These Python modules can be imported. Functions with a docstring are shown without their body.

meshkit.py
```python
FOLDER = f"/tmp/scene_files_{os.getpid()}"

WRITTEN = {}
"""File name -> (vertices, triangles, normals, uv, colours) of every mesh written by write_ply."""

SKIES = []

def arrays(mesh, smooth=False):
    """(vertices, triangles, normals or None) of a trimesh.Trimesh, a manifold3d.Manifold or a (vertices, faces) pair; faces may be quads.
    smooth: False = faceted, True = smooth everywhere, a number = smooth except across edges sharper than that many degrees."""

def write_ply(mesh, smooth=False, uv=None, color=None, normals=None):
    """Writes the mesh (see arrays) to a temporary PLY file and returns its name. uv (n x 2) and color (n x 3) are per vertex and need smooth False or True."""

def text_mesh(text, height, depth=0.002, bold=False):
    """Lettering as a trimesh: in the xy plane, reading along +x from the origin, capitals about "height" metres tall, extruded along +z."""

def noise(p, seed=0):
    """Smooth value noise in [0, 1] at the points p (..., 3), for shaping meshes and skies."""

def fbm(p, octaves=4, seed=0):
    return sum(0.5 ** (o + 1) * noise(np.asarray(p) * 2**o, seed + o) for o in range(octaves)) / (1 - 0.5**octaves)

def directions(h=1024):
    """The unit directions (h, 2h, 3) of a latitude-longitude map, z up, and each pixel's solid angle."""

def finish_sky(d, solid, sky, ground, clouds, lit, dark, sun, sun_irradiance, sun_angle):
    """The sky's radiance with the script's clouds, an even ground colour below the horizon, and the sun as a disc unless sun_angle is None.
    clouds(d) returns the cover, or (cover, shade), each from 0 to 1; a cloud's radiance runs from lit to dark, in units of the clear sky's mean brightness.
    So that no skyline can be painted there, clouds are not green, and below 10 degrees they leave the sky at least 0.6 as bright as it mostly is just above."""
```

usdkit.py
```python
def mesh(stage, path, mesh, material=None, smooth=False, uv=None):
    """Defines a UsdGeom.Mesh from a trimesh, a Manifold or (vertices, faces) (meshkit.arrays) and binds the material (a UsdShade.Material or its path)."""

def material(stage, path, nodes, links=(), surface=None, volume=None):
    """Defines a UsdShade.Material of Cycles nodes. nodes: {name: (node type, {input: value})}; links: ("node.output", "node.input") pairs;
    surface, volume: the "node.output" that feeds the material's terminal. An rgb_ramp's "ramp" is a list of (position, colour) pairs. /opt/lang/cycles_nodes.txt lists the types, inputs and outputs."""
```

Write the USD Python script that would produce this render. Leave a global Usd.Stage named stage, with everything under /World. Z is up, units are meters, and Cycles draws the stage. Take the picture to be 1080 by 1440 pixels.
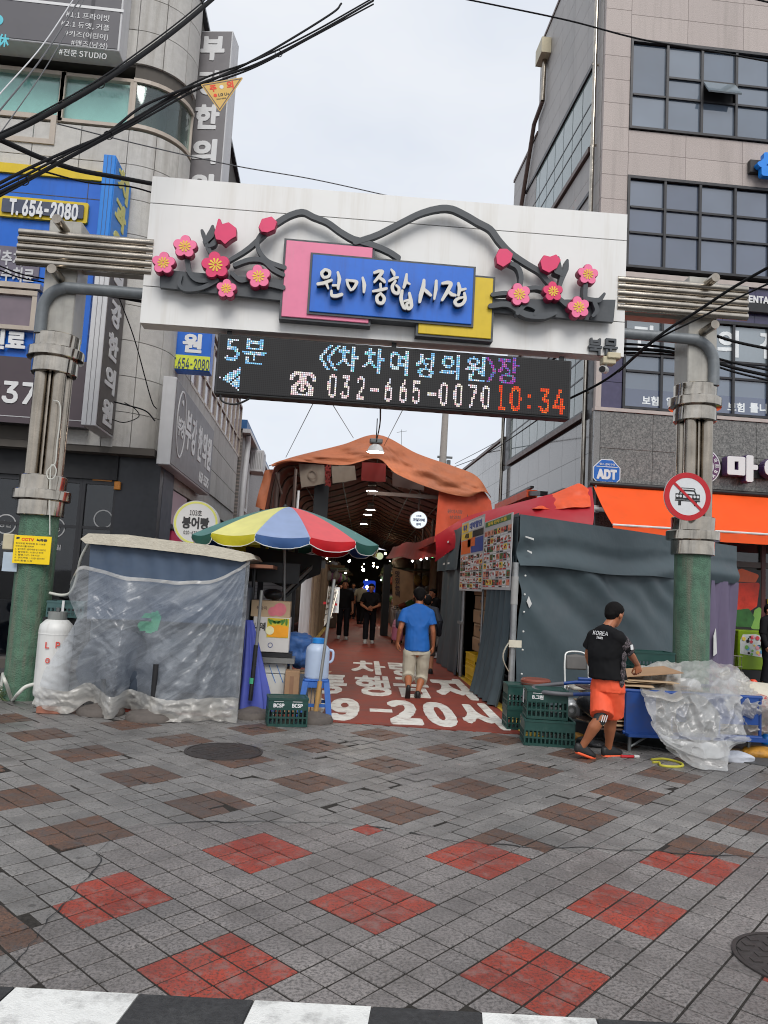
import math, random, glob, numpy as np, trimesh, usdkit, meshkit
from pxr import Usd, UsdGeom, UsdLux, UsdShade, Sdf, Gf, Vt
from manifold3d import Manifold
from shapely.geometry import Polygon, box as sbox, Point
from shapely import affinity, union_all, box as vbox
from PIL import Image, ImageDraw, ImageFont
stage = Usd.Stage.CreateInMemory()
UsdGeom.SetStageUpAxis(stage, 'Z')
UsdGeom.Xform.Define(stage, '/World'); UsdGeom.Scope.Define(stage, '/World/Looks')
# ---------------------------------------------------------------- camera, sky, sun
EXPOSURE = 0.4
YAW, PITCH, ROLL, EYE = math.radians(-4.4), math.radians(5.55), 0.055, 1.65
_f = np.array([-math.sin(YAW)*math.cos(PITCH), math.cos(YAW)*math.cos(PITCH), math.sin(PITCH)])
_r0 = np.array([math.cos(YAW), math.sin(YAW), 0.0]); _u0 = np.cross(_r0, _f)
_u = math.cos(ROLL)*_u0 - math.sin(ROLL)*_r0; _r = math.cos(ROLL)*_r0 + math.sin(ROLL)*_u0
_c = np.array([0, 0, EYE])
cam = UsdGeom.Camera.Define(stage, '/World/camera')
cam.AddTransformOp().Set(Gf.Matrix4d(*_r, 0, *_u, 0, *(-_f), 0, *_c, 1))
cam.CreateHorizontalApertureAttr(36.0); cam.CreateVerticalApertureAttr(48.0); cam.CreateFocalLengthAttr(36.0)
cam.CreateClippingRangeAttr((0.05, 2000)); cam.CreateExposureAttr(EXPOSURE)
SUN_EL, SUN_AZ = math.radians(46), math.radians(175)
_sd = np.array([math.cos(SUN_EL)*math.sin(SUN_AZ), math.cos(SUN_EL)*math.cos(SUN_AZ), math.sin(SUN_EL)])
dome = UsdLux.DomeLight.Define(stage, '/World/sky')
sky_mat = usdkit.material(stage, '/World/Looks/sky', {
    'sky': ('sky_texture', {'sky_type': 'single_scattering', 'sun_disc': False, 'sun_elevation': SUN_EL, 'sun_rotation': SUN_AZ, 'air_density': 1.0, 'aerosol_density': 3.0}),
    'tc': ('texture_coordinate', {}),
    'map': ('mapping', {'scale': (1, 1, 2.2)}),
    'n': ('noise_texture', {'scale': 2.1, 'detail': 5, 'roughness': 0.55}),
    'cl': ('rgb_ramp', {'ramp': [(0.25, (5.7, 6.15, 6.9)), (0.5, (6.6, 6.9, 7.4)), (0.75, (7.4, 7.55, 7.8))]}),
    'mx': ('mix_color', {'fac': 0.9, 'use_clamp': False}),
    'bg': ('background_shader', {'strength': 0.1})},
    [('tc.generated', 'map.vector'), ('map.vector', 'n.vector'), ('n.fac', 'cl.fac'), ('sky.color', 'mx.a'), ('cl.color', 'mx.b'), ('mx.result', 'bg.color')], surface='bg.background')
UsdShade.MaterialBindingAPI.Apply(dome.GetPrim()).Bind(sky_mat)
sun = UsdLux.DistantLight.Define(stage, '/World/sun')
sun.CreateNormalizeAttr(True); sun.CreateIntensityAttr(0.4); sun.CreateAngleAttr(30.0); sun.CreateColorAttr(Gf.Vec3f(1, 0.97, 0.93))
_z = _sd; _x = np.cross([0, 0, 1.0], _z); _x /= np.linalg.norm(_x); _y = np.cross(_z, _x)
sun.AddTransformOp().Set(Gf.Matrix4d(*_x, 0, *_y, 0, *_z, 0, 0, 0, 30, 1))

# ---------------------------------------------------------------- measuring: where a sight line meets the ground or a wall
def _d(px, py): return _f + _r*(px-540)/1080. - _u*(py-720)/1080.
def gnd(px, py, z=0.0): v = _d(px, py); return _c + v*(z-EYE)/v[2]
def at_y(px, py, y): v = _d(px, py); return _c + v*y/v[1]
def at_x(px, py, x): v = _d(px, py); return _c + v*x/v[0]
def at_d(px, py, y): return at_y(px, py, y)

# ---------------------------------------------------------------- materials
MATS = {}
def mat(name, color, rough=0.6, metal=0.0, var=0.12, scale=6.0, bump=0.0, bscale=40.0, dirt=None, dirt_refl_amt=0.35, dscale=1.3, streak=False, spec=0.5, alpha=None, aniso=None, coat=0, sheen=0, extra=None, transl=0, stain=None):
    """a procedural surface: base colour with noise, optional stains (dirt) and streaks (on the steel they are painted reflections), fine bump"""
    if name in MATS: return MATS[name]
    c = np.array(color, float)
    lo, hi = np.clip(c*(1-var), 0, 1), np.clip(c*(1+var), 0, 1)
    N = {'tc': ('geometry', {}), 'n': ('noise_texture', {'scale': scale, 'detail': 6, 'roughness': 0.65}),
         'rp': ('rgb_ramp', {'ramp': [(0.3, tuple(lo)), (0.7, tuple(hi))]}),
         'p': ('principled_bsdf', {'metallic': metal, 'specular_ior_level': spec, 'roughness': rough, 'coat_weight': coat, 'sheen_weight': sheen})}
    L = [('tc.position', 'n.vector'), ('n.fac', 'rp.fac')]
    last = 'rp.color'
    if dirt is not None:
        N['dm'] = ('mapping', {'scale': (dscale*4, dscale*4, dscale*0.25) if streak else (dscale, dscale, dscale)})
        N['dn'] = ('noise_texture', {'scale': 1.0, 'detail': 7, 'roughness': 0.7})
        N['dr'] = ('map_range', {'from_min': 0.5, 'from_max': 0.72, 'to_min': 0.0, 'to_max': dirt_refl_amt, 'clamp': True})
        N['dx'] = ('mix_color', {'b': tuple(dirt)})
        L += [('tc.position', 'dm.vector'), ('dm.vector', 'dn.vector'), ('dn.fac', 'dr.value'), ('dr.result', 'dx.fac'), (last, 'dx.a')]
        last = 'dx.result'
    L.append((last, 'p.base_color'))
    N['rr'] = ('map_range', {'from_min': 0.3, 'from_max': 0.7, 'to_min': max(rough-0.08, 0.03), 'to_max': min(rough+0.08, 1)})
    L += [('n.fac', 'rr.value'), ('rr.result', 'p.roughness')]
    if bump:
        N['bn'] = ('noise_texture', {'scale': bscale, 'detail': 4, 'roughness': 0.6}); N['b'] = ('bump', {'strength': bump, 'distance': 0.02})
        L += [('tc.position', 'bn.vector'), ('bn.fac', 'b.height'), ('b.normal', 'p.normal')]
    surf = 'p.BSDF'
    if transl:
        N['tr'] = ('translucent_bsdf', {}); N['tm'] = ('mix_closure', {'fac': transl})
        L += [(last, 'tr.color'), ('p.BSDF', 'tm.closure1'), ('tr.BSDF', 'tm.closure2')]; surf = 'tm.closure'
    if alpha is not None:
        N['p'][1]['alpha'] = alpha
    MATS[name] = usdkit.material(stage, '/World/Looks/' + name, N, L, surface=surf)
    return MATS[name]
def emit(name, color, strength):
    if name not in MATS:
        MATS[name] = usdkit.material(stage, '/World/Looks/'+name, {'e': ('emission', {'color': color, 'strength': strength})}, [], surface='e.emission')
    return MATS[name]
def srgb(r, g, b): 
    c = np.array([r, g, b])/255.
    return tuple(np.where(c <= 0.04045, c/12.92, ((c+0.055)/1.055)**2.4))
def glass(name, tint=(0.35, 0.45, 0.45), refl=0.9, clear=0.55):
    """window pane: transparent, with a clear reflection that grows towards grazing view"""
    if name not in MATS:
        MATS[name] = usdkit.material(stage, '/World/Looks/'+name, {'f': ('layer_weight', {'blend': 0.5}), 'pw': ('math', {'math_type': 'power', 'value2': 4.0}), 'ma': ('math', {'math_type': 'multiply_add', 'value2': 0.8, 'value3': 0.07}), 't': ('transparent_bsdf', {'color': tint}), 'g': ('glossy_bsdf', {'color': (refl,)*3, 'roughness': 0.03, 'normal': (0, 0, 0)}), 'm': ('mix_closure', {}),
            'geo': ('geometry', {}), 'n': ('noise_texture', {'scale': 0.9, 'detail': 2}), 'b': ('bump', {'strength': 0.12, 'distance': 0.03})},
            [('f.facing', 'pw.value1'), ('pw.value', 'ma.value1'), ('geo.position', 'n.vector'), ('n.fac', 'b.height'), ('b.normal', 'g.normal'), ('ma.value', 'm.fac'), ('t.BSDF', 'm.closure1'), ('g.BSDF', 'm.closure2')], surface='m.closure')
    return MATS[name]

# ---------------------------------------------------------------- prims
COUNT, ORIGIN = {}, {}
def numbered(parent, name):
    k = (parent, name); n = COUNT.get(k, 0); COUNT[k] = n+1
    return name if n == 0 else f'{name}_{n:03d}'
def tagp(p, label=None, cat=None, group=None, kind=None):
    for k, v in (('label', label), ('category', cat), ('group', group), ('kind', kind)):
        if v: p.SetCustomDataByKey(k, v)
def thing(name, label, cat, loc=(0, 0, 0), rotz=0.0, group=None, kind=None):
    """an Xform at the thing's base; its parts are added with part() in world coordinates (rotz 0) or local ones"""
    path = '/World/' + numbered('/World', name)
    x = UsdGeom.Xform.Define(stage, path); x.AddTranslateOp().Set(Gf.Vec3d(*map(float, loc)))
    if rotz: x.AddRotateZOp().Set(float(rotz))
    ORIGIN[path] = np.array(loc, float) if not rotz else None
    tagp(x.GetPrim(), label, cat, group, kind)
    return path
def setting(name): return thing(name, None, None, kind='structure')
def part(parent, name, mesh, m, smooth=False, label=None, local=False, kind=None):
    path = parent + '/' + numbered(parent, name)
    mesh = tri(mesh)
    o = ORIGIN.get(parent)
    if not local and o is not None and np.any(o): mesh = mesh.copy(); mesh.apply_translation(-o)
    usdkit.mesh(stage, path, mesh, m, smooth=smooth)
    ORIGIN[path] = None if (local or o is None) else o
    p = stage.GetPrimAtPath(path); tagp(p, label, kind=kind)
    return path
def grp(parent, name, label=None):
    """a part that only holds sub-parts"""
    path = parent + '/' + numbered(parent, name); UsdGeom.Xform.Define(stage, path); ORIGIN[path] = ORIGIN[parent]
    tagp(stage.GetPrimAtPath(path), label); return path
def single(name, mesh, m, label, cat, group=None, smooth=False, kind=None):
    """a thing that is one mesh, with its origin at its base"""
    mesh = tri(mesh); b = mesh.bounds; o = np.array([(b[0, 0]+b[1, 0])/2, (b[0, 1]+b[1, 1])/2, b[0, 2]])
    path = '/World/' + numbered('/World', name)
    mesh = mesh.copy(); mesh.apply_translation(-o)
    g = usdkit.mesh(stage, path, mesh, m, smooth=smooth); UsdGeom.Xformable(g).AddTranslateOp().Set(Gf.Vec3d(*o))
    ORIGIN[path] = o
    tagp(g.GetPrim(), label, cat, group, kind); return path
def copy_of(path, loc, rotz=0.0, label=None, group=None, cat=None):
    src = stage.GetPrimAtPath(path); name = path.rsplit('/', 1)[1].rstrip('0123456789').rstrip('_')
    new = '/World/' + numbered('/World', name)
    x = UsdGeom.Xform.Define(stage, new)
    x.GetPrim().GetReferences().AddInternalReference(path)
    x.ClearXformOpOrder(); x.AddTranslateOp().Set(Gf.Vec3d(*map(float, loc))); x.AddRotateZOp().Set(float(rotz))
    x.GetPrim().SetInstanceable(True)
    was = src.GetCustomData(); tagp(x.GetPrim(), label or was.get('label'), cat or was.get('category'), group or was.get('group')); return new

# ---------------------------------------------------------------- mesh helpers
def tri(m):
    if isinstance(m, (list, tuple)) and len(m) and isinstance(m[0], trimesh.Trimesh): return trimesh.util.concatenate(list(m))
    if hasattr(m, 'to_mesh'):
        q = m.to_mesh(); return trimesh.Trimesh(q.vert_properties[:, :3], q.tri_verts, process=False)
    if isinstance(m, (list, tuple)): 
        v, f = m; f = np.asarray(f)
        if f.shape[1] == 4: f = np.vstack([f[:, [0, 1, 2]], f[:, [0, 2, 3]]])
        return trimesh.Trimesh(np.asarray(v, float), f, process=False)
    return m
cat_ = trimesh.util.concatenate
def bx(x0, x1, y0, y1, z0, z1, bev=0.0):
    """axis-aligned box between two corners, optionally with chamfered edges"""
    x0, x1, y0, y1, z0, z1 = min(x0, x1), max(x0, x1), min(y0, y1), max(y0, y1), min(z0, z1), max(z0, z1)
    if bev:
        b = min(bev, (x1-x0)/2.1, (y1-y0)/2.1, (z1-z0)/2.1)
        P = []
        for X, Xb in ((x0, b), (x1, -b)):
            for Y, Yb in ((y0, b), (y1, -b)):
                for Z, Zb in ((z0, b), (z1, -b)):
                    P += [(X, Y+Yb, Z+Zb), (X+Xb, Y, Z+Zb), (X+Xb, Y+Yb, Z)]
        return tri(Manifold.hull_points(np.array(P)))
    v = np.array([(x, y, z) for x in (x0, x1) for y in (y0, y1) for z in (z0, z1)])
    f = np.array([(0, 1, 3, 2), (4, 6, 7, 5), (0, 4, 5, 1), (2, 3, 7, 6), (0, 2, 6, 4), (1, 5, 7, 3)])
    return tri((v, f))
def bar(p, q, w, h=None, up=(0, 0, 1)):
    """square bar from p to q"""
    p, q = np.asarray(p, float), np.asarray(q, float); h = h or w
    d = q-p; n = np.linalg.norm(d); d = d/n; up = np.asarray(up, float)
    if abs(d @ up) > 0.98: up = np.array([1.0, 0, 0])
    s = np.cross(d, up); s /= np.linalg.norm(s); t = np.cross(s, d)
    m = bx(-w/2, w/2, 0, n, -h/2, h/2)
    m.apply_transform(np.vstack([np.c_[s, d, t, p], [0, 0, 0, 1]])); return m
def tube(pts, r, n=8, caps=True):
    pts = np.asarray(pts, float); k = len(pts); r = np.broadcast_to(np.asarray(r, float), (k,))
    d = np.gradient(pts, axis=0); d /= np.maximum(np.linalg.norm(d, axis=1, keepdims=True), 1e-9)
    ref = np.array([0, 0, 1.0]) if abs(d[0, 2]) < 0.9 else np.array([1.0, 0, 0])
    s = np.cross(d[0], ref); s /= np.linalg.norm(s); V = []; a = np.arange(n)/n*2*np.pi
    for i in range(k):
        s = s - d[i]*(s @ d[i]); s /= max(np.linalg.norm(s), 1e-9); t = np.cross(d[i], s)
        V.append(pts[i] + r[i]*(np.cos(a)[:, None]*s + np.sin(a)[:, None]*t))
    V = np.vstack(V); F = []
    for i in range(k-1):
        for j in range(n):
            a0, b0 = i*n+j, i*n+(j+1) % n; F += [(a0, b0, b0+n), (a0, b0+n, a0+n)]
    if caps:
        V = np.vstack([V, pts[0], pts[-1]]); c0, c1 = k*n, k*n+1
        for j in range(n): F += [(c0, (j+1) % n, j), (c1, (k-1)*n+j, (k-1)*n+(j+1) % n)]
    return trimesh.Trimesh(V, np.array(F), process=False)
def cyl(p, q, r, n=12): return tube([p, q], r, n)
def lathe(prof, n=24, center=(0, 0, 0)):
    """revolve (r, z) pairs"""
    prof = np.array(prof, float); a = np.arange(n)/n*2*np.pi; V = []
    for r, z in prof: V.append(np.c_[r*np.cos(a), r*np.sin(a), np.full(n, z)])
    V = np.vstack(V)+np.asarray(center); F = []
    for i in range(len(prof)-1):
        for j in range(n):
            a0, b0 = i*n+j, i*n+(j+1) % n; F += [(a0, b0, b0+n), (a0, b0+n, a0+n)]
    return trimesh.Trimesh(V, np.array(F), process=False)
def frame(mesh, o, x=(1, 0, 0), up=(0, 0, 1)):
    """lays a flat xy mesh on a plane: local x along x, local y along up, local z towards x cross up"""
    x = np.asarray(x, float)/np.linalg.norm(x); up = np.asarray(up, float); up = up-x*(up @ x); up /= np.linalg.norm(up)
    m = mesh.copy(); m.apply_transform(np.vstack([np.c_[x, up, np.cross(x, up), np.asarray(o, float)], [0, 0, 0, 1]])); return m
def extr(poly, depth):
    if isinstance(poly, (list, np.ndarray)): poly = Polygon(poly)
    gs = [g for g in getattr(poly, 'geoms', [poly]) if g.area > 1e-9 and g.geom_type == 'Polygon']
    return cat_([trimesh.creation.extrude_polygon(g, depth, engine='earcut') for g in gs])
def grid_mesh(P, thick=0.0):
    """P: (nu, nv, 3) points -> sheet, given a thickness along its normals"""
    P = np.asarray(P, float); nu, nv = P.shape[:2]
    i, j = np.meshgrid(np.arange(nu-1), np.arange(nv-1), indexing='ij'); a = (i*nv+j).ravel()
    F = np.vstack([np.c_[a, a+nv, a+nv+1], np.c_[a, a+nv+1, a+1]])
    m = trimesh.Trimesh(P.reshape(-1, 3), F, process=False)
    if thick:
        N = meshkit.arrays(m, True)[2]; V = np.vstack([P.reshape(-1, 3), P.reshape(-1, 3)-N*thick]); n = nu*nv
        edge = np.r_[np.arange(nv-1), np.arange(nu-1)*nv+nv-1, (nu-1)*nv+np.arange(nv-1, 0, -1), np.arange(nu-1, 0, -1)*nv]
        nx = np.roll(edge, -1); m = trimesh.Trimesh(V, np.vstack([F, F[:, ::-1]+n, np.c_[edge, nx+n, nx], np.c_[edge, edge+n, nx+n]]), process=False)
    return m
def spline(pts, n=8):
    """Catmull-Rom through the points"""
    p = np.asarray(pts, float); p = np.vstack([2*p[0]-p[1], p, 2*p[-1]-p[-2]]); out = []
    for i in range(1, len(p)-2):
        for t in np.linspace(0, 1, n, endpoint=False):
            out.append(0.5*(2*p[i]+(p[i+1]-p[i-1])*t+(2*p[i-1]-5*p[i]+4*p[i+1]-p[i+2])*t*t+(3*p[i]-p[i-1]-3*p[i+1]+p[i+2])*t**3))
    return np.array(out+[p[-2]])
FONTS = {k: glob.glob('/opt/blender-*/*/datafiles/fonts/'+v)[0] for k, v in (('k', 'Noto Sans CJK Regular.woff2'), ('i', 'Inter.woff2'), ('m', 'DejaVuSansMono.woff2'))}
GL, FACES = {}, {}
def face_(font, size):
    if (font, size) not in FACES: FACES[font, size] = ImageFont.truetype(FONTS[font], size)
    return FACES[font, size]
def glyphs(text, bold=0, font='k', size=64, simp=0.8):
    """outline of a line of lettering as a shapely shape, em = 1, baseline at y = 0"""
    key = (text, bold, font, size)
    if key not in GL:
        f = face_(font, size)
        x0, y0, x1, y1 = f.getbbox(text, anchor='ls', stroke_width=bold)
        im = Image.new('L', (x1-x0+8, y1-y0+8)); ImageDraw.Draw(im).text((4-x0, 4-y0), text, 255, font=f, anchor='ls', stroke_width=bold)
        on = np.pad(np.asarray(im) > 127, ((0, 0), (1, 1))).astype(np.int8)
        rows, st = np.nonzero(np.diff(on, axis=1) == 1); en = np.nonzero(np.diff(on, axis=1) == -1)[1]
        s = union_all(vbox(st, -rows-1, en, -rows)).buffer(0.6).buffer(-0.6).simplify(simp)
        GL[key] = affinity.affine_transform(s, [1/size, 0, 0, 1/size, 0, 0])
    return GL[key]
def txt(text, w=None, h=None, depth=0.004, bold=0, font='k', size=64, shear=0.0, simp=0.8):
    """lettering centred on the origin, scaled to width w and/or height h (ink box)"""
    s = glyphs(text, bold, font, size, simp); a, b, c, d = s.bounds
    s = affinity.translate(s, -(a+c)/2, -(b+d)/2)
    kx = (w/(c-a)) if w else None; ky = (h/(d-b)) if h else None
    kx, ky = kx or ky, ky or kx
    s = affinity.scale(s, kx, ky, origin=(0, 0))
    if shear: s = affinity.affine_transform(s, [1, shear, 0, 1, 0, 0])
    return extr(s, depth)
def noise1(a, seed=0): return meshkit.fbm(a, 4, seed)
# ================================================================ ground
RNG = random.Random(7); NP = np.random.default_rng(7)
M_asphalt = mat('asphalt', (0.055, 0.055, 0.057), 0.75, var=0.35, scale=90, bump=0.5, bscale=160, dirt=(0.10, 0.095, 0.09), dscale=0.6)
M_joint = mat('joint_sand', (0.034, 0.031, 0.028), 0.95, spec=0.1, var=0.4, scale=60, bump=0.4)
def speckle(name, c, dark, amt, rough=0.62, wear=None, wearc=(0.12, 0.115, 0.11), gum=False):
    """coarse granular paving: light paint or concrete over dark grains"""
    c = np.array(c)
    N = {'g': ('geometry', {}), 'v': ('noise_texture', {'scale': 62, 'detail': 3, 'roughness': 0.75}), 'm': ('map_range', {'from_min': 0.40+0.14*(1-amt), 'from_max': 0.62, 'to_min': 0, 'to_max': 1, 'clamp': True}),
         'big': ('noise_texture', {'scale': 0.55, 'detail': 6, 'roughness': 0.62}), 'br': ('rgb_ramp', {'ramp': [(0.32, (0.72,)*3), (0.5, (1.0,)*3), (0.7, (1.2,)*3)]}),
         'tn': ('noise_texture', {'scale': 3.1, 'detail': 4, 'roughness': 0.6}), 'tr': ('rgb_ramp', {'ramp': [(0.3, tuple(c*0.8)), (0.7, tuple(np.minimum(c*1.2, 1)))]}),
         'mx': ('mix_color', {'b': dark}), 'mu': ('mix_color', {'blend_type': 'multiply', 'fac': 1.0}), 'oi': ('object_info', {}),
         'b': ('bump', {'strength': 0.55, 'distance': 0.006}), 'rr': ('map_range', {'from_min': 0.35, 'from_max': 0.62, 'to_min': rough-0.30, 'to_max': rough+0.05, 'clamp': True}), 'p': ('principled_bsdf', {'specular_ior_level': 0.38})}
    L = [('g.position', 'v.vector'), ('g.position', 'big.vector'), ('g.position', 'tn.vector'), ('v.fac', 'm.value'), ('m.result', 'mx.fac'), ('tn.fac', 'tr.fac'), ('tr.color', 'mx.a'), ('big.fac', 'br.fac'), ('mx.result', 'mu.a'), ('br.color', 'mu.b'), ('v.fac', 'b.height'), ('b.normal', 'p.normal'), ('big.fac', 'rr.value'), ('rr.result', 'p.roughness')]
    last = 'mu.result'
    if wear:
        N['w'] = ('noise_texture', {'scale': 9, 'detail': 6, 'roughness': 0.75}); N['wr'] = ('map_range', {'from_min': wear, 'from_max': wear+0.14, 'to_min': 0, 'to_max': 0.85, 'clamp': True}); N['wx'] = ('mix_color', {'b': wearc})
        L += [('g.position', 'w.vector'), ('w.fac', 'wr.value'), ('wr.result', 'wx.fac'), (last, 'wx.a')]; last = 'wx.result'
    # wide dark stains, and old gum spots
    N['st'] = ('noise_texture', {'scale': 1.7, 'detail': 7, 'roughness': 0.68, 'distortion': 0.7}); N['sr'] = ('map_range', {'from_min': 0.50, 'from_max': 0.70, 'to_min': 0, 'to_max': 0.55, 'clamp': True}); N['sx'] = ('mix_color', {'b': (0.075, 0.068, 0.062)})
    L += [('g.position', 'st.vector'), ('st.fac', 'sr.value'), ('sr.result', 'sx.fac'), (last, 'sx.a')]; last = 'sx.result'
    if gum:
        N['gv'] = ('voronoi_texture', {'scale': 2.6, 'randomness': 1.0}); N['gr'] = ('map_range', {'from_min': 0.035, 'from_max': 0.06, 'to_min': 0.75, 'to_max': 0.0, 'clamp': True}); N['gx'] = ('mix_color', {'b': (0.06, 0.056, 0.053)})
        L += [('g.position', 'gv.vector'), ('gv.distance', 'gr.value'), ('gr.result', 'gx.fac'), (last, 'gx.a')]; last = 'gx.result'
    L.append((last, 'p.base_color'))
    MATS[name] = usdkit.material(stage, '/World/Looks/'+name, N, L, surface='p.BSDF'); return MATS[name]
M_grey_new = [speckle(f'stamped_grey_{i}', c, (0.085, 0.079, 0.075), 0.7, 0.55, gum=True) for i, c in enumerate([(0.212, 0.193, 0.185), (0.196, 0.179, 0.172), (0.226, 0.206, 0.197)])]
M_grey_old = [speckle(f'block_grey_{i}', c, (0.10, 0.096, 0.092), 0.3, 0.55, gum=True) for i, c in enumerate([(0.192, 0.182, 0.174), (0.176, 0.168, 0.161), (0.205, 0.195, 0.186)])]
M_red_new = [speckle(f'stamped_red_{i}', c, (0.10, 0.035, 0.028), 0.45, wear=0.50, wearc=(0.22, 0.12, 0.105)) for i, c in enumerate([(0.32, 0.046, 0.026), (0.28, 0.044, 0.028)])]
M_red_old = [speckle(f'block_brown_{i}', c, (0.05, 0.035, 0.03), 0.5, wear=0.5, wearc=(0.075, 0.07, 0.07)) for i, c in enumerate([(0.142, 0.074, 0.048), (0.118, 0.068, 0.048)])]
single('ground', bx(-400, 400, -400, 400, -0.4, -0.05), M_asphalt, None, None, kind='structure')
# paving: rows of square blocks turned 45 degrees, red blocks in 3 by 3 fields
A, B = np.array([0.71, 0.73])/6, np.array([0.66, -0.73])/6
O = np.array([0.38, 4.19])
crack = np.array([gnd(*p)[:2] for p in ((-140, 1520), (0, 1375), (60, 1310), (110, 1245), (150, 1192), (190, 1165), (300, 1156), (420, 1158), (520, 1162), (640, 1184), (760, 1191), (900, 1196), (1080, 1207), (1300, 1216))])
near_poly = Polygon(list(map(tuple, crack)) + [(6, 2.0), (-4, 2.0)])
road_y0 = 3.24
def edge_y(x): return 3.29 - 0.075*(x+1.13)           # where paving meets the roadway
tent_front = lambda x: 10.9 + 0.75*(x-2.85)
pave = setting('paving')
part(pave, 'joint_bed', extr([(-9, 2.9), (9, 2.9), (9, 13), (-9, 13)], 0.02).apply_translation((0, 0, -0.026)), M_joint)
red_poly = Polygon([(-2.4, 9.55), (0.2, 9.46), (2.62, 9.1), (2.78, 10.2), (2.95, 17), (5.5, 62), (1, 62), (-2.2, 13)])
tiles = []
for i in range(-60, 60):
    for j in range(-60, 60):
        c = O + A*i + B*j
        if not (-4.8 < c[0] < 6.6 and 3.0 < c[1] < 10.4): continue
        pc = Point(*c)
        new = near_poly.contains(pc)
        off = 0 if new else 2
        red = ((i-off+1) % 6) < 3 and ((j+1) % 6) < 3
        g = 0.0056 if new else 0.0058
        ea, eb = A/np.linalg.norm(A), B/np.linalg.norm(B)
        q = [c-A/2-B/2, c+A/2-B/2, c+A/2+B/2, c-A/2+B/2]
        if min(p[1]-edge_y(p[0]) for p in q) < -0.08 and max(p[1]-edge_y(p[0]) for p in q) < 0.02: continue
        poly = Polygon([tuple(p) for p in q]).buffer(-g, join_style=2)
        if poly.intersects(red_poly):
            poly = poly.difference(red_poly.buffer(0.01))
        cutr = Polygon([(-20, edge_y(-20)+0.012), (20, edge_y(20)+0.012), (20, 30), (-20, 30)])
        poly = poly.intersection(cutr)
        if poly.is_empty or poly.area < 0.002 or poly.geom_type != 'Polygon': continue
        dz = NP.normal(0, 0.0010 if new else 0.0022)
        tilt = NP.normal(0, 0.004 if new else 0.010, 2)
        if not new:
            poly = affinity.translate(affinity.rotate(poly, NP.normal(0, 0.5)), *NP.normal(0, 0.0012, 2))
            if NP.random() < 0.05: poly = poly.intersection(affinity.translate(poly, *NP.normal(0, 0.02, 2)))
            if poly.is_empty or poly.geom_type != 'Polygon': continue
        ring = np.array(poly.exterior.coords)[:-1]
        if Polygon(ring).exterior.is_ccw is False: ring = ring[::-1]
        n = len(ring); cen = ring.mean(0); bevel = 0.004
        inner = cen + (ring-cen)*(1-bevel/0.083)
        z = lambda p: dz + (p-cen) @ tilt
        V = np.vstack([np.c_[ring, [-0.022]*n], np.c_[ring, z(ring)-0.004], np.c_[inner, z(inner)]])
        F = []
        for k in range(n):
            k2 = (k+1) % n
            F += [(k, k2, n+k2), (k, n+k2, n+k), (n+k, n+k2, 2*n+k2), (n+k, 2*n+k2, 2*n+k)]
        F += [(2*n, 2*n+k, 2*n+k+1) for k in range(1, n-1)]
        tiles.append((np.linalg.norm(c), trimesh.Trimesh(V, np.array(F), process=False), new, red, c))
tiles.sort(key=lambda t: t[0])
rest = {}
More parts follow.
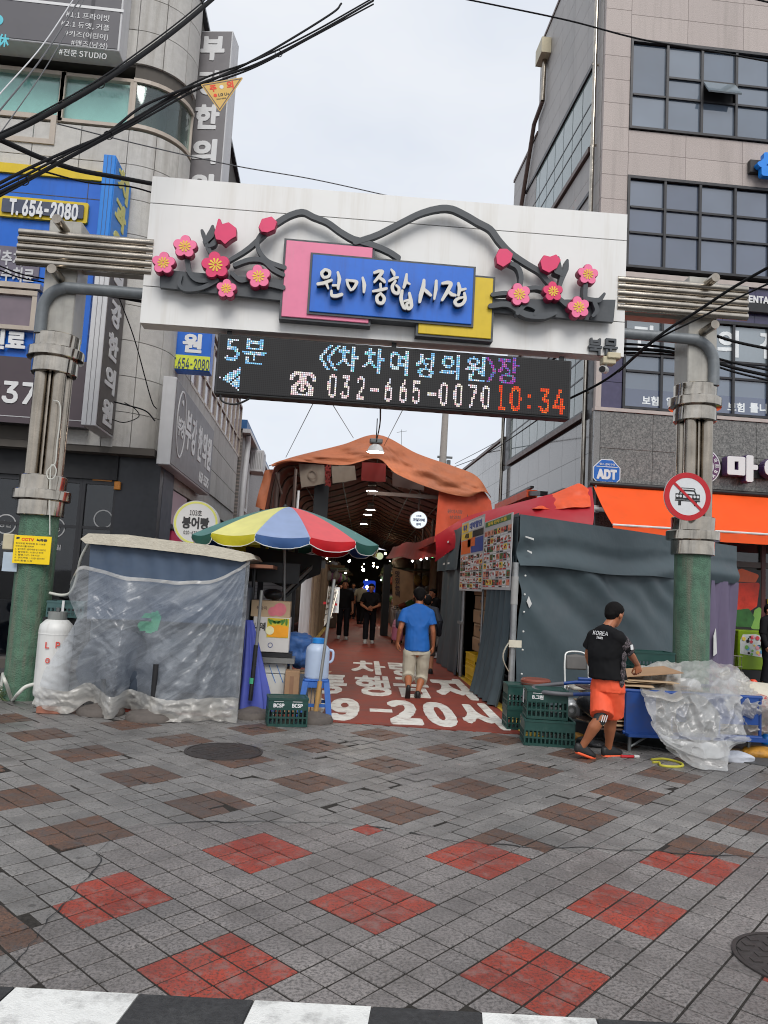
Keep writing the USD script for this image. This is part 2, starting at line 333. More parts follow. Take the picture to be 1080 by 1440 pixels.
for k, (dist, m, new, red, c) in enumerate(tiles):
    ms = (M_red_new if red else M_grey_new) if new else (M_red_old if red else M_grey_old)
    mm = ms[NP.integers(len(ms))]
    vis = c[0] > -0.52*c[1]-0.1 and c[0] < 0.64*c[1]+0.2
    if vis and sum(v for v in rest.get('n', [])) < 300:
        rest.setdefault('n', []).append(1)
        part(pave, 'red_block' if red else 'paving_block', m, mm)
    else:
        rest.setdefault(str(mm.GetPath()), []).append(m)
for k, v in rest.items():
    if k != 'n': part(pave, 'paving_blocks_beyond', cat_(v), UsdShade.Material.Get(stage, k), kind='stuff')
# cracked seam where the newer stamped surface stops
M_tar = mat('tar', (0.02, 0.02, 0.02), 0.85, var=0.4, scale=50, bump=0.5)
cs = spline(np.c_[crack, np.zeros(len(crack))], 14)
cs[:, :2] += (meshkit.fbm(np.c_[cs[:, :2]*6, np.zeros(len(cs))], 3, 5)[:, None]-0.5)*0.10
w = 0.002 + 0.012*np.clip(meshkit.fbm(cs*3, 3, 9)*2.2-0.75, 0, 1)
V = np.vstack([np.c_[cs[:, 0]-w*0.7, cs[:, 1]-w, np.full(len(cs), 0.0045)], np.c_[cs[:, 0]+w*0.7, cs[:, 1]+w, np.full(len(cs), 0.0045)]]); n = len(cs)
part(pave, 'seam_crack', trimesh.Trimesh(V, [(i, i+1, n+i+1) for i in range(n-1)]+[(i, n+i+1, n+i) for i in range(n-1)], process=False), M_tar)
# roadway with black and white painted edge
road = setting('road')
part(road, 'asphalt_sheet', extr([(-30, -30), (30, -30), (30, edge_y(30)), (-30, edge_y(-30))], 0.03).apply_translation((0, 0, -0.03)), M_asphalt)
M_white = mat('road_white', (0.72, 0.72, 0.69), 0.6, var=0.1, scale=14, bump=0.35, bscale=120, dirt=(0.16, 0.155, 0.15), dirt_refl_amt=0.8, dscale=7)
M_black = mat('road_black', (0.028, 0.028, 0.029), 0.7, var=0.4, scale=40, bump=0.5, bscale=120, dirt=(0.09, 0.09, 0.088), dscale=5)
xs = [gnd(x, y)[0] for x, y in ((-330, 1373), (-150, 1383), (20, 1392), (197, 1398), (357, 1408), (523, 1418), (677, 1428), (840, 1437), (1003, 1447), (1170, 1457), (1340, 1467))]
for k in range(len(xs)-1):
    a, b = xs[k]+0.004, xs[k+1]-0.004; sl = -0.10
    q = [(a+sl, edge_y(a)-0.60), (b+sl, edge_y(b)-0.60), (b, edge_y(b)-0.002), (a, edge_y(a)-0.002)]
    part(road, 'white_block' if k % 2 == 0 else 'black_block', extr(q, 0.007), M_white if k % 2 == 0 else M_black)
# dark asphalt lane on the right behind the cart
part(road, 'side_lane', extr([(3.2, 9.2), (4.9, 7.75), (9, 5.6), (30, 4), (30, 60), (6, 60), (6.0, 17.0), (3.4, 11.2)], 0.012).apply_translation((0, 0, 0.0)), mat('lane_asphalt', (0.06, 0.06, 0.062), 0.65, var=0.3, scale=60, bump=0.4, bscale=130, dirt=(0.12, 0.115, 0.11), dscale=0.8))
part(road, 'left_lane', extr([(-30, 9.3), (-4.8, 9.3), (-4.8, 13), (-30, 13)], 0.012), MATS['lane_asphalt'])
# red painted alley floor with lettering
alley = setting('alley_road')
M_alley = mat('alley_red', (0.21, 0.040, 0.025), 0.62, spec=0.25, var=0.28, scale=3.0, bump=0.25, bscale=70, dirt=(0.085, 0.04, 0.034), dirt_refl_amt=0.75, dscale=1.1)
part(alley, 'red_sheet', extr(red_poly, 0.014).apply_translation((0, 0, -0.006)), M_alley)
M_mark = mat('mark_white', (0.66, 0.64, 0.58), 0.55, var=0.12, scale=10, bump=0.2, bscale=90, dirt=(0.20, 0.09, 0.07), dirt_refl_amt=0.85, dscale=4.5)
M_yel = mat('mark_yellow', (0.55, 0.36, 0.04), 0.6, var=0.2, scale=12, dirt=(0.14, 0.1, 0.07), dirt_refl_amt=0.9, dscale=5)
def gtext(t, x0, x1, y0, y1, bold=5):
    m = txt(t, x1-x0, y1-y0, 0.004, bold=bold); return m.apply_translation(((x0+x1)/2, (y0+y1)/2, 0.0085))
SK = 0.056
for ch, x0, x1, y0, y1 in (('0', -0.26, 0.10, 9.50, 11.35), ('9', 0.17, 0.56, 9.52, 11.35), ('-', 0.70, 1.00, 10.28, 10.52), ('2', 0.95, 1.36, 9.42, 11.40), ('0', 1.43, 1.83, 9.38, 11.35), ('시', 1.90, 2.42, 9.32, 11.45),
                           ('통', -0.25, 0.34, 11.75, 14.2), ('행', 0.46, 1.06, 11.75, 14.3), ('금', 1.12, 1.72, 11.75, 14.3), ('지', 1.80, 2.40, 11.72, 14.4), ('차', 0.38, 1.06, 14.5, 17.1), ('량', 1.14, 1.84, 14.5, 17.1)):
    m = gtext(ch, x0, x1, y0, y1, (2 if ch in '통행금차량' else 4) if ch != '-' else 0)
    m.vertices[:, 0] += SK*(m.vertices[:, 1]-9.4)
    part(alley, 'painted_letter', m, M_mark)
part(alley, 'yellow_line', extr([(2.52, 9.25), (2.68, 9.22), (2.78, 10.9), (2.95, 17), (2.82, 17), (2.64, 10.9)], 0.004).apply_translation((0, 0, 0.0085)), M_yel)
# manhole covers
M_iron = mat('cast_iron', (0.045, 0.038, 0.036), 0.6, metal=0.3, var=0.3, scale=30, bump=0.3, dirt=(0.09, 0.05, 0.035), dscale=4)
def manhole(c, r, label):
    t = thing('manhole_cover', label, 'manhole cover', (c[0], c[1], 0))
    part(t, 'ring', lathe([(r*1.0, -0.01), (r*1.0, 0.009), (r*0.93, 0.010), (r*0.93, -0.01)], 40), M_iron, local=True)
    part(t, 'lid', lathe([(r*0.915, -0.01), (r*0.915, 0.0075), (0.001, 0.0075)], 40), M_iron, local=True)
    studs = []
    n = int(r*0.86/0.055)
    for i in range(-n, n+1):
        for j in range(-n, n+1):
            if math.hypot(i, j)*0.055 < r*0.84 and (i+j) % 2 == 0: studs.append(bx(i*.055-.022, i*.055+.022, j*.055-.022, j*.055+.022, 0.006, 0.0115))
    part(t, 'studs', cat_(studs), M_iron, local=True)
manhole((-0.82, 7.62), 0.37, 'round iron manhole cover in the grey paving in front of the covered stall')
manhole((2.36, 3.62), 0.30, 'dark round manhole cover cut off by the right edge of the photo')
# ================================================================ market gate
M_steel = mat('stainless', (0.36, 0.315, 0.26), 0.22, metal=1.0, var=0.25, scale=3, dirt=(0.14, 0.11, 0.08), dirt_refl_amt=0.5, dscale=2.6, streak=True)  # dark base and streaks painted in for dark surroundings the steel would reflect
M_tubes = mat('tube_steel', (0.47, 0.425, 0.365), 0.2, metal=1.0, var=0.12, scale=2, dirt=(0.2, 0.17, 0.13), dirt_refl_amt=0.5, dscale=1.2)
M_steel_b = mat('stainless_bright', (0.43, 0.39, 0.335), 0.12, metal=1.0, var=0.3, scale=4, dirt=(0.10, 0.085, 0.07), dirt_refl_amt=0.6, dscale=3.5, streak=True)  # streak colour stands in for vertical stripes of reflection
M_conc = mat('pale_metal', (0.36, 0.345, 0.31), 0.4, metal=0.35, var=0.15, scale=5, dirt=(0.2, 0.18, 0.15), dscale=2, streak=True)
M_panel = mat('white_panel', (0.73, 0.725, 0.705), 0.45, var=0.03, scale=1.5, dirt=(0.50, 0.45, 0.37), dirt_refl_amt=0.38, dscale=1.0, streak=True)
M_green = mat('green_post', (0.072, 0.155, 0.10), 0.6, var=0.4, scale=7, bump=0.9, bscale=55, dirt=(0.17, 0.15, 0.115), dirt_refl_amt=0.9, dscale=1.6, streak=True)
M_pipe = mat('grey_pipe', (0.16, 0.175, 0.185), 0.45, metal=0.2, var=0.15, scale=6, dirt=(0.3, 0.3, 0.3), dscale=3)
M_branch = mat('branch_grey', (0.055, 0.062, 0.070), 0.55, var=0.12, dirt=(0.12, 0.12, 0.12), dscale=3)
gate = thing('market_gate', 'white market gate sign with plum blossom branches on two steel and green pillars', 'gate', (0.7, 10.1, 0))
GY = 9.9
def pillar(x, y, side):
    p = grp(gate, 'gate_pillar')
    # green octagonal post
    prof = [(0.235, 0.0), (0.235, 2.33)]
    part(p, 'post', lathe([(0.001, 0), *prof, (0.001, 2.33)], 24, (x, y, 0)), M_green, smooth=40)
    def collar(z, tag):
        part(p, tag, lathe([(0.2, z-0.26), (0.275, z-0.26), (0.285, z-0.25), (0.285, z-0.07), (0.345, z-0.06), (0.352, z-0.05), (0.352, z+0.06), (0.345, z+0.07), (0.285, z+0.075), (0.29, z+0.25), (0.28, z+0.26), (0.001, z+0.26)], 40, (x, y, 0)), M_steel_b, smooth=30)
    collar(2.57, 'collar'); collar(4.43, 'collar')
    for k in range(4):
        a = math.pi/4 + k*math.pi/2
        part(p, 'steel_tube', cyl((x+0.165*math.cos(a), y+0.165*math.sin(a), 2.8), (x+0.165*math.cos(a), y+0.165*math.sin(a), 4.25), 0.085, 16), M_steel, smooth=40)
    for k in range(4):
        a = k*math.pi/2
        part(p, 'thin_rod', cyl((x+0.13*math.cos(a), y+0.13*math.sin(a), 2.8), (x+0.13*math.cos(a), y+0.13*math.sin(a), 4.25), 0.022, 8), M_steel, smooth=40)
    part(p, 'upper_column', bx(x-0.19, x+0.23, y-0.16, y+0.26, 4.68, 6.22, 0.012), M_conc)
    # bent conduit from the column top under the cross tubes
    ex = x+1.5 if side < 0 else x-1.6
    xx = x-0.16 if side < 0 else x+0.17
    zt = 5.30
    arc = [(xx, y-0.19, 4.66), (xx, y-0.19, 4.95), (xx-side*0.02, y-0.19, 5.08), (xx-side*0.10, y-0.19, 5.21), (xx-side*0.24, y-0.19, 5.285), (xx-side*0.42, y-0.19, zt), (ex, y-0.19, zt)]
    part(p, 'bent_conduit', tube(spline(arc, 6), 0.075, 14), M_pipe, smooth=60)
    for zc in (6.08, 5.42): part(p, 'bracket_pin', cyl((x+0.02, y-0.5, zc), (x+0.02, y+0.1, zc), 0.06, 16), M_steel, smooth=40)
LX, RX, PYY = -3.655, 5.07, 10.2
pillar(LX, PYY, -1); pillar(RX, PYY, 1)
for k in range(5):
    z = 5.57 + k*0.098
    part(gate, 'cross_tube', cyl((-4.16, GY+0.02, z-0.01), (-2.45, GY+0.02, z), 0.05, 16), M_tubes, smooth=40)
    part(gate, 'cross_tube', cyl((3.8, GY+0.02, z+0.06), (5.66, GY+0.02, z+0.075), 0.05, 16), M_tubes, smooth=40)
    # hidden spine carried behind the panel
part(gate, 'spine_beam', bx(-3.5, 4.9, 10.15, 10.35, 5.62, 5.95), M_conc)
# white panel: shaped outline, three boards with open joints
PX0, PX1 = -2.54, 3.91
board = grp(gate, 'sign_board')
lines = [(4.87, 4.93), (5.37, 5.42), (6.50, 6.58), (6.875, 6.965)]
for (a0, a1), (b0, b1) in zip(lines[:-1], lines[1:]):
    q = [(PX0, a0+0.006), (PX1, a1+0.006), (PX1, b1-0.006), (PX0, b0-0.006)]
    m = extr(q, 0.26); part(board, 'white_panel', frame(m, (0, 10.16, 0)), M_panel)
part(board, 'panel_core', bx(PX0+0.03, PX1-0.03, GY+0.015, GY+0.24, 4.95, 6.84), M_branch)
def onp(px, py, off=0.0): return at_y(px, py, GY-off)
def plate(pts, depth, off):
    """flat outline given as points on the panel, standing 'off' in front of it"""
    q = [(p[0], p[2]) for p in pts]
    return frame(extr(Polygon(q).buffer(0), depth), (0, GY-off, 0))
# pink, blue and yellow boxes of the name sign
def boxsign(x0, x1, z0, z1, d, m, name):
    part(board, name+'_frame', bx(x0-0.03, x1+0.03, GY-d+0.006, GY-0.002, z0-0.03, z1+0.03), M_branch)
    part(board, name, bx(x0, x1, GY-d-0.012, GY-d+0.02, z0, z1, 0.006), m)
M_pink = mat('sign_pink', srgb(222, 120, 152), 0.4, var=0.05, dirt=(0.5, 0.25, 0.3), dirt_refl_amt=0.3, dscale=1.4, streak=True)
M_blue = mat('sign_blue', srgb(0, 98, 200), 0.4, var=0.06, dirt=(0.02, 0.06, 0.25), dirt_refl_amt=0.4, dscale=1.2, streak=True)
M_yell = mat('sign_yellow', srgb(208, 178, 12), 0.4, var=0.05, dirt=(0.35, 0.26, 0.02), dirt_refl_amt=0.4, dscale=1.3, streak=True)
p0, p1 = at_y(403, 338, GY-.16), at_y(519, 455, GY-.16)
boxsign(p0[0], at_y(524, 350, GY-.16)[0], p1[2], p0[2], 0.16, M_pink, 'pink_board')
p0, p1 = at_y(592, 388, GY-.16), at_y(690, 477, GY-.16)
boxsign(p0[0], p1[0], p1[2], at_y(693, 392, GY-.16)[2], 0.16, M_yell, 'yellow_board')
p0, p1 = at_y(440, 357, GY-.22), at_y(663, 458, GY-.22)
boxsign(p0[0], p1[0], p1[2]+0.02, p0[2], 0.20, M_blue, 'blue_board')
# brush lettering: strokes of changing width
M_ivory = mat('letter_ivory', (0.62, 0.60, 0.55), 0.5, var=0.06)
M_dark = mat('letter_side', (0.02, 0.02, 0.022), 0.5)
def stroke(pts, ws):
    p = spline(np.array(pts, float), 8); w = np.interp(np.linspace(0, 1, len(p)), np.linspace(0, 1, len(ws)), ws)
    return union_all([Point(*a).buffer(r, 8).union(Point(*b).buffer(r2, 8)).convex_hull for a, b, r, r2 in zip(p[:-1], p[1:], w[:-1], w[1:])])
BR = {  # strokes in pixels of a close look (3.6 per photo pixel), origin (400, 340)
 '원': [([(205, 142), (188, 160), (200, 182), (225, 175), (228, 152), (208, 142)], [6, 7, 6, 6, 7, 6]), ([(170, 215), (200, 210), (238, 196)], [7, 7, 6]), ([(212, 212), (222, 238)], [6, 4]), ([(270, 156), (278, 190), (272, 228), (272, 240)], [5, 8, 6, 5]), ([(245, 222), (266, 222)], [5, 5]), ([(238, 250), (240, 272), (262, 276), (290, 268)], [5, 7, 8, 7])],
 '미': [([(315, 195), (322, 222), (336, 246)], [5, 6, 5]), ([(318, 196), (352, 200), (366, 208), (350, 238), (336, 244)], [5, 6, 7, 6, 5]), ([(396, 184), (404, 220), (402, 256)], [5, 8, 5])],
 '종': [([(455, 158), (480, 150), (496, 154), (478, 178), (455, 205)], [6, 7, 7, 7, 5]), ([(478, 182), (500, 196), (508, 206)], [6, 7, 5]), ([(486, 216), (488, 240)], [6, 5]), ([(448, 252), (485, 246), (516, 238)], [5, 7, 6]), ([(488, 262), (468, 280), (472, 306), (494, 312), (506, 290), (494, 270), (484, 264)], [5, 7, 7, 7, 7, 6, 5])],
 '합': [([(540, 142), (552, 156), (556, 170)], [4, 7, 5]), ([(530, 200), (555, 186), (574, 182)], [5, 7, 5]), ([(562, 200), (546, 226), (552, 254), (574, 262), (580, 238), (566, 222)], [5, 7, 7, 7, 6, 5]), ([(618, 166), (614, 200), (604, 232)], [5, 8, 6]), ([(616, 205), (634, 216)], [6, 4]), ([(596, 250), (590, 290), (602, 330), (612, 340)], [6, 8, 7, 5]), ([(608, 302), (628, 296)], [5, 5]), ([(632, 262), (640, 300), (642, 330), (626, 340), (618, 318), (634, 306)], [6, 8, 7, 7, 6, 5])],
 '시': [([(706, 196), (702, 230), (690, 270), (684, 306)], [6, 9, 9, 6]), ([(704, 240), (722, 256), (740, 272)], [6, 8, 6]), ([(768, 200), (766, 240), (758, 290)], [6, 8, 5])],
 '장': [([(800, 212), (826, 208), (842, 216), (826, 250), (798, 296)], [6, 8, 8, 8, 6]), ([(828, 252), (846, 268), (864, 272)], [6, 8, 6]), ([(880, 212), (886, 240), (880, 272)], [6, 8, 6]), ([(890, 246), (916, 240)], [6, 5]), ([(910, 262), (914, 292), (900, 316), (874, 322), (862, 304), (880, 288), (904, 282)], [6, 7, 7, 7, 7, 6, 5])]}
for ch, sts in BR.items():
    poly = []
    for pts, ws in sts:
        q = [at_y(400+x/3.6, 340+y/3.6, GY-.3) for x, y in pts]
        poly.append(stroke([(a[0], a[2]) for a in q], [w/3.6*0.00985*1.12 for w in ws]))
    poly = union_all(poly).simplify(0.002)
    L_ = part(board, 'brush_letter', frame(extr(poly, 0.025), (0, GY-0.29, 0)), M_ivory, label='ivory raised letter '+ch)
    part(board, 'brush_letter_side', frame(extr(poly.buffer(-0.004), 0.063), (0, GY-0.215, 0)), M_dark)
# grey beds and branches
for q in ([(228, 385), (400, 400), (397, 428), (228, 410)], [(691, 426), (860, 427), (857, 458), (690, 444)]):
    part(board, 'branch_bed', plate([onp(*p) for p in q], 0.07, 0.075), M_branch)
NB = [0]
def branch(pts, ws, off=0.17, d=0.07):
    NB[0] += 1; off += 0.0035*NB[0]; d += 0.0035*NB[0]    # each lies a little proud of the one it crosses
    q = [onp(x, y, off) for x, y in pts]
    s = stroke([(a[0], a[2]) for a in q], [w*0.0094 for w in ws]).simplify(0.002)
    part(board, 'branch', frame(extr(s, d), (0, GY-off+d, 0)), M_branch)
branch([(322, 366), (345, 352), (362, 338), (380, 320), (400, 306), (416, 299), (428, 298), (440, 304), (460, 312), (478, 325), (495, 335), (505, 338), (530, 346), (548, 354), (560, 362)], [2.5, 3, 3.5, 4, 4, 4, 4, 4, 4, 4, 4.5, 4.5, 4, 4, 4])
branch([(500, 340), (530, 330), (560, 315), (590, 300), (615, 293), (635, 293), (655, 302), (672, 312), (690, 322), (702, 338), (718, 355), (740, 370), (760, 382), (768, 392), (776, 402)], [4, 4, 4, 4, 4.5, 4.5, 4.5, 4.5, 4.5, 4.5, 4.5, 4, 4, 3.5, 3])
branch([(372, 322), (362, 338), (364, 352), (375, 366), (388, 372), (400, 376)], [3, 3, 3, 3.2, 3.2, 3.2])
branch([(330, 372), (350, 365), (370, 366), (384, 378), (398, 386)], [3, 3.2, 3.5, 3.5, 3])
branch([(263, 366), (266, 382), (276, 393), (292, 394), (304, 388)], [3.5, 3, 3, 3, 2.5])
branch([(255, 387), (252, 400), (262, 407), (285, 404), (305, 394)], [2, 2.5, 2.8, 3, 3])
branch([(326, 384), (338, 394), (352, 392), (366, 398), (382, 400), (398, 404)], [3, 3, 3.3, 3.5, 3.5, 3.5])
branch([(300, 360), (292, 348), (286, 330), (284, 324)], [2.5, 3, 3, 2])
branch([(288, 340), (296, 330), (299, 318)], [3, 5, 2]); branch([(294, 346), (300, 342), (304, 336)], [2, 3.6, 2])
branch([(714, 368), (728, 375), (733, 388), (732, 402)], [3, 3.5, 3.5, 3])
branch([(693, 414), (712, 412), (730, 418)], [3, 3, 3]); branch([(738, 406), (755, 404), (768, 408)], [3, 3, 3])
branch([(690, 430), (715, 428), (740, 442), (765, 444), (782, 440)], [3.5, 4, 4.5, 4.5, 2]); branch([(728, 440), (740, 428), (755, 434), (752, 442)], [3, 3, 3, 2])
branch([(785, 418), (797, 428), (806, 434)], [3, 3.5, 3]); branch([(786, 406), (791, 390), (796, 378), (798, 366)], [2.5, 3.5, 4, 2]); branch([(790, 386), (786, 374), (785, 362)], [3, 4, 2]); branch([(788, 384), (783, 381)], [3, 4])
branch([(824, 400), (823, 415), (825, 424)], [3.2, 3.2, 3.5]); branch([(826, 420), (842, 422), (850, 413)], [3, 3.5, 2]); branch([(836, 424), (840, 436), (834, 444)], [3, 3.4, 2])
M_fl = mat('blossom_pink', srgb(234, 112, 152), 0.4, var=0.06); M_fl2 = mat('blossom_crimson', srgb(214, 44, 98), 0.4, var=0.06); M_rim = mat('blossom_side', srgb(150, 40, 74), 0.5, var=0.08); M_stam = mat('stamen_yellow', srgb(226, 190, 60), 0.5)
def blossom(px, py, r, m, rot=0.0):
    o = onp(px, py, 0.2); rr = r*0.0094
    fl = union_all([Point(rr*0.58*math.cos(a), rr*0.58*math.sin(a)).buffer(rr*0.43, 10) for a in rot+math.pi/2+np.arange(5)*2*math.pi/5]+[Point(0, 0).buffer(rr*0.5)])
    f = part(board, 'blossom', frame(extr(fl.buffer(-0.008), 0.015), (o[0], GY-0.245, o[2])), m)
    part(board, 'blossom_side', frame(extr(fl, 0.1), (o[0], GY-0.14, o[2])), M_rim)
    st = [stroke([(rr*0.12*math.cos(a), rr*0.12*math.sin(a)), (rr*0.42*math.cos(a), rr*0.42*math.sin(a))], [rr*0.035, rr*0.07]) for a in np.arange(10)*math.pi/5]
    part(board, 'stamens', frame(extr(union_all(st).simplify(0.001), 0.006), (o[0], GY-0.2605, o[2])), M_stam)
for a in ((231, 372, 16, M_fl), (261, 349, 16.5, M_fl), (304, 375, 19.5, M_fl2, 0.2), (319, 408, 14, M_fl), (364, 391, 17, M_fl, 0.2), (729, 416, 17, M_fl, 0.3), (776, 412, 15, M_fl2, 0.1), (825, 388, 15.5, M_fl), (812, 434, 16.5, M_fl, 0.25)): blossom(*a)
def bud(pts):
    o = [onp(*p, 0.2) for p in pts]; s = Polygon([(a[0], a[2]) for a in o]).buffer(0.02).buffer(0.0)
    part(board, 'bud', frame(extr(s.buffer(-0.006), 0.015), (0, GY-0.245, 0)), M_fl2); part(board, 'bud_side', frame(extr(s, 0.1), (0, GY-0.14, 0)), M_rim)
bud([(304, 330), (309, 312), (312, 320), (322, 317), (331, 324), (331, 334), (324, 338), (317, 344), (312, 339), (306, 338)])
bud([(366, 322), (370, 312), (382, 309), (388, 315), (385, 324), (376, 328), (369, 327)])
bud([(698, 362), (702, 354), (711, 354), (718, 360), (715, 370), (706, 376), (699, 372)])
bud([(760, 370), (764, 363), (772, 365), (780, 362), (785, 368), (780, 378), (770, 384), (762, 380)])
m = txt('북문', at_y(868, 480, GY)[0]-at_y(825, 480, GY)[0], at_y(846, 476, GY)[2]-at_y(846, 502, GY)[2], 0.05, bold=6)
c = at_y(846.5, 489, GY); 
for ch, dx in (('북', -0.108), ('문', 0.108)):
    part(board, 'gate_letter', frame(txt(ch, 0.19, 0.235, 0.05, bold=2), (c[0]+dx, GY-0.002, c[2]+dx*0.05), (1, 0, 0)), M_branch)
# ---- LED display hung under the panel
led = thing('led_display', 'long black dot matrix display with running Korean text and phone number under the gate', 'LED display', (0.82, 10.0, 4.04))
M_case = mat('led_case', (0.012, 0.012, 0.013), 0.45, var=0.2)
M_face = mat('led_face', (0.010, 0.010, 0.011), 0.6, var=0.3, scale=3)
LW0, LW1, LZ0, LZ1 = -1.50, 3.16, 4.045, 4.80
part(led, 'housing', bx(LW0-0.03, LW1+0.03, 9.90, 10.1, LZ0-0.03, LZ1+0.02, 0.01), M_case)
part(led, 'face', bx(LW0, LW1, 9.885, 9.905, LZ0, LZ1), M_face)
for x in (-1.4, 0.78, 3.08): part(led, 'hanger', bx(x-0.03, x+0.03, 9.98, 10.04, 4.8, 4.9), M_case)
NCOL, NROW = 190, 31; pw, ph = (LW1-LW0)/NCOL, (LZ1-LZ0)/NROW
def dots(cells, s=0.36, y=9.8825):
    P, F = [], []
    for c_, r_ in cells:
        x, z = LW0+(c_+0.5)*pw, LZ1-(r_+0.5)*ph; k = len(P)
        P += [(x-pw*s, y, z-ph*s), (x+pw*s, y, z-ph*s), (x+pw*s, y, z+ph*s), (x-pw*s, y, z+ph*s)]; F += [(k, k+1, k+2), (k, k+2, k+3)]
    return trimesh.Trimesh(np.array(P), np.array(F), process=False)
def cells(ch, col, row, w, h, font='k', thr=110, shift=0):
    f = face_(font, 60); x0, y0, x1, y1 = f.getbbox(ch)
    im = Image.new('L', (x1-x0, y1-y0)); ImageDraw.Draw(im).text((-x0, -y0), ch, 255, font=f, stroke_width=1)
    a = np.asarray(im.resize((w, h), Image.BOX)); return [(col+j, row+i) for i in range(h) for j in range(w) if a[i, j] > thr]
def led_mat(name, cols, st):
    N = {'g': ('geometry', {}), 'w': ('white_noise_texture', {'dimensions': '3D'}), 's': ('vector_math', {'math_type': 'snap', 'vector2': (pw, 10, ph)}), 'r': ('rgb_ramp', {'interpolate': False, 'ramp': cols}), 'e': ('emission', {'strength': st})}
    MATS[name] = usdkit.material(stage, '/World/Looks/'+name, N, [('g.position', 's.vector1'), ('s.vector', 'w.vector'), ('w.value', 'r.fac'), ('r.color', 'e.color')], surface='e.emission'); return MATS[name]
E_cool = led_mat('led_cool', [(0, (0.25, 0.6, 1.0)), (0.45, (0.75, 0.95, 1.0)), (0.75, (0.9, 0.8, 1.0)), (0.9, (0.3, 0.9, 0.9))], 1.0)
E_warm = led_mat('led_white', [(0, (1.0, 0.8, 0.85)), (0.4, (1.0, 0.93, 0.75)), (0.7, (0.8, 0.85, 1.0)), (0.88, (1.0, 0.55, 0.6))], 1.0)
E_red = led_mat('led_red', [(0, (1.0, 0.10, 0.02)), (0.5, (1.0, 0.06, 0.02)), (0.8, (1.0, 0.22, 0.04))], 0.95)
E_mag = led_mat('led_magenta', [(0, (0.8, 0.1, 0.8)), (0.4, (0.3, 0.25, 1.0)), (0.7, (0.9, 0.3, 0.7)), (0.85, (0.2, 0.6, 0.8))], 0.55)
def led_char(cs, m, lab=None):
    if cs: part(led, 'led_character', dots(cs), m, label=lab)
led_char(cells('5', 3, 2, 8, 12), E_cool); led_char(cells('분', 12, 1, 13, 14), E_cool)
for k, ch in enumerate('차차여성의원'): led_char(cells(ch, 62+int(k*14.1), 1, 12, 14), E_cool)
led_char([(53+a+abs(r-7)*5//7+b, 1+r) for r in range(14) for a in (0, 4) for b in (0, 1)], E_cool)
led_char([(147+a-abs(r-7)*4//7+b, 1+r) for r in range(14) for a in (0,) for b in (0, 1)], E_mag)
led_char(cells('장', 149, 0, 13, 15), E_mag)
led_char([(1+k, 17+r) for k in range(11) for r in range(13) if abs(r-6) <= k*6/10 and (k+r) % 7], E_cool)
tel = ['..xxxxxxxxxx..', '.xxxxxxxxxxxx.', 'xxx..xxxx..xxx', 'xx...xxxx...xx', 'xx...xxxx...xx', '....xxxxxx....', '...xxxxxxxx...', '..xxx.xx.xxx..', '.xxx..xx..xxx.', '.xxx.xxxx.xxx.', '.xxx..xx..xxx.', '.xxxx....xxxx.', '.xxxxxxxxxxxx.']
led_char([(38+j, 17+i) for i, row in enumerate(tel) for j, q in enumerate(row) if q == 'x'], E_warm)
for k, ch in enumerate('032-665-0070'):
    x = 58+int(k*7.6)
    led_char([(x+1+q, 23+b) for q in range(5) for b in (0, 1)] if ch == '-' else cells(ch, x, 17, 6, 13, 'i', 105), E_warm)
for k, (ch, w) in enumerate((('1', 5), ('0', 7), (':', 2), ('3', 7), ('4', 7))):
    x = (150, 157, 167, 173, 181)[k]
    led_char([(x, 20), (x+1, 20), (x, 21), (x+1, 21), (x, 26), (x+1, 26), (x, 27), (x+1, 27)] if ch == ':' else cells(ch, x, 16, w, 14, 'i', 90), E_red)
M_off = mat('led_off', (0.018, 0.017, 0.018), 0.5, spec=0.2)
part(led, 'unlit_dots', dots([(c_, r_) for c_ in range(NCOL) for r_ in range(NROW)], 0.33, 9.8837), M_off, kind='stuff')
part(led, 'cable_loop', tube(spline([(-1.45, 9.93, 4.06), (-1.42, 9.93, 3.93), (-1.25, 9.93, 3.9), (-1.1, 9.93, 3.97), (-1.05, 9.95, 4.03)], 6), 0.014, 6), M_case)
# ---- security camera under the right end of the panel
cc = thing('security_camera', 'small beige and white bullet camera under the right end of the gate panel', 'camera', tuple(at_y(852, 520, 9.85)))
M_beige = mat('plastic_beige', (0.5, 0.44, 0.3), 0.5); M_wh = mat('plastic_white', (0.6, 0.6, 0.58), 0.4); M_blk = mat('plastic_black', (0.012, 0.012, 0.013), 0.4)
q = at_y(856, 508, 9.9); part(cc, 'mount_box', bx(q[0]-0.1, q[0]+0.08, 9.83, 9.98, q[2]-0.05, q[2]+0.05, 0.01), M_beige)
part(cc, 'small_box', bx(q[0]-0.05, q[0]+0.13, 9.80, 9.93, q[2]+0.02, q[2]+0.1, 0.01), M_beige)
q = at_y(846, 522, 9.85); part(cc, 'lens_tube', cyl((q[0]+0.09, 9.95, q[2]+0.05), (q[0]-0.06, 9.66, q[2]-0.03), 0.05, 14), M_wh, smooth=40)
part(cc, 'lens', cyl((q[0]-0.055, 9.67, q[2]-0.028), (q[0]-0.065, 9.65, q[2]-0.033), 0.042, 14), M_blk)
part(cc, 'arm', cyl((q[0]+0.06, 9.9, q[2]+0.03), (q[0]+0.08, 9.9, q[2]+0.13), 0.02, 8), M_wh)
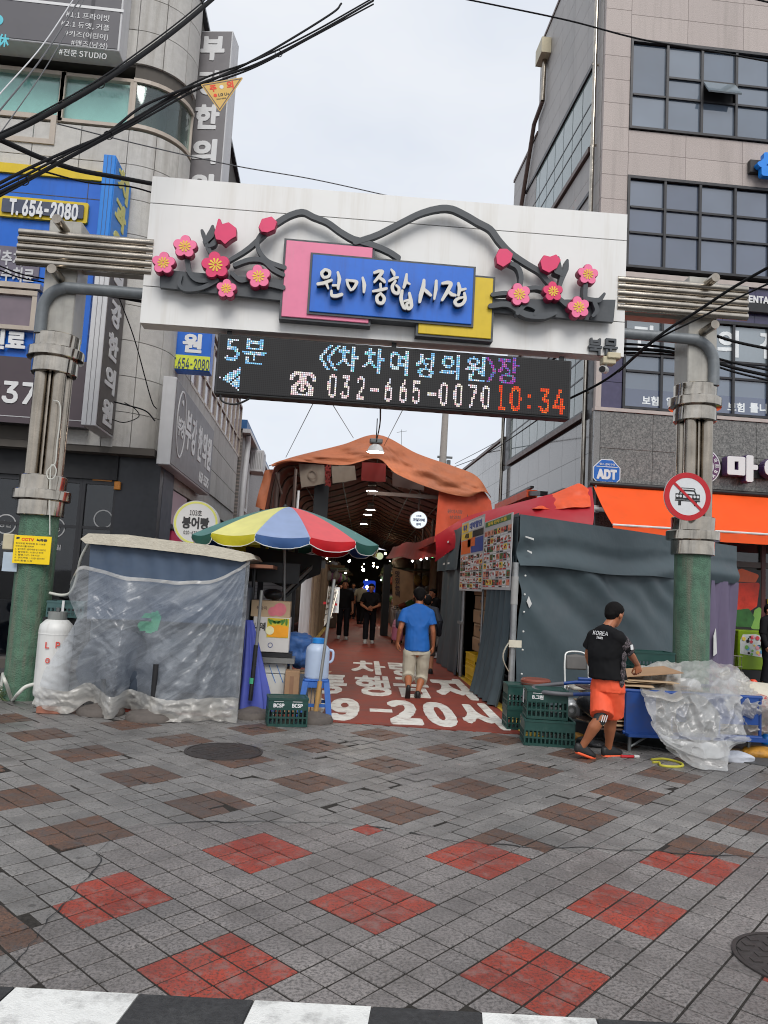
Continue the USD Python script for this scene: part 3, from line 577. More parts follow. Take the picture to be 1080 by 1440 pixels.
# ---- no cars sign on the right pillar
ns = thing('traffic_sign', 'round no cars sign with red border and slash over a car on the right pillar', 'road sign', (RX-0.02, 9.75, 2.62))
c = at_y(968, 698, 9.72); R = 34.5/1080*9.72*1.03
M_sred = mat('sign_red', srgb(178, 20, 30), 0.35, var=0.05); M_swh = mat('sign_white', (0.62, 0.63, 0.64), 0.4, var=0.04)
def disc(r, d, y): return frame(extr(Point(0, 0).buffer(r, 24), d), (c[0], y, c[2]))
part(ns, 'back_plate', disc(R*1.0, 0.02, 9.765), M_wh)
part(ns, 'border', frame(extr(Point(0, 0).buffer(R, 24).difference(Point(0, 0).buffer(R*0.78, 24)), 0.006), (c[0], 9.744, c[2])), M_sred)
part(ns, 'face', disc(R*0.78, 0.003, 9.744), M_swh)
k = R/100.
car = union_all([Polygon([(-38, 14), (-32, 30), (30, 30), (38, 14), (32, 14), (27, 24), (-28, 24), (-32, 14)]), sbox(-52, -12, 52, 13).difference(sbox(-20, -4, 20, 8)).difference(union_all([Point(x, 3).buffer(6) for x in (-44, -30, 30, 44)])), sbox(-54, -18, 54, -14), sbox(-40, -36, -28, -18), sbox(28, -36, 40, -18), Polygon([(-34, 31), (-28, 38), (28, 38), (34, 31)])]).difference(Polygon([(-30, 31), (-26, 35.5), (26, 35.5), (30, 31)]))
car = affinity.scale(car, k, k, origin=(0, 0)); car = affinity.translate(car, 0, -2*k)
part(ns, 'car_symbol', frame(extr(car, 0.003), (c[0], 9.740, c[2])), M_blk)
sl = affinity.rotate(sbox(-R*0.79, -R*0.055, R*0.79, R*0.055), -42, origin=(0, 0))
part(ns, 'slash', frame(extr(sl, 0.003), (c[0], 9.736, c[2])), M_sred)
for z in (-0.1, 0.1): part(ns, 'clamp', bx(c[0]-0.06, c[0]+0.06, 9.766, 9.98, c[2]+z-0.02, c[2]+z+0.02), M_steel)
# ---- yellow notice on the left pillar, with a white slip behind
c = at_y(43.5, 773, 9.9)
nt = thing('notice_sign', 'yellow CCTV notice in Korean tied to the green left pillar', 'notice', (c[0], 9.92, c[2]-0.18))
M_ny = mat('notice_yellow', srgb(240, 205, 10), 0.45, var=0.04); M_ntx = mat('notice_text', (0.03, 0.03, 0.03), 0.6); M_nred = mat('notice_red', srgb(220, 60, 20), 0.6)
part(nt, 'board', bx(c[0]-0.225, c[0]+0.225, 9.93, 9.945, c[2]-0.175, c[2]+0.175), M_ny)
part(nt, 'heading', frame(txt('CCTV', 0.15, 0.036, 0.002, 3, 'i'), (c[0]-0.06, 9.93, c[2]+0.125)), M_nred)
part(nt, 'heading', frame(txt('녹화중', 0.13, 0.036, 0.002, 3), (c[0]+0.11, 9.93, c[2]+0.125)), M_ntx)
part(nt, 'camera_mark', frame(extr([(-0.02, -0.012), (0.02, -0.004), (0.02, 0.016), (-0.02, 0.016)], 0.002), (c[0]-0.18, 9.93, c[2]+0.135)), M_ntx)
for i, (s, w) in enumerate((('범죄예방 화재예방 및 시설물', 0.36), ('안전관리를 위하여', 0.22), ('1. 설치목적 : 범죄예방 및 시설안전', 0.37), ('2. 촬영범위 : 시장 내 전역', 0.34), ('3. 촬영시간 : 24시간', 0.30), ('4. 관리책임 : 시장 상인회', 0.36), ('원미종합시장', 0.22))):
    part(nt, 'text_line', frame(txt(s, w, 0.022, 0.0015, 0, size=32, simp=1.2), (c[0]-0.2+w/2, 9.93, c[2]+0.075-i*0.036)), M_ntx)
q = at_y(14, 790, 10.0); single('paper_notice', bx(q[0]-0.09, q[0]+0.09, 10.0, 10.01, q[2]-0.12, q[2]+0.12), mat('paper_blue', (0.42, 0.5, 0.58), 0.7), 'pale blue paper slip half hidden left of the yellow notice', 'notice')
q = at_y(15, 762, 10.05); single('junction_box', bx(q[0]-0.08, q[0]+0.05, 10.0, 10.12, q[2]-0.1, q[2]+0.1, 0.01), M_beige, 'small beige box above the pale blue paper slip left of the green pillar', 'junction box')
# ================================================================ left building: pale stone with a round corner
M_stone = [mat(f'pale_stone_{i}', c, 0.7, var=0.10, scale=9, bump=0.35, bscale=70, dirt=(0.19, 0.165, 0.13), dirt_refl_amt=0.6, dscale=0.9, streak=True) for i, c in enumerate([(0.47, 0.455, 0.43), (0.44, 0.425, 0.40), (0.49, 0.475, 0.445)])]
M_jt = mat('stone_joint', (0.09, 0.08, 0.07), 0.9)
M_alu = mat('window_frame_tan', (0.42, 0.36, 0.30), 0.45, var=0.08, dirt=(0.25, 0.17, 0.12), dscale=2)
M_teal = glass('pane_teal', (0.80, 0.93, 0.91), 0.9)
M_blind = mat('room_pale', (0.62, 0.72, 0.70), 0.8, var=0.06)
M_roomd = mat('room_dark', (0.06, 0.075, 0.075), 0.8)
M_shopdk = mat('shop_dark', (0.014, 0.014, 0.016), 0.6)
lb = thing('corner_building', 'pale stone clinic building with rounded corner and teal windows left of the gate', 'building', (-6.5, 16, 0))
CX, CY, CR = -3.8, 13.9, 0.9
def arcp(a, r=CR): return np.array([CX+r*math.sin(a), CY-r*math.cos(a)])       # a = 0 faces the street, 90 the alley
Z0, DZ = 3.72, 0.62
part(lb, 'core', cat_([bx(-12, CX, 13.06, 24.9, 3.75, 9.2), bx(-12, CX, 13.6, 24.9, 9.2, 10.5), bx(-12, CX, 13.06, 24.9, 10.5, 12.38), bx(CX, -2.96, CY, 24.9, 3.75, 12.38)]), M_jt)
def curved(r0, r1, a0, a1, z0, z1, n=6):
    A_ = np.linspace(a0, a1, n+1); P = [(arcp(a, r0), arcp(a, r1)) for a in A_]
    ring = [tuple(p[1]) for p in P]+[tuple(p[0]) for p in P[::-1]]
    m = extr(ring, z1-z0); m.apply_translation((0, 0, z0)); return m
part(lb, 'corner_core', cat_([curved(0.1, CR-0.05, 0, math.pi/2, Z0+.02, 9.3, 8), curved(0.1, CR-0.5, 0, math.pi/2, 9.3, 10.3, 8), curved(0.1, CR-0.05, 0, math.pi/2, 10.3, 12.38, 8)]), M_jt)
row = 0
for k in range(14):
    z0, z1 = Z0+k*DZ+0.006, Z0+(k+1)*DZ-0.006
    win = 9.25 < (z0+z1)/2 < 10.35
    if not win:
        for j in range(3):
            part(lb, 'corner_panel', curved(CR-0.05, CR, math.pi/2*j/3+0.007, math.pi/2*(j+1)/3-0.007, z0, z1, 5), M_stone[NP.integers(3)], smooth=25)
        for j in range(10):
            x1 = CX-0.006-j*0.8; x0 = x1-0.788
            if z1 < 8.2 and x1 < -4.3: continue
            part(lb, 'stone_panel', bx(x0, x1, 13.0, 13.06, z0, z1, 0.004), M_stone[NP.integers(3)])
    for j in range(12):
        y0 = CY+0.006+j*0.9; y1 = y0+0.888
        if 5.5 < (z0+z1)/2 < 7.3 and 15.3 < y0: continue
        if z0 > 8.0: continue
        part(lb, 'stone_panel', bx(-2.96, -2.9, y0, y1, z0, z1, 0.004), M_stone[NP.integers(3)])
# third floor window band
def window(par, x0, x1, z0, z1, y, cols, mfr, mpane, rows=(), fr=0.05, back=None, depth=0.05, skip=()):
    """frame bars, and one pane per opening, facing the street"""
    xs = [x0+(x1-x0)*c for c in cols]; zs = [z0, *rows, z1]
    f = [bx(x0-fr, x1+fr, y-depth, y+depth, z1, z1+fr), bx(x0-fr, x1+fr, y-depth, y+depth, z0-fr, z0), bx(x0-fr, x0, y-depth, y+depth, z0, z1), bx(x1, x1+fr, y-depth, y+depth, z0, z1)]
    for x in xs[1:-1]: f.append(bx(x-fr/2, x+fr/2, y-depth*0.9, y+depth*0.9, z0, z1))
    for z in zs[1:-1]: f.append(bx(x0, x1, y-depth*0.8, y+depth*0.8, z-fr/2, z+fr/2))
    w = part(par, 'window', cat_(f), mfr)
    for i in range(len(xs)-1):
        for j in range(len(zs)-1):
            if (i, j) in skip: continue
            part(w, 'pane', bx(xs[i]+fr/2, xs[i+1]-fr/2, y-0.008, y+0.008, zs[j]+fr/2, zs[j+1]-fr/2), mpane)
    return w
window(lb, -7.6, -5.05, 9.42, 10.2, 13.08, (0, 0.45, 1), M_alu, M_teal, fr=0.07)
window(lb, -4.98, -3.86, 9.42, 10.2, 13.08, (0, 1), M_alu, M_teal, fr=0.06)
window(lb, -7.6, -5.12, 8.98, 9.33, 13.02, (0, 0.4, 1), M_alu, M_teal, fr=0.09)
part(lb, 'window_post', bx(-5.0, -4.96, 13.03, 13.13, 9.37, 10.27), M_alu); part(lb, 'room_wall', cat_([bx(-9, -3.8, 13.2, 13.24, 9.3, 10.3), bx(-9, -5.1, 13.1, 13.14, 8.9, 9.35)]), M_blind)  # pale plane added close behind the glass as blinds, to brighten the panes
cw = part(lb, 'curved_window', cat_([curved(CR-0.09, CR+0.0, 0, math.pi/2, 9.36, 9.43, 10), curved(CR-0.09, CR+0.0, 0, math.pi/2, 10.2, 10.27, 10), curved(CR-0.08, CR-0.01, 0, 0.06, 9.43, 10.2, 1), curved(CR-0.08, CR-0.01, math.pi/2-0.06, math.pi/2, 9.43, 10.2, 1)]), M_alu)
part(cw, 'pane', curved(CR-0.06, CR-0.045, 0.06, math.pi/2-0.06, 9.43, 10.2, 10), M_teal, smooth=30)
# alley side windows, purple film
M_purp = mat('pane_purple', (0.155, 0.115, 0.135), 0.12, var=0.15, scale=2, spec=0.8)
ys = [15.6+0.95*k for k in range(11)]
for k in range(10):
    w = part(lb, 'side_window', cat_([bx(-2.98, -2.9, ys[k], ys[k]+0.06, 5.55, 7.25), bx(-2.98, -2.9, ys[k+1]-0.06, ys[k+1]-0.01, 5.55, 7.25), bx(-2.98, -2.89, ys[k]+.06, ys[k+1]-.06, 5.55, 5.62), bx(-2.98, -2.89, ys[k]+.06, ys[k+1]-.06, 7.18, 7.25), bx(-2.98, -2.91, ys[k]+.06, ys[k+1]-.06, 6.15, 6.2)]), M_alu)
    for z0, z1 in ((5.62, 6.15), (6.2, 7.18)): part(w, 'pane', bx(-2.955, -2.945, ys[k]+0.06, ys[k+1]-0.06, z0, z1), M_purp)
part(lb, 'soffit', bx(-12, -2.92, 13.02, 14.3, 3.62, 3.74), M_jt)
part(lb, 'side_lintel', bx(-3.3, -2.93, 14.4, 24.9, 3.3, 3.72), M_stone[1])
# ground floor: dark shop front
x160, x222 = at_y(163, 700, 13.35)[0], at_y(223, 700, 13.35)[0]
M_dkwall = mat('dark_cladding', (0.022, 0.024, 0.03), 0.35, var=0.1); M_dkblue = mat('slate_blue_pillar', (0.065, 0.078, 0.10), 0.5, var=0.1, dirt=(0.04, 0.04, 0.045), dscale=1)
part(lb, 'dark_wall', bx(x160, x222, 13.35, 13.6, 0, 3.62), M_dkwall)
part(lb, 'corner_pillar', bx(x222-0.4, x222+0.003, 13.61, 14.55, 0, 3.62), M_dkblue)
M_shopglass = glass('shop_glass', (0.45, 0.47, 0.5), 0.8)
M_mull = mat('dark_mullion', (0.035, 0.035, 0.038), 0.4, metal=0.3)
xm = [-9.5, -7.9, at_y(-70, 760, 13.4)[0], at_y(110, 760, 13.4)[0]+0.0, x160]
for k in range(len(xm)-1):
    d = part(lb, 'shop_window', cat_([bx(xm[k], xm[k]+0.05, 13.36, 13.46, 0.1, 3.2), bx(xm[k+1]-0.05, xm[k+1]-0.002, 13.36, 13.46, 0.1, 3.2), bx(xm[k]+.05, xm[k+1]-.05, 13.36, 13.46, 3.12, 3.2), bx(xm[k]+.05, xm[k+1]-.05, 13.36, 13.46, 0.0, 0.18), bx(xm[k]+.05, xm[k+1]-.05, 13.37, 13.45, 2.35, 2.4)]), M_mull)
    part(d, 'pane', bx(xm[k]+0.05, xm[k+1]-0.05, 13.4, 13.41, 0.18, 2.35), M_shopglass); part(d, 'pane', bx(xm[k]+0.05, xm[k+1]-0.05, 13.4, 13.41, 2.4, 3.12), M_shopglass)
part(lb, 'shop_header', bx(-12, x160, 13.3, 13.55, 3.2, 3.62), M_shopdk)
part(lb, 'shop_room', cat_([bx(-12, -3.4, 17, 17.1, 0, 3.6), bx(-3.45, -3.3, 14.6, 24.9, 0, 3.3), bx(-12, -3.4, 13.5, 17, -0.02, 0.01)]), M_shopdk)
part(lb, 'counter', bx(-8, -5, 15.2, 15.8, 0, 1.0), M_dkblue)
part(lb, 'sill_step', bx(-12, x160, 13.0, 13.35, 0, 0.16), M_jt)
M_decal = mat('decal_white', (0.36, 0.36, 0.36), 0.6)
def ring(r0, r1): return extr(Point(0, 0).buffer(r1, 20).difference(Point(0, 0).buffer(r0, 20)), 0.002)
for px_, py_ in ((8, 737), (77, 742)):
    c = at_y(px_, py_, 13.39); part(lb, 'shop_decal', frame(ring(0.15, 0.17), (c[0], 13.395, c[2])), M_decal)
    part(lb, 'shop_decal', frame(txt('낭만', 0.2, None, 0.002, 1), (c[0], 13.395, c[2])), M_decal); part(lb, 'shop_decal', frame(txt('스마일', 0.26, None, 0.002, 1), (c[0], 13.395, c[2]-0.33)), M_decal)
c = at_y(145, 730, 13.39); part(lb, 'shop_decal', frame(ring(0.14, 0.16), (c[0], 13.395, c[2])), M_decal)
c = at_y(165, 683, 13.3); part(lb, 'orange_lamp', bx(c[0]-0.05, c[0]+0.05, 13.27, 13.35, c[2]-0.07, c[2]+0.07, 0.01), mat('amber_plastic', (0.55, 0.2, 0.02), 0.35))
c = at_y(143, 674, 13.3); part(lb, 'amber_strip', bx(c[0]-0.16, c[0]+0.16, 13.33, 13.36, c[2]-0.025, c[2]+0.025), MATS['amber_plastic'])
# alley side, ground floor: pale pink boards and roller doors
M_pinkb = mat('board_pink', (0.50, 0.37, 0.42), 0.55, var=0.06, dirt=(0.35, 0.27, 0.3), dscale=1.5); M_hot = mat('board_magenta', srgb(205, 60, 100), 0.5)
M_door = mat('grey_door', (0.15, 0.155, 0.14), 0.6, var=0.1, dirt=(0.08, 0.08, 0.07), dscale=1.5, streak=True)
part(lb, 'pink_board', bx(-2.95, -2.9, 14.62, 16.3, 2.62, 3.25), M_pinkb); part(lb, 'pink_board', bx(-2.95, -2.9, 14.62, 16.2, 0.4, 2.2), M_pinkb); part(lb, 'magenta_board', bx(-2.95, -2.905, 15.0, 16.2, 2.24, 2.5), M_hot)
part(lb, 'pink_frame', bx(-2.94, -2.88, 14.6, 16.35, 2.52, 2.61), M_mull)
for i, ch in enumerate('추억의국화빵'): part(lb, 'board_letter', frame(txt(ch, 0.15, None, 0.003, 2), (-2.898, 15.25+0.0*i, 2.0-0.22*i), (0, 1, 0)), M_ntx)
for y0, y1 in ((16.6, 17.8), (18.1, 19.6), (19.9, 21.4), (21.8, 23.4)): 
    part(lb, 'side_door', bx(-2.98, -2.91, y0, y1, 0.1, 3.2), M_door)
    part(lb, 'side_pier', bx(-3.0, -2.9, y1+0.01, y1+0.27, 0, 3.29), M_stone[1])
# ---- signs on it
M_sgrey = mat('sign_grey', (0.092, 0.088, 0.098), 0.5, var=0.08, scale=3); M_sbox = mat('sign_box_white', (0.55, 0.55, 0.56), 0.45, var=0.05, dirt=(0.35, 0.34, 0.33), dscale=1.5, streak=True)
M_ltr = mat('letter_white', (0.66, 0.66, 0.66), 0.5, var=0.03); M_ltrg = mat('letter_grey', (0.46, 0.46, 0.47), 0.5)
def fascia(name, label, cat, x0, x1, z0, z1, y0, y1, mface, border=0.02, mbox=None, group=None):
    t = thing(name, label, cat, ((x0+x1)/2, (y0+y1)/2, z0), group=group)
    part(t, 'box', bx(x0, x1, y0+0.01, y1, z0, z1, 0.01), mbox or M_sbox)
    part(t, 'face', bx(x0+border, x1-border, y0-0.002, y0+0.02, z0+border, z1-border), mface); return t
def letters(t, s, px0, px1, py0, py1, y, m=None, depth=0.004, bold=2, name='letter', font='k', split=True, shear=0.0, size=64):
    """lettering on a face at y, inside the measured pixel box (left, right at mid height, top, bottom at mid width)"""
    cx, cy = (px0+px1)/2, (py0+py1)/2
    a, b = at_y(px0, cy-(px1-px0)/2*SL, y), at_y(px1, cy+(px1-px0)/2*SL, y); top, bot = at_y(cx, py0, y), at_y(cx, py1, y)
    m_ = txt(s, b[0]-a[0], top[2]-bot[2], depth, bold, font, shear=shear, size=size)
    part(t, name, frame(m_, ((a[0]+b[0])/2, y, (top[2]+bot[2])/2)), m or M_ltr)
SL = 0.08
t = fascia('studio_sign', 'dark grey studio sign with white hashtag lines above the third floor windows', 'shop sign', -9.5, -3.96, 10.42, 12.0, 12.55, 13.0, M_sgrey, 0.03)
YF = 12.545
for s_, a_, b_, c_ in (('#1:1 프라이빗', 93, 154, 23), ('#2:1 듀엣, 커플', 86, 154, 36.5), ('#키즈(어린이)', 91, 152, 50), ('#맨즈(남성)', 100, 151, 63), ('#전문 STUDIO', 83, 150, 76)): letters(t, s_, a_, b_, c_-4.6, c_+4.6, YF, bold=0)
M_cyan = mat('letter_cyan', srgb(90, 190, 205), 0.5)
letters(t, '休', -3, 13, 48, 66, YF, M_cyan); c = at_y(-4, 28, YF); part(t, 'leaf_mark', frame(extr(Point(0, 0).buffer(0.1), 0.004), (c[0], YF, c[2])), M_cyan)
a, b = at_y(-120, -16, YF), at_y(174, 15.5, YF); part(t, 'white_rule', bx(a[0], b[0], YF-0.004, YF, b[2]-0.025, b[2]+0.025), M_ltr)
part(t, 'dark_stripe', bx(*(at_y(124, 50, YF)[0]+np.array([0, 0.06])), YF-0.0025, YF, 10.46, 11.97), mat('sign_seam', (0.05, 0.048, 0.055), 0.6))
# blue clinic fascia
z1 = at_y(60, 249, 12.85)[2]; zb = at_y(60, 506, 12.85)[2]; xr = at_y(128, 420, 12.85)[0]
M_fblue = mat('fascia_blue', srgb(0, 94, 192), 0.4, var=0.06, scale=2, dirt=(0.01, 0.05, 0.2), dscale=1.2, streak=True)
t = fascia('clinic_fascia', 'long blue clinic fascia with yellow top strip and telephone plate behind the left pillar', 'shop sign', -9.5, xr, zb, z1, 12.85, 13.0, M_fblue, 0.0, M_fblue)
part(t, 'yellow_strip', bx(-9.5, xr+0.05, 12.80, 12.99, z1+0.005, z1+0.17), MATS['sign_yellow'])
for k, x in enumerate((-5.9, -4.35)): part(t, 'seam', bx(x, x+0.012, 12.845, 12.85, zb, z1), MATS['sign_seam'])
part(t, 'seam', bx(-9.5, xr, 12.845, 12.85, z1-0.32, z1-0.305), MATS['sign_seam'])
p, q = at_y(3, 276, 12.8), at_y(120, 312, 12.8)
part(t, 'plate_border', frame(extr(sbox(p[0], q[2], q[0], p[2]-0.02).buffer(0.03), 0.06), (0, 12.845, 0)), MATS['sign_yellow']); part(t, 'plate', frame(extr(sbox(p[0]+0.05, q[2]+0.05, q[0]-0.05, p[2]-0.07).buffer(0.02), 0.02), (0, 12.77, 0)), mat('plate_navy', (0.05, 0.06, 0.10), 0.4))
letters(t, 'T. 654-2080', 13, 110, 283, 306, 12.745, M_ltr, bold=3, font='i')
M_lil = mat('panel_lilac', (0.13, 0.115, 0.15), 0.5)
p, q = at_y(-200, 340, 12.83), at_y(54, 392, 12.83); part(t, 'lilac_panel', bx(p[0], q[0], 12.82, 12.849, q[2], at_y(54, 350, 12.83)[2]), M_lil)
letters(t, '척추치', -14, 32, 352, 373, 12.815, M_ltrg, bold=2); letters(t, '도수치료', -14, 48, 375, 397, 12.815, M_ltrg, bold=2)
p, q = at_y(-60, 405, 12.8), at_y(46, 461, 12.8)
w = part(t, 'window', cat_([bx(p[0], q[0]+0.05, 12.72, 12.9, q[2]-0.07, q[2]), bx(p[0], q[0]+0.05, 12.72, 12.9, q[2]+0.52, q[2]+0.6), bx(q[0]-0.03, q[0]+0.05, 12.73, 12.9, q[2], q[2]+0.52), bx(p[0], q[0]+0.09, 12.7, 12.9, q[2]+0.63, q[2]+0.72)]), M_alu); part(w, 'pane', bx(p[0], q[0]-0.03, 12.78, 12.8, q[2], q[2]+0.52), M_purp)
letters(t, '진료', -18, 37, 464, 492, 12.80, M_ltr, 0.03, bold=3)
# brown fascia
z1 = zb-0.01; zb2 = at_y(60, 598, 12.8)[2]
t = fascia('brown_fascia', 'dark brown fascia with large white digits 337 under the blue clinic fascia', 'shop sign', -9.5, at_y(124, 560, 12.8)[0], zb2, z1, 12.75, 13.0, mat('fascia_brown', (0.060, 0.042, 0.050), 0.45, var=0.06), 0.0, M_mull)
letters(t, '837', -22, 52, 536, 567, 12.745, M_ltr, 0.01, bold=2, font='i')
part(t, 'thin_line', bx(-9.5, at_y(122, 585, 12.8)[0], 12.744, 12.749, zb2+0.1, zb2+0.112), M_ltrg)
# blade signs standing out from the wall by the pillar
def blade(name, label, px0, px1, ztop, zbot, y0, y1, mside, text, mtext, mfront, tall, w, start, tz=0.0):
    x0, x1 = at_y(px0[0], px0[1], y0)[0], at_y(px1[0], px1[1], y0)[0]
    t = thing(name, label, 'shop sign', ((x0+x1)/2, (y0+y1)/2, zbot))
    part(t, 'box', bx(x0, x1, y0, y1, zbot, ztop, 0.008), mfront); part(t, 'face', bx(x1+0.0005, x1+0.012, y0+0.02, y1-0.02, zbot+0.03, ztop-0.03), mside)
    for i, ch in enumerate(text): part(t, 'letter', frame(txt(ch, w, tall, 0.012, 3), (x1+0.012, (y0+y1)/2, start-i*tz), (0, 1, 0)), mtext)
    for k in (0.33, 0.66): part(t, 'edge_seam', bx(x0+(x1-x0)*k, x0+(x1-x0)*k+0.006, y0-0.003, y0+0.01, zbot+0.01, ztop-0.01), MATS['sign_seam'])
    return t
M_bl2 = mat('blade_blue', srgb(20, 120, 205), 0.4, var=0.05); M_pale = mat('letter_paleyellow', srgb(205, 200, 120), 0.5)
t = blade('blue_blade_sign', 'blue projecting sign with pale yellow Korean letters on its side, above the left pillar', (145, 230), (162, 230), at_y(150, 217, 12)[2], at_y(140, 345, 12)[2]-0.1, 12.0, 12.98, M_bl2, '치과의원', M_pale, M_bl2, 0.46, 0.62, at_y(170, 262, 12.5)[2], 0.52)
blade('brown_blade_sign', 'brown projecting sign with white edge and letters running down beside the left pillar', (117, 560), (138, 560), at_y(140, 335, 12)[2]-0.15, at_y(125, 598, 12)[2], 12.0, 12.98, mat('blade_brown', (0.075, 0.065, 0.062), 0.5), '부강한의원', M_ltr, M_sbox, 0.42, 0.56, 6.35, 0.54)
# tall grey sign high on the corner
t = thing('tall_clinic_sign', 'tall grey clinic sign with white letters stacked down it, above the gate at the left', 'shop sign', (-2.68, 14.4, 8.2), rotz=-9)
part(t, 'box', bx(-0.37, 0.37, -0.22, 0.22, 0, 3.98, 0.01), M_sbox, local=True); part(t, 'face', bx(-0.35, 0.35, -0.232, -0.219, 0.03, 3.95), mat('sign_midgrey', (0.17, 0.16, 0.165), 0.5, var=0.07), local=True)
for i, ch in enumerate('부강한의원'): part(t, 'letter', frame(txt(ch, 0.48, 0.5, 0.012, 3), (0, -0.232, 3.6-i*0.70)), M_ltr, local=True)
for z in (0.8, 2.6): part(t, 'bracket', cyl((-0.33, 0, z), (-0.75, -0.05, z), 0.03, 8), M_mull, local=True)
# small blue sign under the gate panel
p, q = at_y(239, 490, 14), at_y(297, 490, 14); zb = at_y(268, 521, 14)[2]
t = thing('blue_clinic_sign', 'small blue and yellow-green clinic sign hanging under the left end of the gate panel', 'shop sign', ((p[0]+q[0])/2, 14.15, zb))
part(t, 'box', bx(p[0], q[0], 14.0, 14.32, zb, 7.4, 0.01), M_fblue); lime = mat('sign_lime', srgb(205, 215, 60), 0.5)
zl = at_y(268, 500, 14)[2]; part(t, 'phone_strip', bx(p[0]+0.005, q[0]-0.005, 13.99, 14.005, zb+0.02, zl), lime)
letters(t, 'T.654-2080', 242, 294, 504, 519, 13.985, mat('letter_navy', (0.02, 0.05, 0.12), 0.5), bold=1, font='i'); letters(t, '원', 257, 284, 469, 496, 13.995, bold=3)
cz = at_y(270, 482, 14)[2]
for i, ch in enumerate('의과치'): part(t, 'letter', frame(txt(ch, 0.36, 0.36, 0.004, 3), ((p[0]+q[0])/2, 13.995, cz+0.42*(i+1))), M_ltr)
part(t, 'bracket', bx(-2.93, p[0], 14.1, 14.16, zb+0.2, zb+0.26), M_mull)
# long grey sign along the alley wall
t = thing('alley_clinic_sign', 'long grey clinic sign with oval emblem and 667-3375 on the alley wall', 'shop sign', (-2.78, 15.4, 3.45))
ztop = 5.02; zbt = 3.5
part(t, 'box', bx(-2.89, -2.665, 13.1, 17.7, zbt, ztop, 0.01), M_sbox); part(t, 'face', bx(-2.667, -2.652, 13.14, 17.68, zbt+0.03, ztop-0.03), MATS['sign_midgrey'])
ov = affinity.scale(Point(0, 0).buffer(1, 24), 0.42, 0.6); part(t, 'emblem', frame(extr(ov.difference(ov.buffer(-0.035)), 0.01), (-2.652, 13.75, 4.33), (0, 1, 0)), M_ltr)
part(t, 'emblem_letters', frame(txt('부강', 0.62, 0.34, 0.01, 2), (-2.652, 13.75, 4.27), (0, 1, 0)), M_ltr); part(t, 'emblem_dot', frame(extr(Point(0, 0).buffer(0.05), 0.01), (-2.652, 13.75, 4.72), (0, 1, 0)), M_ltr)
for i, (ch, y) in enumerate(zip('부강한의원', (14.5, 15.1, 15.85, 16.5, 17.15))): part(t, 'letter', frame(txt(ch, 0.5, 0.72, 0.012, 2), (-2.652, y, 4.36), (0, 1, 0)), M_ltr)
part(t, 'phone_number', frame(txt('667-3375', 1.3, 0.22, 0.008, 2, 'i'), (-2.652, 16.7, 3.72), (0, 1, 0)), M_ltr)
# round stall sign
c = at_y(275, 735, 11.5); r = 31/1080*11.5
t = thing('round_stall_sign', 'round white sign with yellow rim and black Korean lettering behind the covered stall', 'stall sign', (c[0], 11.6, c[2]-r))
def d_(rr, d, y, dx=0): return frame(extr(Point(0, 0).buffer(rr, 24), d), (c[0]+dx, y, c[2]))
part(t, 'drum', d_(r, 0.22, 11.75), M_sbox, smooth=30); part(t, 'rim', frame(extr(Point(0, 0).buffer(r*0.96, 24).difference(Point(0, 0).buffer(r*0.87, 24)), 0.004), (c[0], 11.528, c[2])), mat('rim_lime', srgb(215, 215, 110), 0.5)); part(t, 'face', d_(r*0.87, 0.003, 11.529), mat('face_white', (0.66, 0.66, 0.63), 0.5, var=0.03))
letters(t, '103호', 267, 284, 717, 725, 11.525, M_ntx, bold=1); letters(t, '붕어빵', 256, 294, 727, 744, 11.525, M_ntx, bold=3); letters(t, '010-6717-8513', 258, 294, 747, 752, 11.525, M_ntx, bold=1, font='i')
part(t, 'post', cyl((c[0], 11.7, 0), (c[0], 11.7, c[2]-r+0.02), 0.03, 8), M_mull)
# ---- second building further down the alley
b2 = thing('alley_house', 'low tiled house with blue roof edge and white downpipe down the alley on the left', 'house', (-4.5, 32, 0))
M_tile2 = MATS.get('x') or usdkit.material(stage, '/World/Looks/small_tile', {'g': ('geometry', {}), 'm': ('mapping', {'rotation': (0, 1.5708, 0)}), 'b': ('brick_texture', {'color1': (0.27, 0.22, 0.2), 'color2': (0.2, 0.17, 0.155), 'mortar': (0.12, 0.11, 0.1), 'scale': 5.0, 'mortar_size': 0.03, 'brick_width': 0.6, 'row_height': 0.3}), 's': ('separate_xyz', {}), 'c': ('combine_xyz', {}), 'p': ('principled_bsdf', {'roughness': 0.5})}, [('g.position', 's.vector'), ('s.y', 'c.x'), ('s.z', 'c.y'), ('c.vector', 'b.vector'), ('b.color', 'p.base_color')], surface='p.BSDF')
part(b2, 'wall', bx(-8, -2.85, 25.2, 40, 0, 6.5), M_tile2)
part(b2, 'roof_edge', bx(-8, -2.72, 25.1, 41, 6.55, 6.85), mat('roof_blue', srgb(40, 95, 150), 0.5)); part(b2, 'gutter', bx(-2.85, -2.6, 25.1, 41, 6.42, 6.55), M_sbox)
part(b2, 'downpipe', tube(spline([(-2.7, 25.5, 6.4), (-2.7, 25.6, 6.0), (-2.72, 25.3, 4.6), (-2.72, 25.3, 3.4)], 5), 0.09, 10), M_sbox, smooth=50); part(b2, 'downpipe', cyl((-2.65, 25.2, 3.4), (-2.6, 29, 3.25), 0.07, 10), M_sbox, smooth=50)
part(b2, 'window', cat_([bx(-2.87, -2.8, 26.2, 27.8, 4.0, 4.1), bx(-2.87, -2.8, 26.2, 26.32, 4.1, 5.8), bx(-2.87, -2.8, 27.68, 27.8, 4.1, 5.8)]), M_sbox)
part(b2, 'low_roof', frame(extr([(0, 0), (1.0, -0.25), (1.0, -0.33), (0, -0.1)], 8), (-2.85, 33, 3.45), (1, 0, 0), (0, 0, 1)), mat('rust_roof', (0.25, 0.09, 0.05), 0.7))
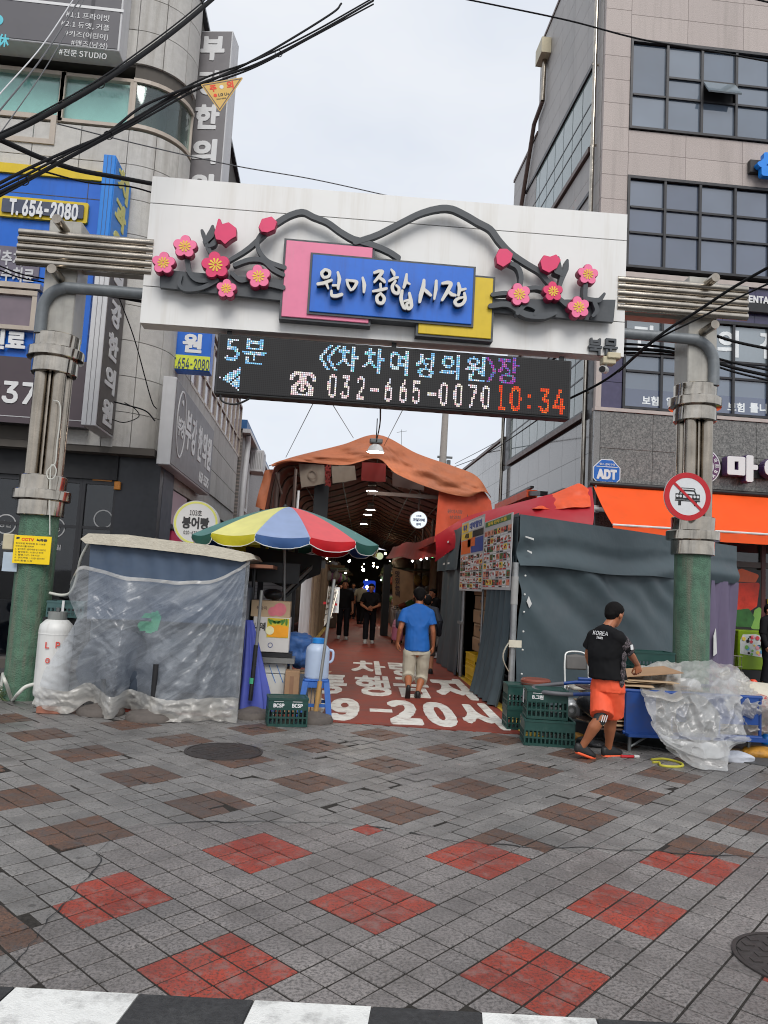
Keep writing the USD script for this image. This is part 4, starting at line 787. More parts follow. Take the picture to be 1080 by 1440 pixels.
ac = thing('air_conditioner', 'white outdoor air conditioner unit on the wall of the tiled house', 'air conditioner', (-2.6, 29, 5.6))
part(ac, 'cabinet', bx(-2.84, -2.35, 27.9, 29.0, 5.55, 6.35, 0.02), M_sbox); part(ac, 'grille', frame(ring(0.26, 0.28), (-2.345, 28.3, 5.95), (0, 1, 0)), M_door); part(ac, 'front_grille', cat_([bx(-2.8+0.06*k, -2.79+0.06*k, 27.885, 27.9, 5.65, 6.25) for k in range(7)]), M_door)
part(lb, 'parapet_coping', cat_([bx(-12, CX, 12.97, 13.4, 12.4, 12.47), curved(0.5, CR+0.03, 0, math.pi/2, 12.4, 12.47, 10), bx(-3.3, -2.87, CY, 24.9, 12.4, 12.47)]), M_mull)
# ================================================================ right building
M_mos = [mat(f'beige_tile_{i}', c, 0.6, var=0.10, scale=26, bump=0.5, bscale=45, dirt=(0.24, 0.21, 0.19), dirt_refl_amt=0.5, dscale=0.7, streak=True) for i, c in enumerate([(0.425, 0.365, 0.34), (0.41, 0.352, 0.328), (0.435, 0.375, 0.348)])]
M_sidec = [mat(f'side_cladding_{i}', c, 0.5, var=0.08, scale=5, bump=0.15, bscale=30, dirt=(0.2, 0.19, 0.18), dirt_refl_amt=0.4, dscale=0.6, streak=True) for i, c in enumerate([(0.38, 0.355, 0.335), (0.36, 0.338, 0.32)])]
M_gran = usdkit.material(stage, '/World/Looks/dark_granite', {'g': ('geometry', {}), 'v': ('voronoi_texture', {'scale': 42, 'randomness': 1}), 'n': ('noise_texture', {'scale': 26, 'detail': 5, 'roughness': 0.8}), 'r': ('rgb_ramp', {'ramp': [(0.36, (0.045, 0.044, 0.043)), (0.5, (0.135, 0.13, 0.122)), (0.64, (0.26, 0.25, 0.235))]}), 'p': ('principled_bsdf', {'roughness': 0.22, 'specular_ior_level': 0.6})}, [('g.position', 'n.vector'), ('n.fac', 'r.fac'), ('r.color', 'p.base_color')], surface='p.BSDF')
M_gran2 = mat('polished_granite', (0.16, 0.155, 0.15), 0.08, var=0.25, scale=35, spec=0.9)
M_wfr = mat('window_frame_dark', (0.03, 0.03, 0.033), 0.4, metal=0.2)
M_sill = mat('sill_pink', (0.42, 0.36, 0.33), 0.5, var=0.08)
M_brown = mat('trim_brown', (0.10, 0.062, 0.05), 0.45, var=0.1)
def tintglass(name, base, ior=2.3):
    MATS[name] = usdkit.material(stage, '/World/Looks/'+name, {'g': ('geometry', {}), 'n': ('noise_texture', {'scale': 0.7, 'detail': 2}), 'b': ('bump', {'strength': 0.15, 'distance': 0.04}), 'n2': ('noise_texture', {'scale': 0.35, 'detail': 3}), 'r': ('rgb_ramp', {'ramp': [(0.3, tuple(np.array(base)*0.7)), (0.7, tuple(np.array(base)*1.35))]}), 'p': ('principled_bsdf', {'roughness': 0.04, 'ior': ior})}, [('g.position', 'n.vector'), ('n.fac', 'b.height'), ('b.normal', 'p.normal'), ('g.position', 'n2.vector'), ('n2.fac', 'r.fac'), ('r.color', 'p.base_color')], surface='p.BSDF'); return MATS[name]
M_tg = tintglass('tinted_glass', (0.105, 0.135, 0.18)); M_tg2 = tintglass('tinted_glass_blue', (0.085, 0.105, 0.15)); M_tgl = tintglass('film_glass', (0.17, 0.20, 0.22)); M_tgt = tintglass('side_glass_teal', (0.16, 0.20, 0.195), 1.8); M_tgb = tintglass('band_glass_blue', (0.055, 0.075, 0.135))
M_purpl = mat('purple_cladding', (0.050, 0.042, 0.095), 0.2, var=0.12, spec=0.7)
rb = thing('office_building', 'beige tiled office building with dark ribbon windows over a granite shop front at the right', 'building', (9, 20, 0))
RY, RXc = 17.0, 6.06
part(rb, 'core', cat_([bx(RXc+0.04, 15, RY+0.2, 23.0, 4.2, 19.4), bx(RXc+0.04, 15, 23.0, 26.0, 0, 16.4), bx(RXc+0.04, 9, 18.0, 23.0, 0, 4.2), bx(RXc+0.05, 15, 26.0, 34, 0, 7.0)]), M_wfr)
W4 = (12.98, 15.17); W3 = (9.52, 11.68); W2 = (6.12, 8.28); WX = 6.76
def zpan(x0, x1, z0, z1, dz=0.6, dx=1.35):
    n = max(1, round((z1-z0)/dz)); h = (z1-z0)/n; k = max(1, round((x1-x0)/dx)); w = (x1-x0)/k
    for i in range(n):
        for j in range(k): part(rb, 'tile_panel', bx(x0+j*w+0.003, x0+(j+1)*w-0.003, RY, RY+0.12, z0+i*h+0.003, z0+(i+1)*h-0.003, 0.003), M_mos[NP.integers(3)])
zpan(RXc, WX-0.06, 9.3, 19.0); zpan(WX-0.06, 12.4, 15.25, 19.0); zpan(WX-0.06, 12.4, 11.76, 12.9)
part(rb, 'parapet', bx(RXc-0.03, 15, RY-0.03, 23.05, 19.4, 19.5), M_brown)
cols = [6.76+0.873*k for k in range(7)]
def ribbon(z0, z1, rows, mg, skip=(), first_split=None):
    f = [bx(WX-0.06, 12.4, RY-0.03, RY+0.14, z1, z1+0.07), bx(WX-0.06, 12.4, RY-0.05, RY+0.14, z0-0.06, z0), bx(WX-0.06, WX, RY-0.03, RY+0.14, z0, z1)]
    for x in cols[1:]: f.append(bx(x-0.03, x+0.03, RY-0.02, RY+0.12, z0, z1))
    w = part(rb, 'ribbon_window', cat_(f), M_wfr)
    for i in range(len(cols)-1):
        rr = rows if not (first_split and i == 0) else first_split
        zs = [z0, *rr, z1]
        for j in range(len(zs)-1):
            if j: part(w, 'mullion', bx(cols[i]+0.03, cols[i+1]-0.03, RY, RY+0.1, zs[j]-0.025, zs[j]+0.025), M_wfr)
            if (i, j) in skip: continue
            g = mg(i, j) if callable(mg) else mg[NP.integers(len(mg))] if isinstance(mg, list) else mg
            part(w, 'pane', bx(cols[i]+0.03, cols[i+1]-0.03, RY+0.05, RY+0.065, zs[j]+0.025, zs[j+1]-0.025), g)
    return w
M_tgv = [M_tg, M_tg, tintglass('tinted_glass_b', (0.135, 0.168, 0.215)), tintglass('tinted_glass_c', (0.08, 0.108, 0.15))]; M_tgw = [M_tg2, M_tg2, tintglass('tinted_glass_d', (0.10, 0.122, 0.165)), tintglass('tinted_glass_e', (0.065, 0.082, 0.125))]
w4 = ribbon(*W4, (13.83, 14.35), M_tgv, skip=((2, 1),), first_split=(13.83,))
# the one sash that is pushed open
hz, hx0, hx1 = 14.33, cols[2]+0.03, cols[3]-0.03
sash = tri(([(hx0, 0, 0), (hx1, 0, 0), (hx1, -0.30, -0.42), (hx0, -0.30, -0.42), (hx0, 0.02, -0.03), (hx1, 0.02, -0.03), (hx1, -0.28, -0.45), (hx0, -0.28, -0.45)], [(0, 1, 2, 3), (7, 6, 5, 4), (0, 4, 5, 1), (3, 2, 6, 7), (0, 3, 7, 4), (1, 5, 6, 2)])); sash.apply_translation((0, RY-0.01, hz))
part(w4, 'open_sash', sash, M_tgl, label='open window sash tilted outwards'); part(w4, 'dark_opening', bx(hx0, hx1, RY+0.08, RY+0.09, 13.85, 14.33), M_shopdk)
ribbon(*W3, (10.35, 10.98), M_tgw)
w2 = ribbon(*W2, (6.62, 6.98, 7.62) if False else (6.98, 7.38), lambda i, j: M_tgl if j == 2 else M_tgt if False else M_tg)
part(rb, 'sill_band', bx(WX-0.1, 12.4, RY-0.06, RY+0.15, 9.22, 9.34), M_sill); part(rb, 'sill_band', bx(RXc-0.02, 12.4, RY-0.05, RY+0.15, 5.97, 6.05), M_sill)
for k in range(7): part(rb, 'purple_panel', bx(WX-0.06+k*0.8, WX-0.068+(k+1)*0.8, RY+0.0, RY+0.1, 8.36, 9.21), M_purpl)
for k in range(5): part(rb, 'purple_panel', bx(RXc+0.14, WX-0.07, RY+0.01, RY+0.1, 6.06+k*0.62, 6.672+k*0.62-0.004), M_purpl)
part(rb, 'corner_trim', bx(RXc, RXc+0.13, RY-0.02, RY+0.12, 6.06, 9.29), M_sill)
# blue film strip and lettering on second floor glass
YG = RY+0.045
for i in range(6): part(w2, 'film_strip', bx(cols[i]+0.03, cols[i+1]-0.03, RY+0.043, RY+0.049, 6.145, 6.56), M_tgb)
M_film = mat('letter_film', (0.72, 0.75, 0.76), 0.5)
lt = thing('window_lettering', 'large white Korean clinic lettering across the second floor windows', 'lettering', (8, RY, 6.1))
def wl(s, px0, px1, py0, py1, m=M_film, bold=2): letters(lt, s, px0, px1, py0, py1, RY+0.042, m, 0.003, bold)
SL = 0.06
wl('전', 891, 919, 457, 492, bold=2); wl('문', 946, 972, 460, 496, bold=2); wl('의', 1009, 1039, 464, 502, bold=2); wl('전', 1068, 1097, 466, 505, bold=2)
wl('보험', 903, 926, 557, 570, bold=2); wl('임플', 937, 960, 559, 571, bold=2); wl('보험', 1023, 1047, 566, 579, bold=2); wl('틀니', 1054, 1079, 567, 581, bold=2)
# granite base
for k in range(6):
    for j, (z0, z1) in enumerate(((4.2, 5.1), (5.1, 5.96))):
        part(rb, 'granite_slab', bx(RXc+0.14+k*1.25, RXc+0.14+(k+1)*1.25-0.006, RY-0.02, RY+0.15, z0+0.003, z1-0.003, 0.004), M_gran)
part(rb, 'granite_pier', bx(RXc, RXc+0.55, RY, RY+0.5, 0, 4.2), M_gran); part(rb, 'corner_bead', bx(RXc-0.01, RXc+0.135, RY-0.01, RY+0.14, 4.2, 5.96), M_gran2)
# side wall along the alley: cladding boards, window strips, sills
def side(y0, y1, z0, z1, m, dz=0.62, dy=1.2, name='side_panel'):
    n = max(1, round((z1-z0)/dz)); h = (z1-z0)/n; k = max(1, round((y1-y0)/dy)); w = (y1-y0)/k
    for i in range(n):
        for j in range(k): part(rb, name, bx(RXc, RXc+0.05, y0+j*w+0.004, y0+(j+1)*w-0.004, z0+i*h+0.004, z0+(i+1)*h-0.004), m[NP.integers(len(m))] if isinstance(m, list) else m)
side(17.15, 23.0, 15.2, 19.4, M_sidec); side(17.15, 17.75, 9.3, 15.2, M_sidec); side(17.75, 23.0, 8.4, 12.7, M_sidec, dy=1.3)
side(23.0, 26.0, 8.4, 16.4, M_sidec); side(17.15, 26.0, 4.2, 5.85, M_gran2, 0.8, 1.1, 'granite_slab'); side(26.05, 33.9, 4.2, 7.0, M_gran2, 0.7, 1.1, 'granite_slab'); side(17.15, 33.9, 0, 4.2, M_gran2, 1.4, 2.2, 'granite_slab')
part(rb, 'wing_coping', bx(RXc-0.05, 9, 26.05, 34, 7.0, 7.1), M_brown); part(rb, 'wing_coping', bx(RXc-0.03, 15, 23.0, 26.05, 16.4, 16.5), M_brown)
def sidewin(y0, y1, z0, z1, n, rows):
    w = part(rb, 'side_window', cat_([bx(RXc-0.04, RXc+0.05, y0, y1, z1, z1+0.1), bx(RXc-0.02, RXc+0.05, y0, y1, z0-0.08, z0)]), M_wfr)
    part(w, 'sill', bx(RXc-0.08, RXc+0.05, y0, y1, z0-0.22, z0-0.09), M_brown)
    ys_ = np.linspace(y0, y1, n+1); zs = [z0, *rows, z1]
    for i in range(n):
        for j in range(len(zs)-1): part(w, 'pane', bx(RXc+0.01, RXc+0.03, ys_[i]+0.02, ys_[i+1]-0.02, zs[j]+0.02, zs[j+1]-0.02), M_tgt)
    for z in rows: part(w, 'mullion', bx(RXc, RXc+0.05, y0, y1, z-0.02, z+0.02), M_wfr)
sidewin(17.8, 24.2, 12.95, 15.0, 8, (13.6, 14.1)); sidewin(17.7, 25.2, 6.15, 8.2, 9, (7.0, 7.5)); sidewin(17.8, 24.2, 9.6, 11.6, 8, (10.2, 10.7))
# pipes on the side wall
dp = thing('drainpipe', 'tall shiny steel drainpipe at the corner of the office building', 'drainpipe', (5.97, 17.35, 3.6)); part(dp, 'pipe', cyl((5.97, 17.45, 3.4), (5.97, 17.45, 19), 0.055, 12), M_steel_b, smooth=40)
for z in (6.5, 8.5, 10.6, 12.7, 14.8, 17): part(dp, 'clip', bx(5.91, 6.07, 17.43, 17.47, z-0.02, z+0.02), M_steel)
dp = thing('drainpipe', 'shiny steel drainpipe between the office building and its low granite wing', 'drainpipe', (5.95, 25.9, 0)); part(dp, 'pipe', cyl((5.93, 25.7, 2), (5.93, 25.7, 9.5), 0.06, 12), M_steel_b, smooth=40); part(dp, 'clip', bx(5.87, 6.07, 25.68, 25.72, 6.0, 6.05), M_steel)
a, b, c, d = at_x(766, 80, 5.95), at_x(763, 142, 5.95), at_x(751, 175, 5.95), at_x(733, 290, 5.95)
dp = thing('drainpipe', 'brown drainpipe with a rusty hopper high on the alley side of the office building', 'drainpipe', (5.95, 23, 12)); part(dp, 'pipe', tube([a, b], 0.07, 10), M_steel, smooth=40); part(dp, 'lower_pipe', tube([b, c, d], 0.07, 10), M_brown, smooth=40); part(dp, 'hopper', bx(5.75, 6.05, a[1]-0.35, a[1]+0.35, a[2]-0.1, a[2]+0.4), M_beige)
# ---- signs
M_bluel = mat('letter_sky_blue', srgb(20, 130, 225), 0.4, var=0.04)
t = thing('blue_letter_sign', 'bright blue raised Korean letter cut off by the right edge between upper window rows', 'shop sign', (10.3, 16.8, 12.1))
p, q = at_y(1064, 230, 16.75), at_y(1100, 232, 16.75); part(t, 'letter', frame(txt('신', q[0]-p[0], at_y(1080, 208, 16.75)[2]-at_y(1080, 243, 16.75)[2], 0.15, 5), ((p[0]+q[0])/2, 16.85, p[2])), M_bluel)
p, q = at_y(1054, 233, 16.9), at_y(1140, 233, 16.9); part(t, 'rail', bx(p[0], q[0], 16.86, 16.99, p[2]-0.17, p[2]+0.14), M_blk)
p, q = at_y(1043, 430, 16.9), at_y(1150, 436, 16.9); t = fascia('dental_sign', 'narrow black sign with white DENTAL CLINIC lettering beside the right pillar top', 'shop sign', p[0], q[0], p[2]-0.14, p[2]+0.16, 16.86, 16.99, M_blk, 0.01, M_blk)
letters(t, 'DENTAL CLINIC', 1045, 1128, 418, 428, 16.855, bold=3, font='i')
c = at_y(856.5, 664, 16.8); R = 19.5/1080*16.8*1.07
oc = Polygon([(R*math.cos(a), R*math.sin(a)) for a in math.pi/8+np.arange(8)*math.pi/4])
t = thing('security_plate', 'blue octagonal ADT security plate on the granite wall above the red canopy', 'plate', (c[0], 16.9, c[2]-R))
part(t, 'border', frame(extr(oc.buffer(0.02), 0.03), (c[0], 16.97, c[2])), M_swh); part(t, 'plate', frame(extr(oc, 0.035), (c[0], 16.972, c[2])), mat('plate_blue', srgb(20, 92, 175), 0.35))
part(t, 'letters', frame(txt('ADT', R*1.45, R*0.72, 0.006, 5, 'i'), (c[0], 16.936, c[2]-0.03)), M_swh); part(t, 'small_text', frame(txt('캡스 경비구역', R*1.1, R*0.16, 0.004, 1), (c[0], 16.936, c[2]+R*0.62)), M_swh)
part(t, 'rule', frame(extr(sbox(-R*.78, R*.42, R*.78, R*.47), 0.004), (c[0], 16.936, c[2])), M_swh); part(t, 'small_text', frame(txt('1588-6400', R*0.9, R*0.13, 0.004, 1, 'i'), (c[0], 16.936, c[2]-R*0.66)), M_swh)
t = thing('mart_sign', 'white raised Korean mart lettering with purple sides on the granite wall', 'shop sign', (9.6, 16.8, 4.5))
M_pside = mat('letter_purple', (0.06, 0.03, 0.10), 0.4)
for s, x0, x1, y0, y1 in (('마', 1023, 1066, 639, 677), ('이', 1075, 1118, 642, 680)):
    p, q = at_y(x0, (y0+y1)/2-1, 16.65), at_y(x1, (y0+y1)/2+1, 16.65); h = (y1-y0)/1080*16.65*1.06
    m_ = glyphs(s, 4); a_, b_, c_, d_2 = m_.bounds; m_ = affinity.translate(m_, -(a_+c_)/2, -(b_+d_2)/2); m_ = affinity.scale(m_, (q[0]-p[0])/(c_-a_), h/(d_2-b_), origin=(0, 0))
    L_ = part(t, 'letter', frame(extr(m_, 0.02), ((p[0]+q[0])/2, 16.67, (p[2]+q[2])/2)), M_ltr); part(L_, 'side', frame(extr(m_.buffer(0.012), 0.2), ((p[0]+q[0])/2, 16.88, (p[2]+q[2])/2)), M_pside)
p = at_y(1020, 660, 16.9); part(t, 'rail', bx(p[0]-0.1, 12, 16.9, 16.98, p[2]-0.16, p[2]+0.16), M_blk)
c = at_y(990, 655, 16.75); R = 25/1080*16.75*1.06; t = thing('round_mart_sign', 'round white and purple MART sign partly behind the right pillar', 'shop sign', (c[0], 16.8, c[2]-R))
def dd(r0, r1, d, y, m): part(t, 'ring' if r0 else 'disc', frame(extr(Point(0, 0).buffer(r1, 24).difference(Point(0, 0).buffer(r0, 24)) if r0 else Point(0, 0).buffer(r1, 24), d), (c[0], y, c[2])), m)
dd(0, R, 0.18, 16.97, M_swh); dd(R*0.62, R*0.94, 0.006, 16.79, mat('ring_purple', (0.10, 0.035, 0.10), 0.4))
for k, ch in enumerate('MART'):
    a = math.radians(-62+k*21); part(t, 'ring_letter', frame(txt(ch, None, R*0.2, 0.004, 3, 'i'), (c[0]+R*0.78*math.cos(a), 16.783, c[2]+R*0.78*math.sin(a)), (-math.sin(a), 0, math.cos(a)), (-math.cos(a), 0, -math.sin(a))), M_swh)
for k, ch in enumerate('생활마트'):
    a = math.radians(75-k*24); part(t, 'ring_letter', frame(txt(ch, None, R*0.22, 0.004, 2), (c[0]+R*0.78*math.cos(a), 16.783, c[2]+R*0.78*math.sin(a)), (math.sin(a), 0, -math.cos(a)), (math.cos(a), 0, math.sin(a))), M_swh)
part(t, 'basket_mark', frame(extr(sbox(-.14, -.1, .14, .04).union(sbox(-.1, .07, .1, .1)), 0.004), (c[0], 16.785, c[2])), MATS['ring_purple'])
# ---- orange awning
M_or = mat('awning_orange', srgb(245, 88, 20), 0.6, var=0.05, scale=2, bump=0.1, bscale=12, dirt=(0.5, 0.1, 0.02), dirt_refl_amt=0.3, dscale=1.2, transl=0.15)
aw = thing('orange_awning', 'wide bright orange shop awning along the granite front at the right', 'awning', (9.5, 16.3, 2.9))
z0 = at_y(835, 683, 16.95)[2]; xl = at_y(834, 683, 16.95)[0]; fz = at_y(880, 739, 15.7); 
xs_ = np.linspace(xl, 14, 40); P = []
for u in np.linspace(0, 1, 9):
    yy = 16.95+(15.7-16.95)*u; zz = z0+(fz[2]-z0)*u-0.05*math.sin(u*math.pi)
    P.append([(x, yy, zz+0.012*math.sin(x*7)*u) for x in xs_])
part(aw, 'canopy', grid_mesh(np.array(P).transpose(1, 0, 2), 0.006), M_or, smooth=60)
part(aw, 'valance', grid_mesh(np.array([[(x, 15.695+0.01*math.sin(x*9), fz[2]-0.004-v*0.22) for v in (0, 0.5, 1)] for x in xs_]), 0.005), M_or, smooth=60)
part(aw, 'roller', cyl((xl-0.1, 16.93, z0+0.05), (14, 16.93, z0+0.05), 0.06, 10), M_blk, smooth=40); part(aw, 'front_bar', cyl((xl, 15.7, fz[2]), (14, 15.7, fz[2]), 0.025, 8), M_wh, smooth=40)
part(aw, 'arm', tube([(7.0, 16.95, z0-0.6), (7.0, 15.75, fz[2]-0.06)], 0.02, 6), M_wh)
# ---- shop interior under the awning
M_wine = mat('door_wine', (0.09, 0.02, 0.018), 0.4, var=0.1)
sh = thing('mart_front', 'open mart front with wine red door frames and lit ceiling tubes under the orange awning', 'shop front', (10, 17.2, 0))
part(sh, 'room', cat_([bx(9.05, 15, 20.5, 20.6, 0, 4.1), bx(9.0, 15, 17.3, 20.5, 4.0, 4.15), bx(9.0, 15, 17.1, 20.5, 0.0, 0.15), bx(9.0, 9.05, 17.3, 20.5, 0.15, 4.0)]), mat('shop_wall', (0.14, 0.13, 0.12), 0.7, var=0.2, scale=3))
for x in (8.9, 10.08, 11.6): part(sh, 'door_frame', bx(x, x+0.1, 16.95, 17.15, 0.15, 4.1), M_wine)
part(sh, 'transom', bx(9.0, 11.6, 16.97, 17.13, 2.55, 2.68), MATS['shop_wall'])
part(sh, 'upper_glass', bx(9.0, 10.08, 17.02, 17.03, 2.68, 4.0), M_shopglass); part(sh, 'glass_door', bx(10.18, 11.6, 17.02, 17.03, 0.15, 4.0), M_shopglass)
part(sh, 'shelf_wall', bx(RXc+0.56, 8.9, 17.05, 17.15, 0, 4.1), M_shopdk)
E_tube = emit('tube_light', (1, 0.98, 0.92), 1.6)
for k, (x, y, l) in enumerate(((9.6, 17.6, 1.0), (9.5, 18.6, 1.0), (9.55, 19.6, 1.0), (11.0, 18.2, 1.0), (7.6, 16.9, 0.4))):
    tl = thing('ceiling_tube', ('fluorescent tube nearest the glass in the mart', 'second fluorescent tube inside the mart', 'furthest fluorescent tube inside the mart', 'fluorescent tube at the far right of the mart', 'short fluorescent tube under the left end of the orange awning')[k], 'lamp', (x, y, 3.9), group='lit tubes in the mart')
    part(tl, 'tube', bx(x-l/2, x+l/2, y-0.03, y+0.03, 3.86 if k < 4 else 3.2, 3.9 if k < 4 else 3.24), E_tube); part(tl, 'fitting', bx(x-l/2-0.03, x+l/2+0.03, y-0.05, y+0.05, 3.905 if k < 4 else 3.245, 3.96 if k < 4 else 3.29), M_wh)
E_tub2 = emit('shelf_glow', (0.85, 1, 0.9), 0.9)
t = thing('lit_shelf', 'green backed shelf with white light strips behind the mart glass', 'shelf', (9.5, 19.0, 2.6)); M_gsh = mat('shelf_green', (0.04, 0.16, 0.06), 0.5); part(t, 'back', bx(9.1, 10.0, 19.0, 19.05, 2.5, 3.6), M_gsh)
for z in (2.75, 3.0, 3.25): part(t, 'light_strip', bx(9.1, 10.0, 18.96, 18.99, z, z+0.035), E_tub2)
# produce picture, green case with a colourful sticker
t = thing('produce_poster', 'large poster of red and green peppers in the mart window', 'poster', (9.62, 16.93, 1.25)); M_pblk = mat('poster_black', (0.012, 0.01, 0.01), 0.35)
part(t, 'sheet', bx(9.14, 10.06, 16.94, 16.96, 1.14, 2.5), M_pblk)
def pp(poly, m, y): part(t, 'printed_shape', frame(extr(Polygon(poly).buffer(0.05, 12), 0.002), (0, y, 0)), m)
M_pred = mat('print_red', srgb(205, 50, 22), 0.35, var=0.25, scale=4); M_por = mat('print_orange', srgb(220, 95, 50), 0.4); M_pgr = mat('print_green', srgb(45, 95, 40), 0.4, var=0.3, scale=5); M_plg = mat('print_lime', srgb(120, 165, 75), 0.4)
pp([(9.28, 2.12), (9.98, 2.16), (9.92, 1.7), (9.7, 1.55), (9.3, 1.6), (9.24, 1.8)], M_pred, 16.938); pp([(9.25, 2.34), (9.6, 2.46), (9.95, 2.36), (9.9, 2.26), (9.3, 2.26)], M_por, 16.936)
pp([(9.42, 1.34), (9.5, 1.52), (9.75, 1.56), (9.86, 1.4), (9.8, 1.24), (9.5, 1.24)], M_pgr, 16.934); pp([(9.88, 1.2), (9.95, 1.55), (10.02, 1.6), (10.0, 1.2)], M_plg, 16.936); pp([(9.26, 1.24), (9.36, 1.32), (9.4, 1.24)], M_por, 16.937)
t = thing('green_case', 'lime green refrigerated case with a colourful picture sticker in front of the mart', 'freezer', (9.6, 16.7, 0)); M_lime = mat('case_lime', srgb(120, 150, 22), 0.4, var=0.08, dirt=(0.08, 0.12, 0.02), dscale=1.5)
part(t, 'cabinet', bx(9.2, 10.02, 16.35, 16.92, 0.28, 1.13, 0.02), M_lime); part(t, 'plinth', bx(9.22, 10.0, 16.38, 16.9, 0.012, 0.275), M_blk); part(t, 'door_gap', bx(9.86, 9.868, 16.34, 16.36, 0.3, 1.1), M_blk)
st = Polygon([(9.24, 0.62), (9.86, 0.55), (9.90, 0.78), (9.82, 1.0), (9.6, 1.06), (9.3, 1.04), (9.24, 0.9)]); part(t, 'sticker', frame(extr(st, 0.003), (0, 16.348, 0)), mat('sticker_pale', (0.6, 0.62, 0.6), 0.4))
rs = np.random.default_rng(5); cols_ = [srgb(214, 70, 80), srgb(30, 25, 30), srgb(90, 170, 215), srgb(235, 205, 90), srgb(235, 160, 170), srgb(120, 180, 90)]
for k in range(34):
    x, z, r = rs.uniform(9.28, 9.84), rs.uniform(0.62, 1.0), rs.uniform(0.015, 0.05); s = Point(x, z).buffer(r, 3)
    part(t, 'sticker_shape', frame(extr(s, 0.002), (0, 16.3445-k*0.0003, 0)), mat(f'print_{k % 6}', cols_[k % 6], 0.4, var=0.1))
t = thing('yellow_banner', 'yellow and green printed panel by the mart door at the right edge', 'banner', (10.5, 16.9, 0.4)); part(t, 'sheet', bx(10.2, 11.4, 16.9, 16.92, 0.3, 1.85), mat('print_yellow', srgb(225, 190, 25), 0.4, var=0.2, scale=2)); part(t, 'green_corner', frame(extr([(10.2, 1.85), (10.75, 1.85), (10.3, 1.5)], 0.003), (0, 16.898, 0)), M_plg); part(t, 'orange_field', bx(10.21, 11.39, 16.892, 16.899, 0.32, 1.1), M_por)
part(t, 'goods_box', bx(10.22, 11.0, 16.6, 16.88, 0.2, 0.62), mat('box_cream', (0.5, 0.42, 0.25), 0.6))
# ================================================================ arcade over the alley
SKW = lambda y: 0.056*(y-17.0)
M_tarpb = mat('tarp_brown', srgb(186, 110, 74), 0.65, var=0.10, scale=2.5, bump=0.5, bscale=14, dirt=(0.22, 0.10, 0.06), dirt_refl_amt=0.35, dscale=0.9, transl=0.12)
M_tarpo = mat('tarp_orange', srgb(208, 84, 50), 0.6, var=0.08, scale=2, bump=0.2, bscale=6, dirt=(0.3, 0.06, 0.03), dirt_refl_amt=0.4, dscale=0.8, transl=0.18)
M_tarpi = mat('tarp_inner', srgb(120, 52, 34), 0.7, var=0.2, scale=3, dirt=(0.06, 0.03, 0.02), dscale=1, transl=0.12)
M_rib = mat('rib_steel', (0.10, 0.07, 0.06), 0.5, metal=0.4)
ar = thing('market_arcade', 'orange brown tarpaulin arcade roof with steel ribs covering the market alley', 'arcade', (1.1, 17, 0))
prof = np.array([at_y(*p, 17.7)[[0, 2]] for p in ((366, 735), (382, 655), (424, 642), (481, 628), (532, 614), (586, 640), (640, 659), (671, 673), (688, 707))])
prof = spline(np.c_[prof, np.zeros(len(prof))], 5)[:, :2]
def roofline(y, sc=1.0, drop=0.0): 
    p = prof.copy(); c = np.array([1.05, 3.0]); p = c+(p-c)*sc; return np.c_[p[:, 0]+SKW(y), np.full(len(p), y), p[:, 1]-drop]
yy = np.linspace(18.0, 62, 46)
R_ = np.array([roofline(y, 1.0+0.006*math.sin(y*2.1)) for y in yy])
R_[:, :, 2] += 0.05*(meshkit.fbm(R_*np.array([1.5, 0.8, 1.5]), 3, 3)-0.5)
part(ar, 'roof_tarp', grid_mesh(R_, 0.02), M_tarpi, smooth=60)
# front flap of brown cloth, rumpled, with its lower edge hanging
up = spline(np.array([at_y(*p, 17.6) for p in ((378, 656), (400, 647), (424, 640), (481, 626), (532, 612), (586, 638), (640, 657), (671, 671), (690, 700))]), 8)
lo = spline(np.array([at_y(*p, 17.4) for p in ((384, 657), (408, 650), (440, 652), (487, 655), (530, 646), (558, 668), (612, 690), (655, 699), (676, 690))]), 8)
F_ = np.array([up*(1-t)+lo*t for t in np.linspace(0, 1, 22)])
nz = meshkit.fbm(F_*np.array([2.2, 1, 6.0])+11, 4, 2)-0.5+0.10*np.sin(F_[:, :, 0]*5+F_[:, :, 2]*9)
F_[:, :, 1] -= 0.34*np.clip(nz+0.35, 0, 1)*np.sin(np.linspace(0, 1, 22)*math.pi)[:, None] + 0.12*np.linspace(0, 1, 22)[:, None]
part(ar, 'front_flap', grid_mesh(F_.transpose(1, 0, 2), 0.012), M_tarpb, smooth=60)
# right side curtain of orange cloth
a = spline(np.array([at_y(*p, 17.5) for p in ((617, 688), (640, 694), (662, 698), (677, 690), (690, 705))]), 6)
b = spline(np.array([at_y(*p, 17.5) for p in ((611, 762), (632, 757), (655, 757), (680, 757), (697, 757))]), 6)
C_ = np.array([a*(1-t)+b*t for t in np.linspace(0, 1, 12)]); C_[:, :, 1] -= 0.16*(meshkit.fbm(C_*np.array([3.2, 1, 0.8]), 3, 8)-0.5)+0.03
part(ar, 'side_curtain', grid_mesh(C_.transpose(1, 0, 2), 0.012), M_tarpo, smooth=60)
part(ar, 'curtain_print', frame(txt('원미시장', 0.35, 0.09, 0.002, 1), (at_y(640, 716, 17.3)[0], 17.3, at_y(640, 716, 16.75)[2])), M_brown); part(ar, 'curtain_print', frame(txt('상인회', 0.25, 0.08, 0.002, 1), (at_y(640, 724, 17.3)[0], 17.3, at_y(640, 724, 16.75)[2])), M_brown)
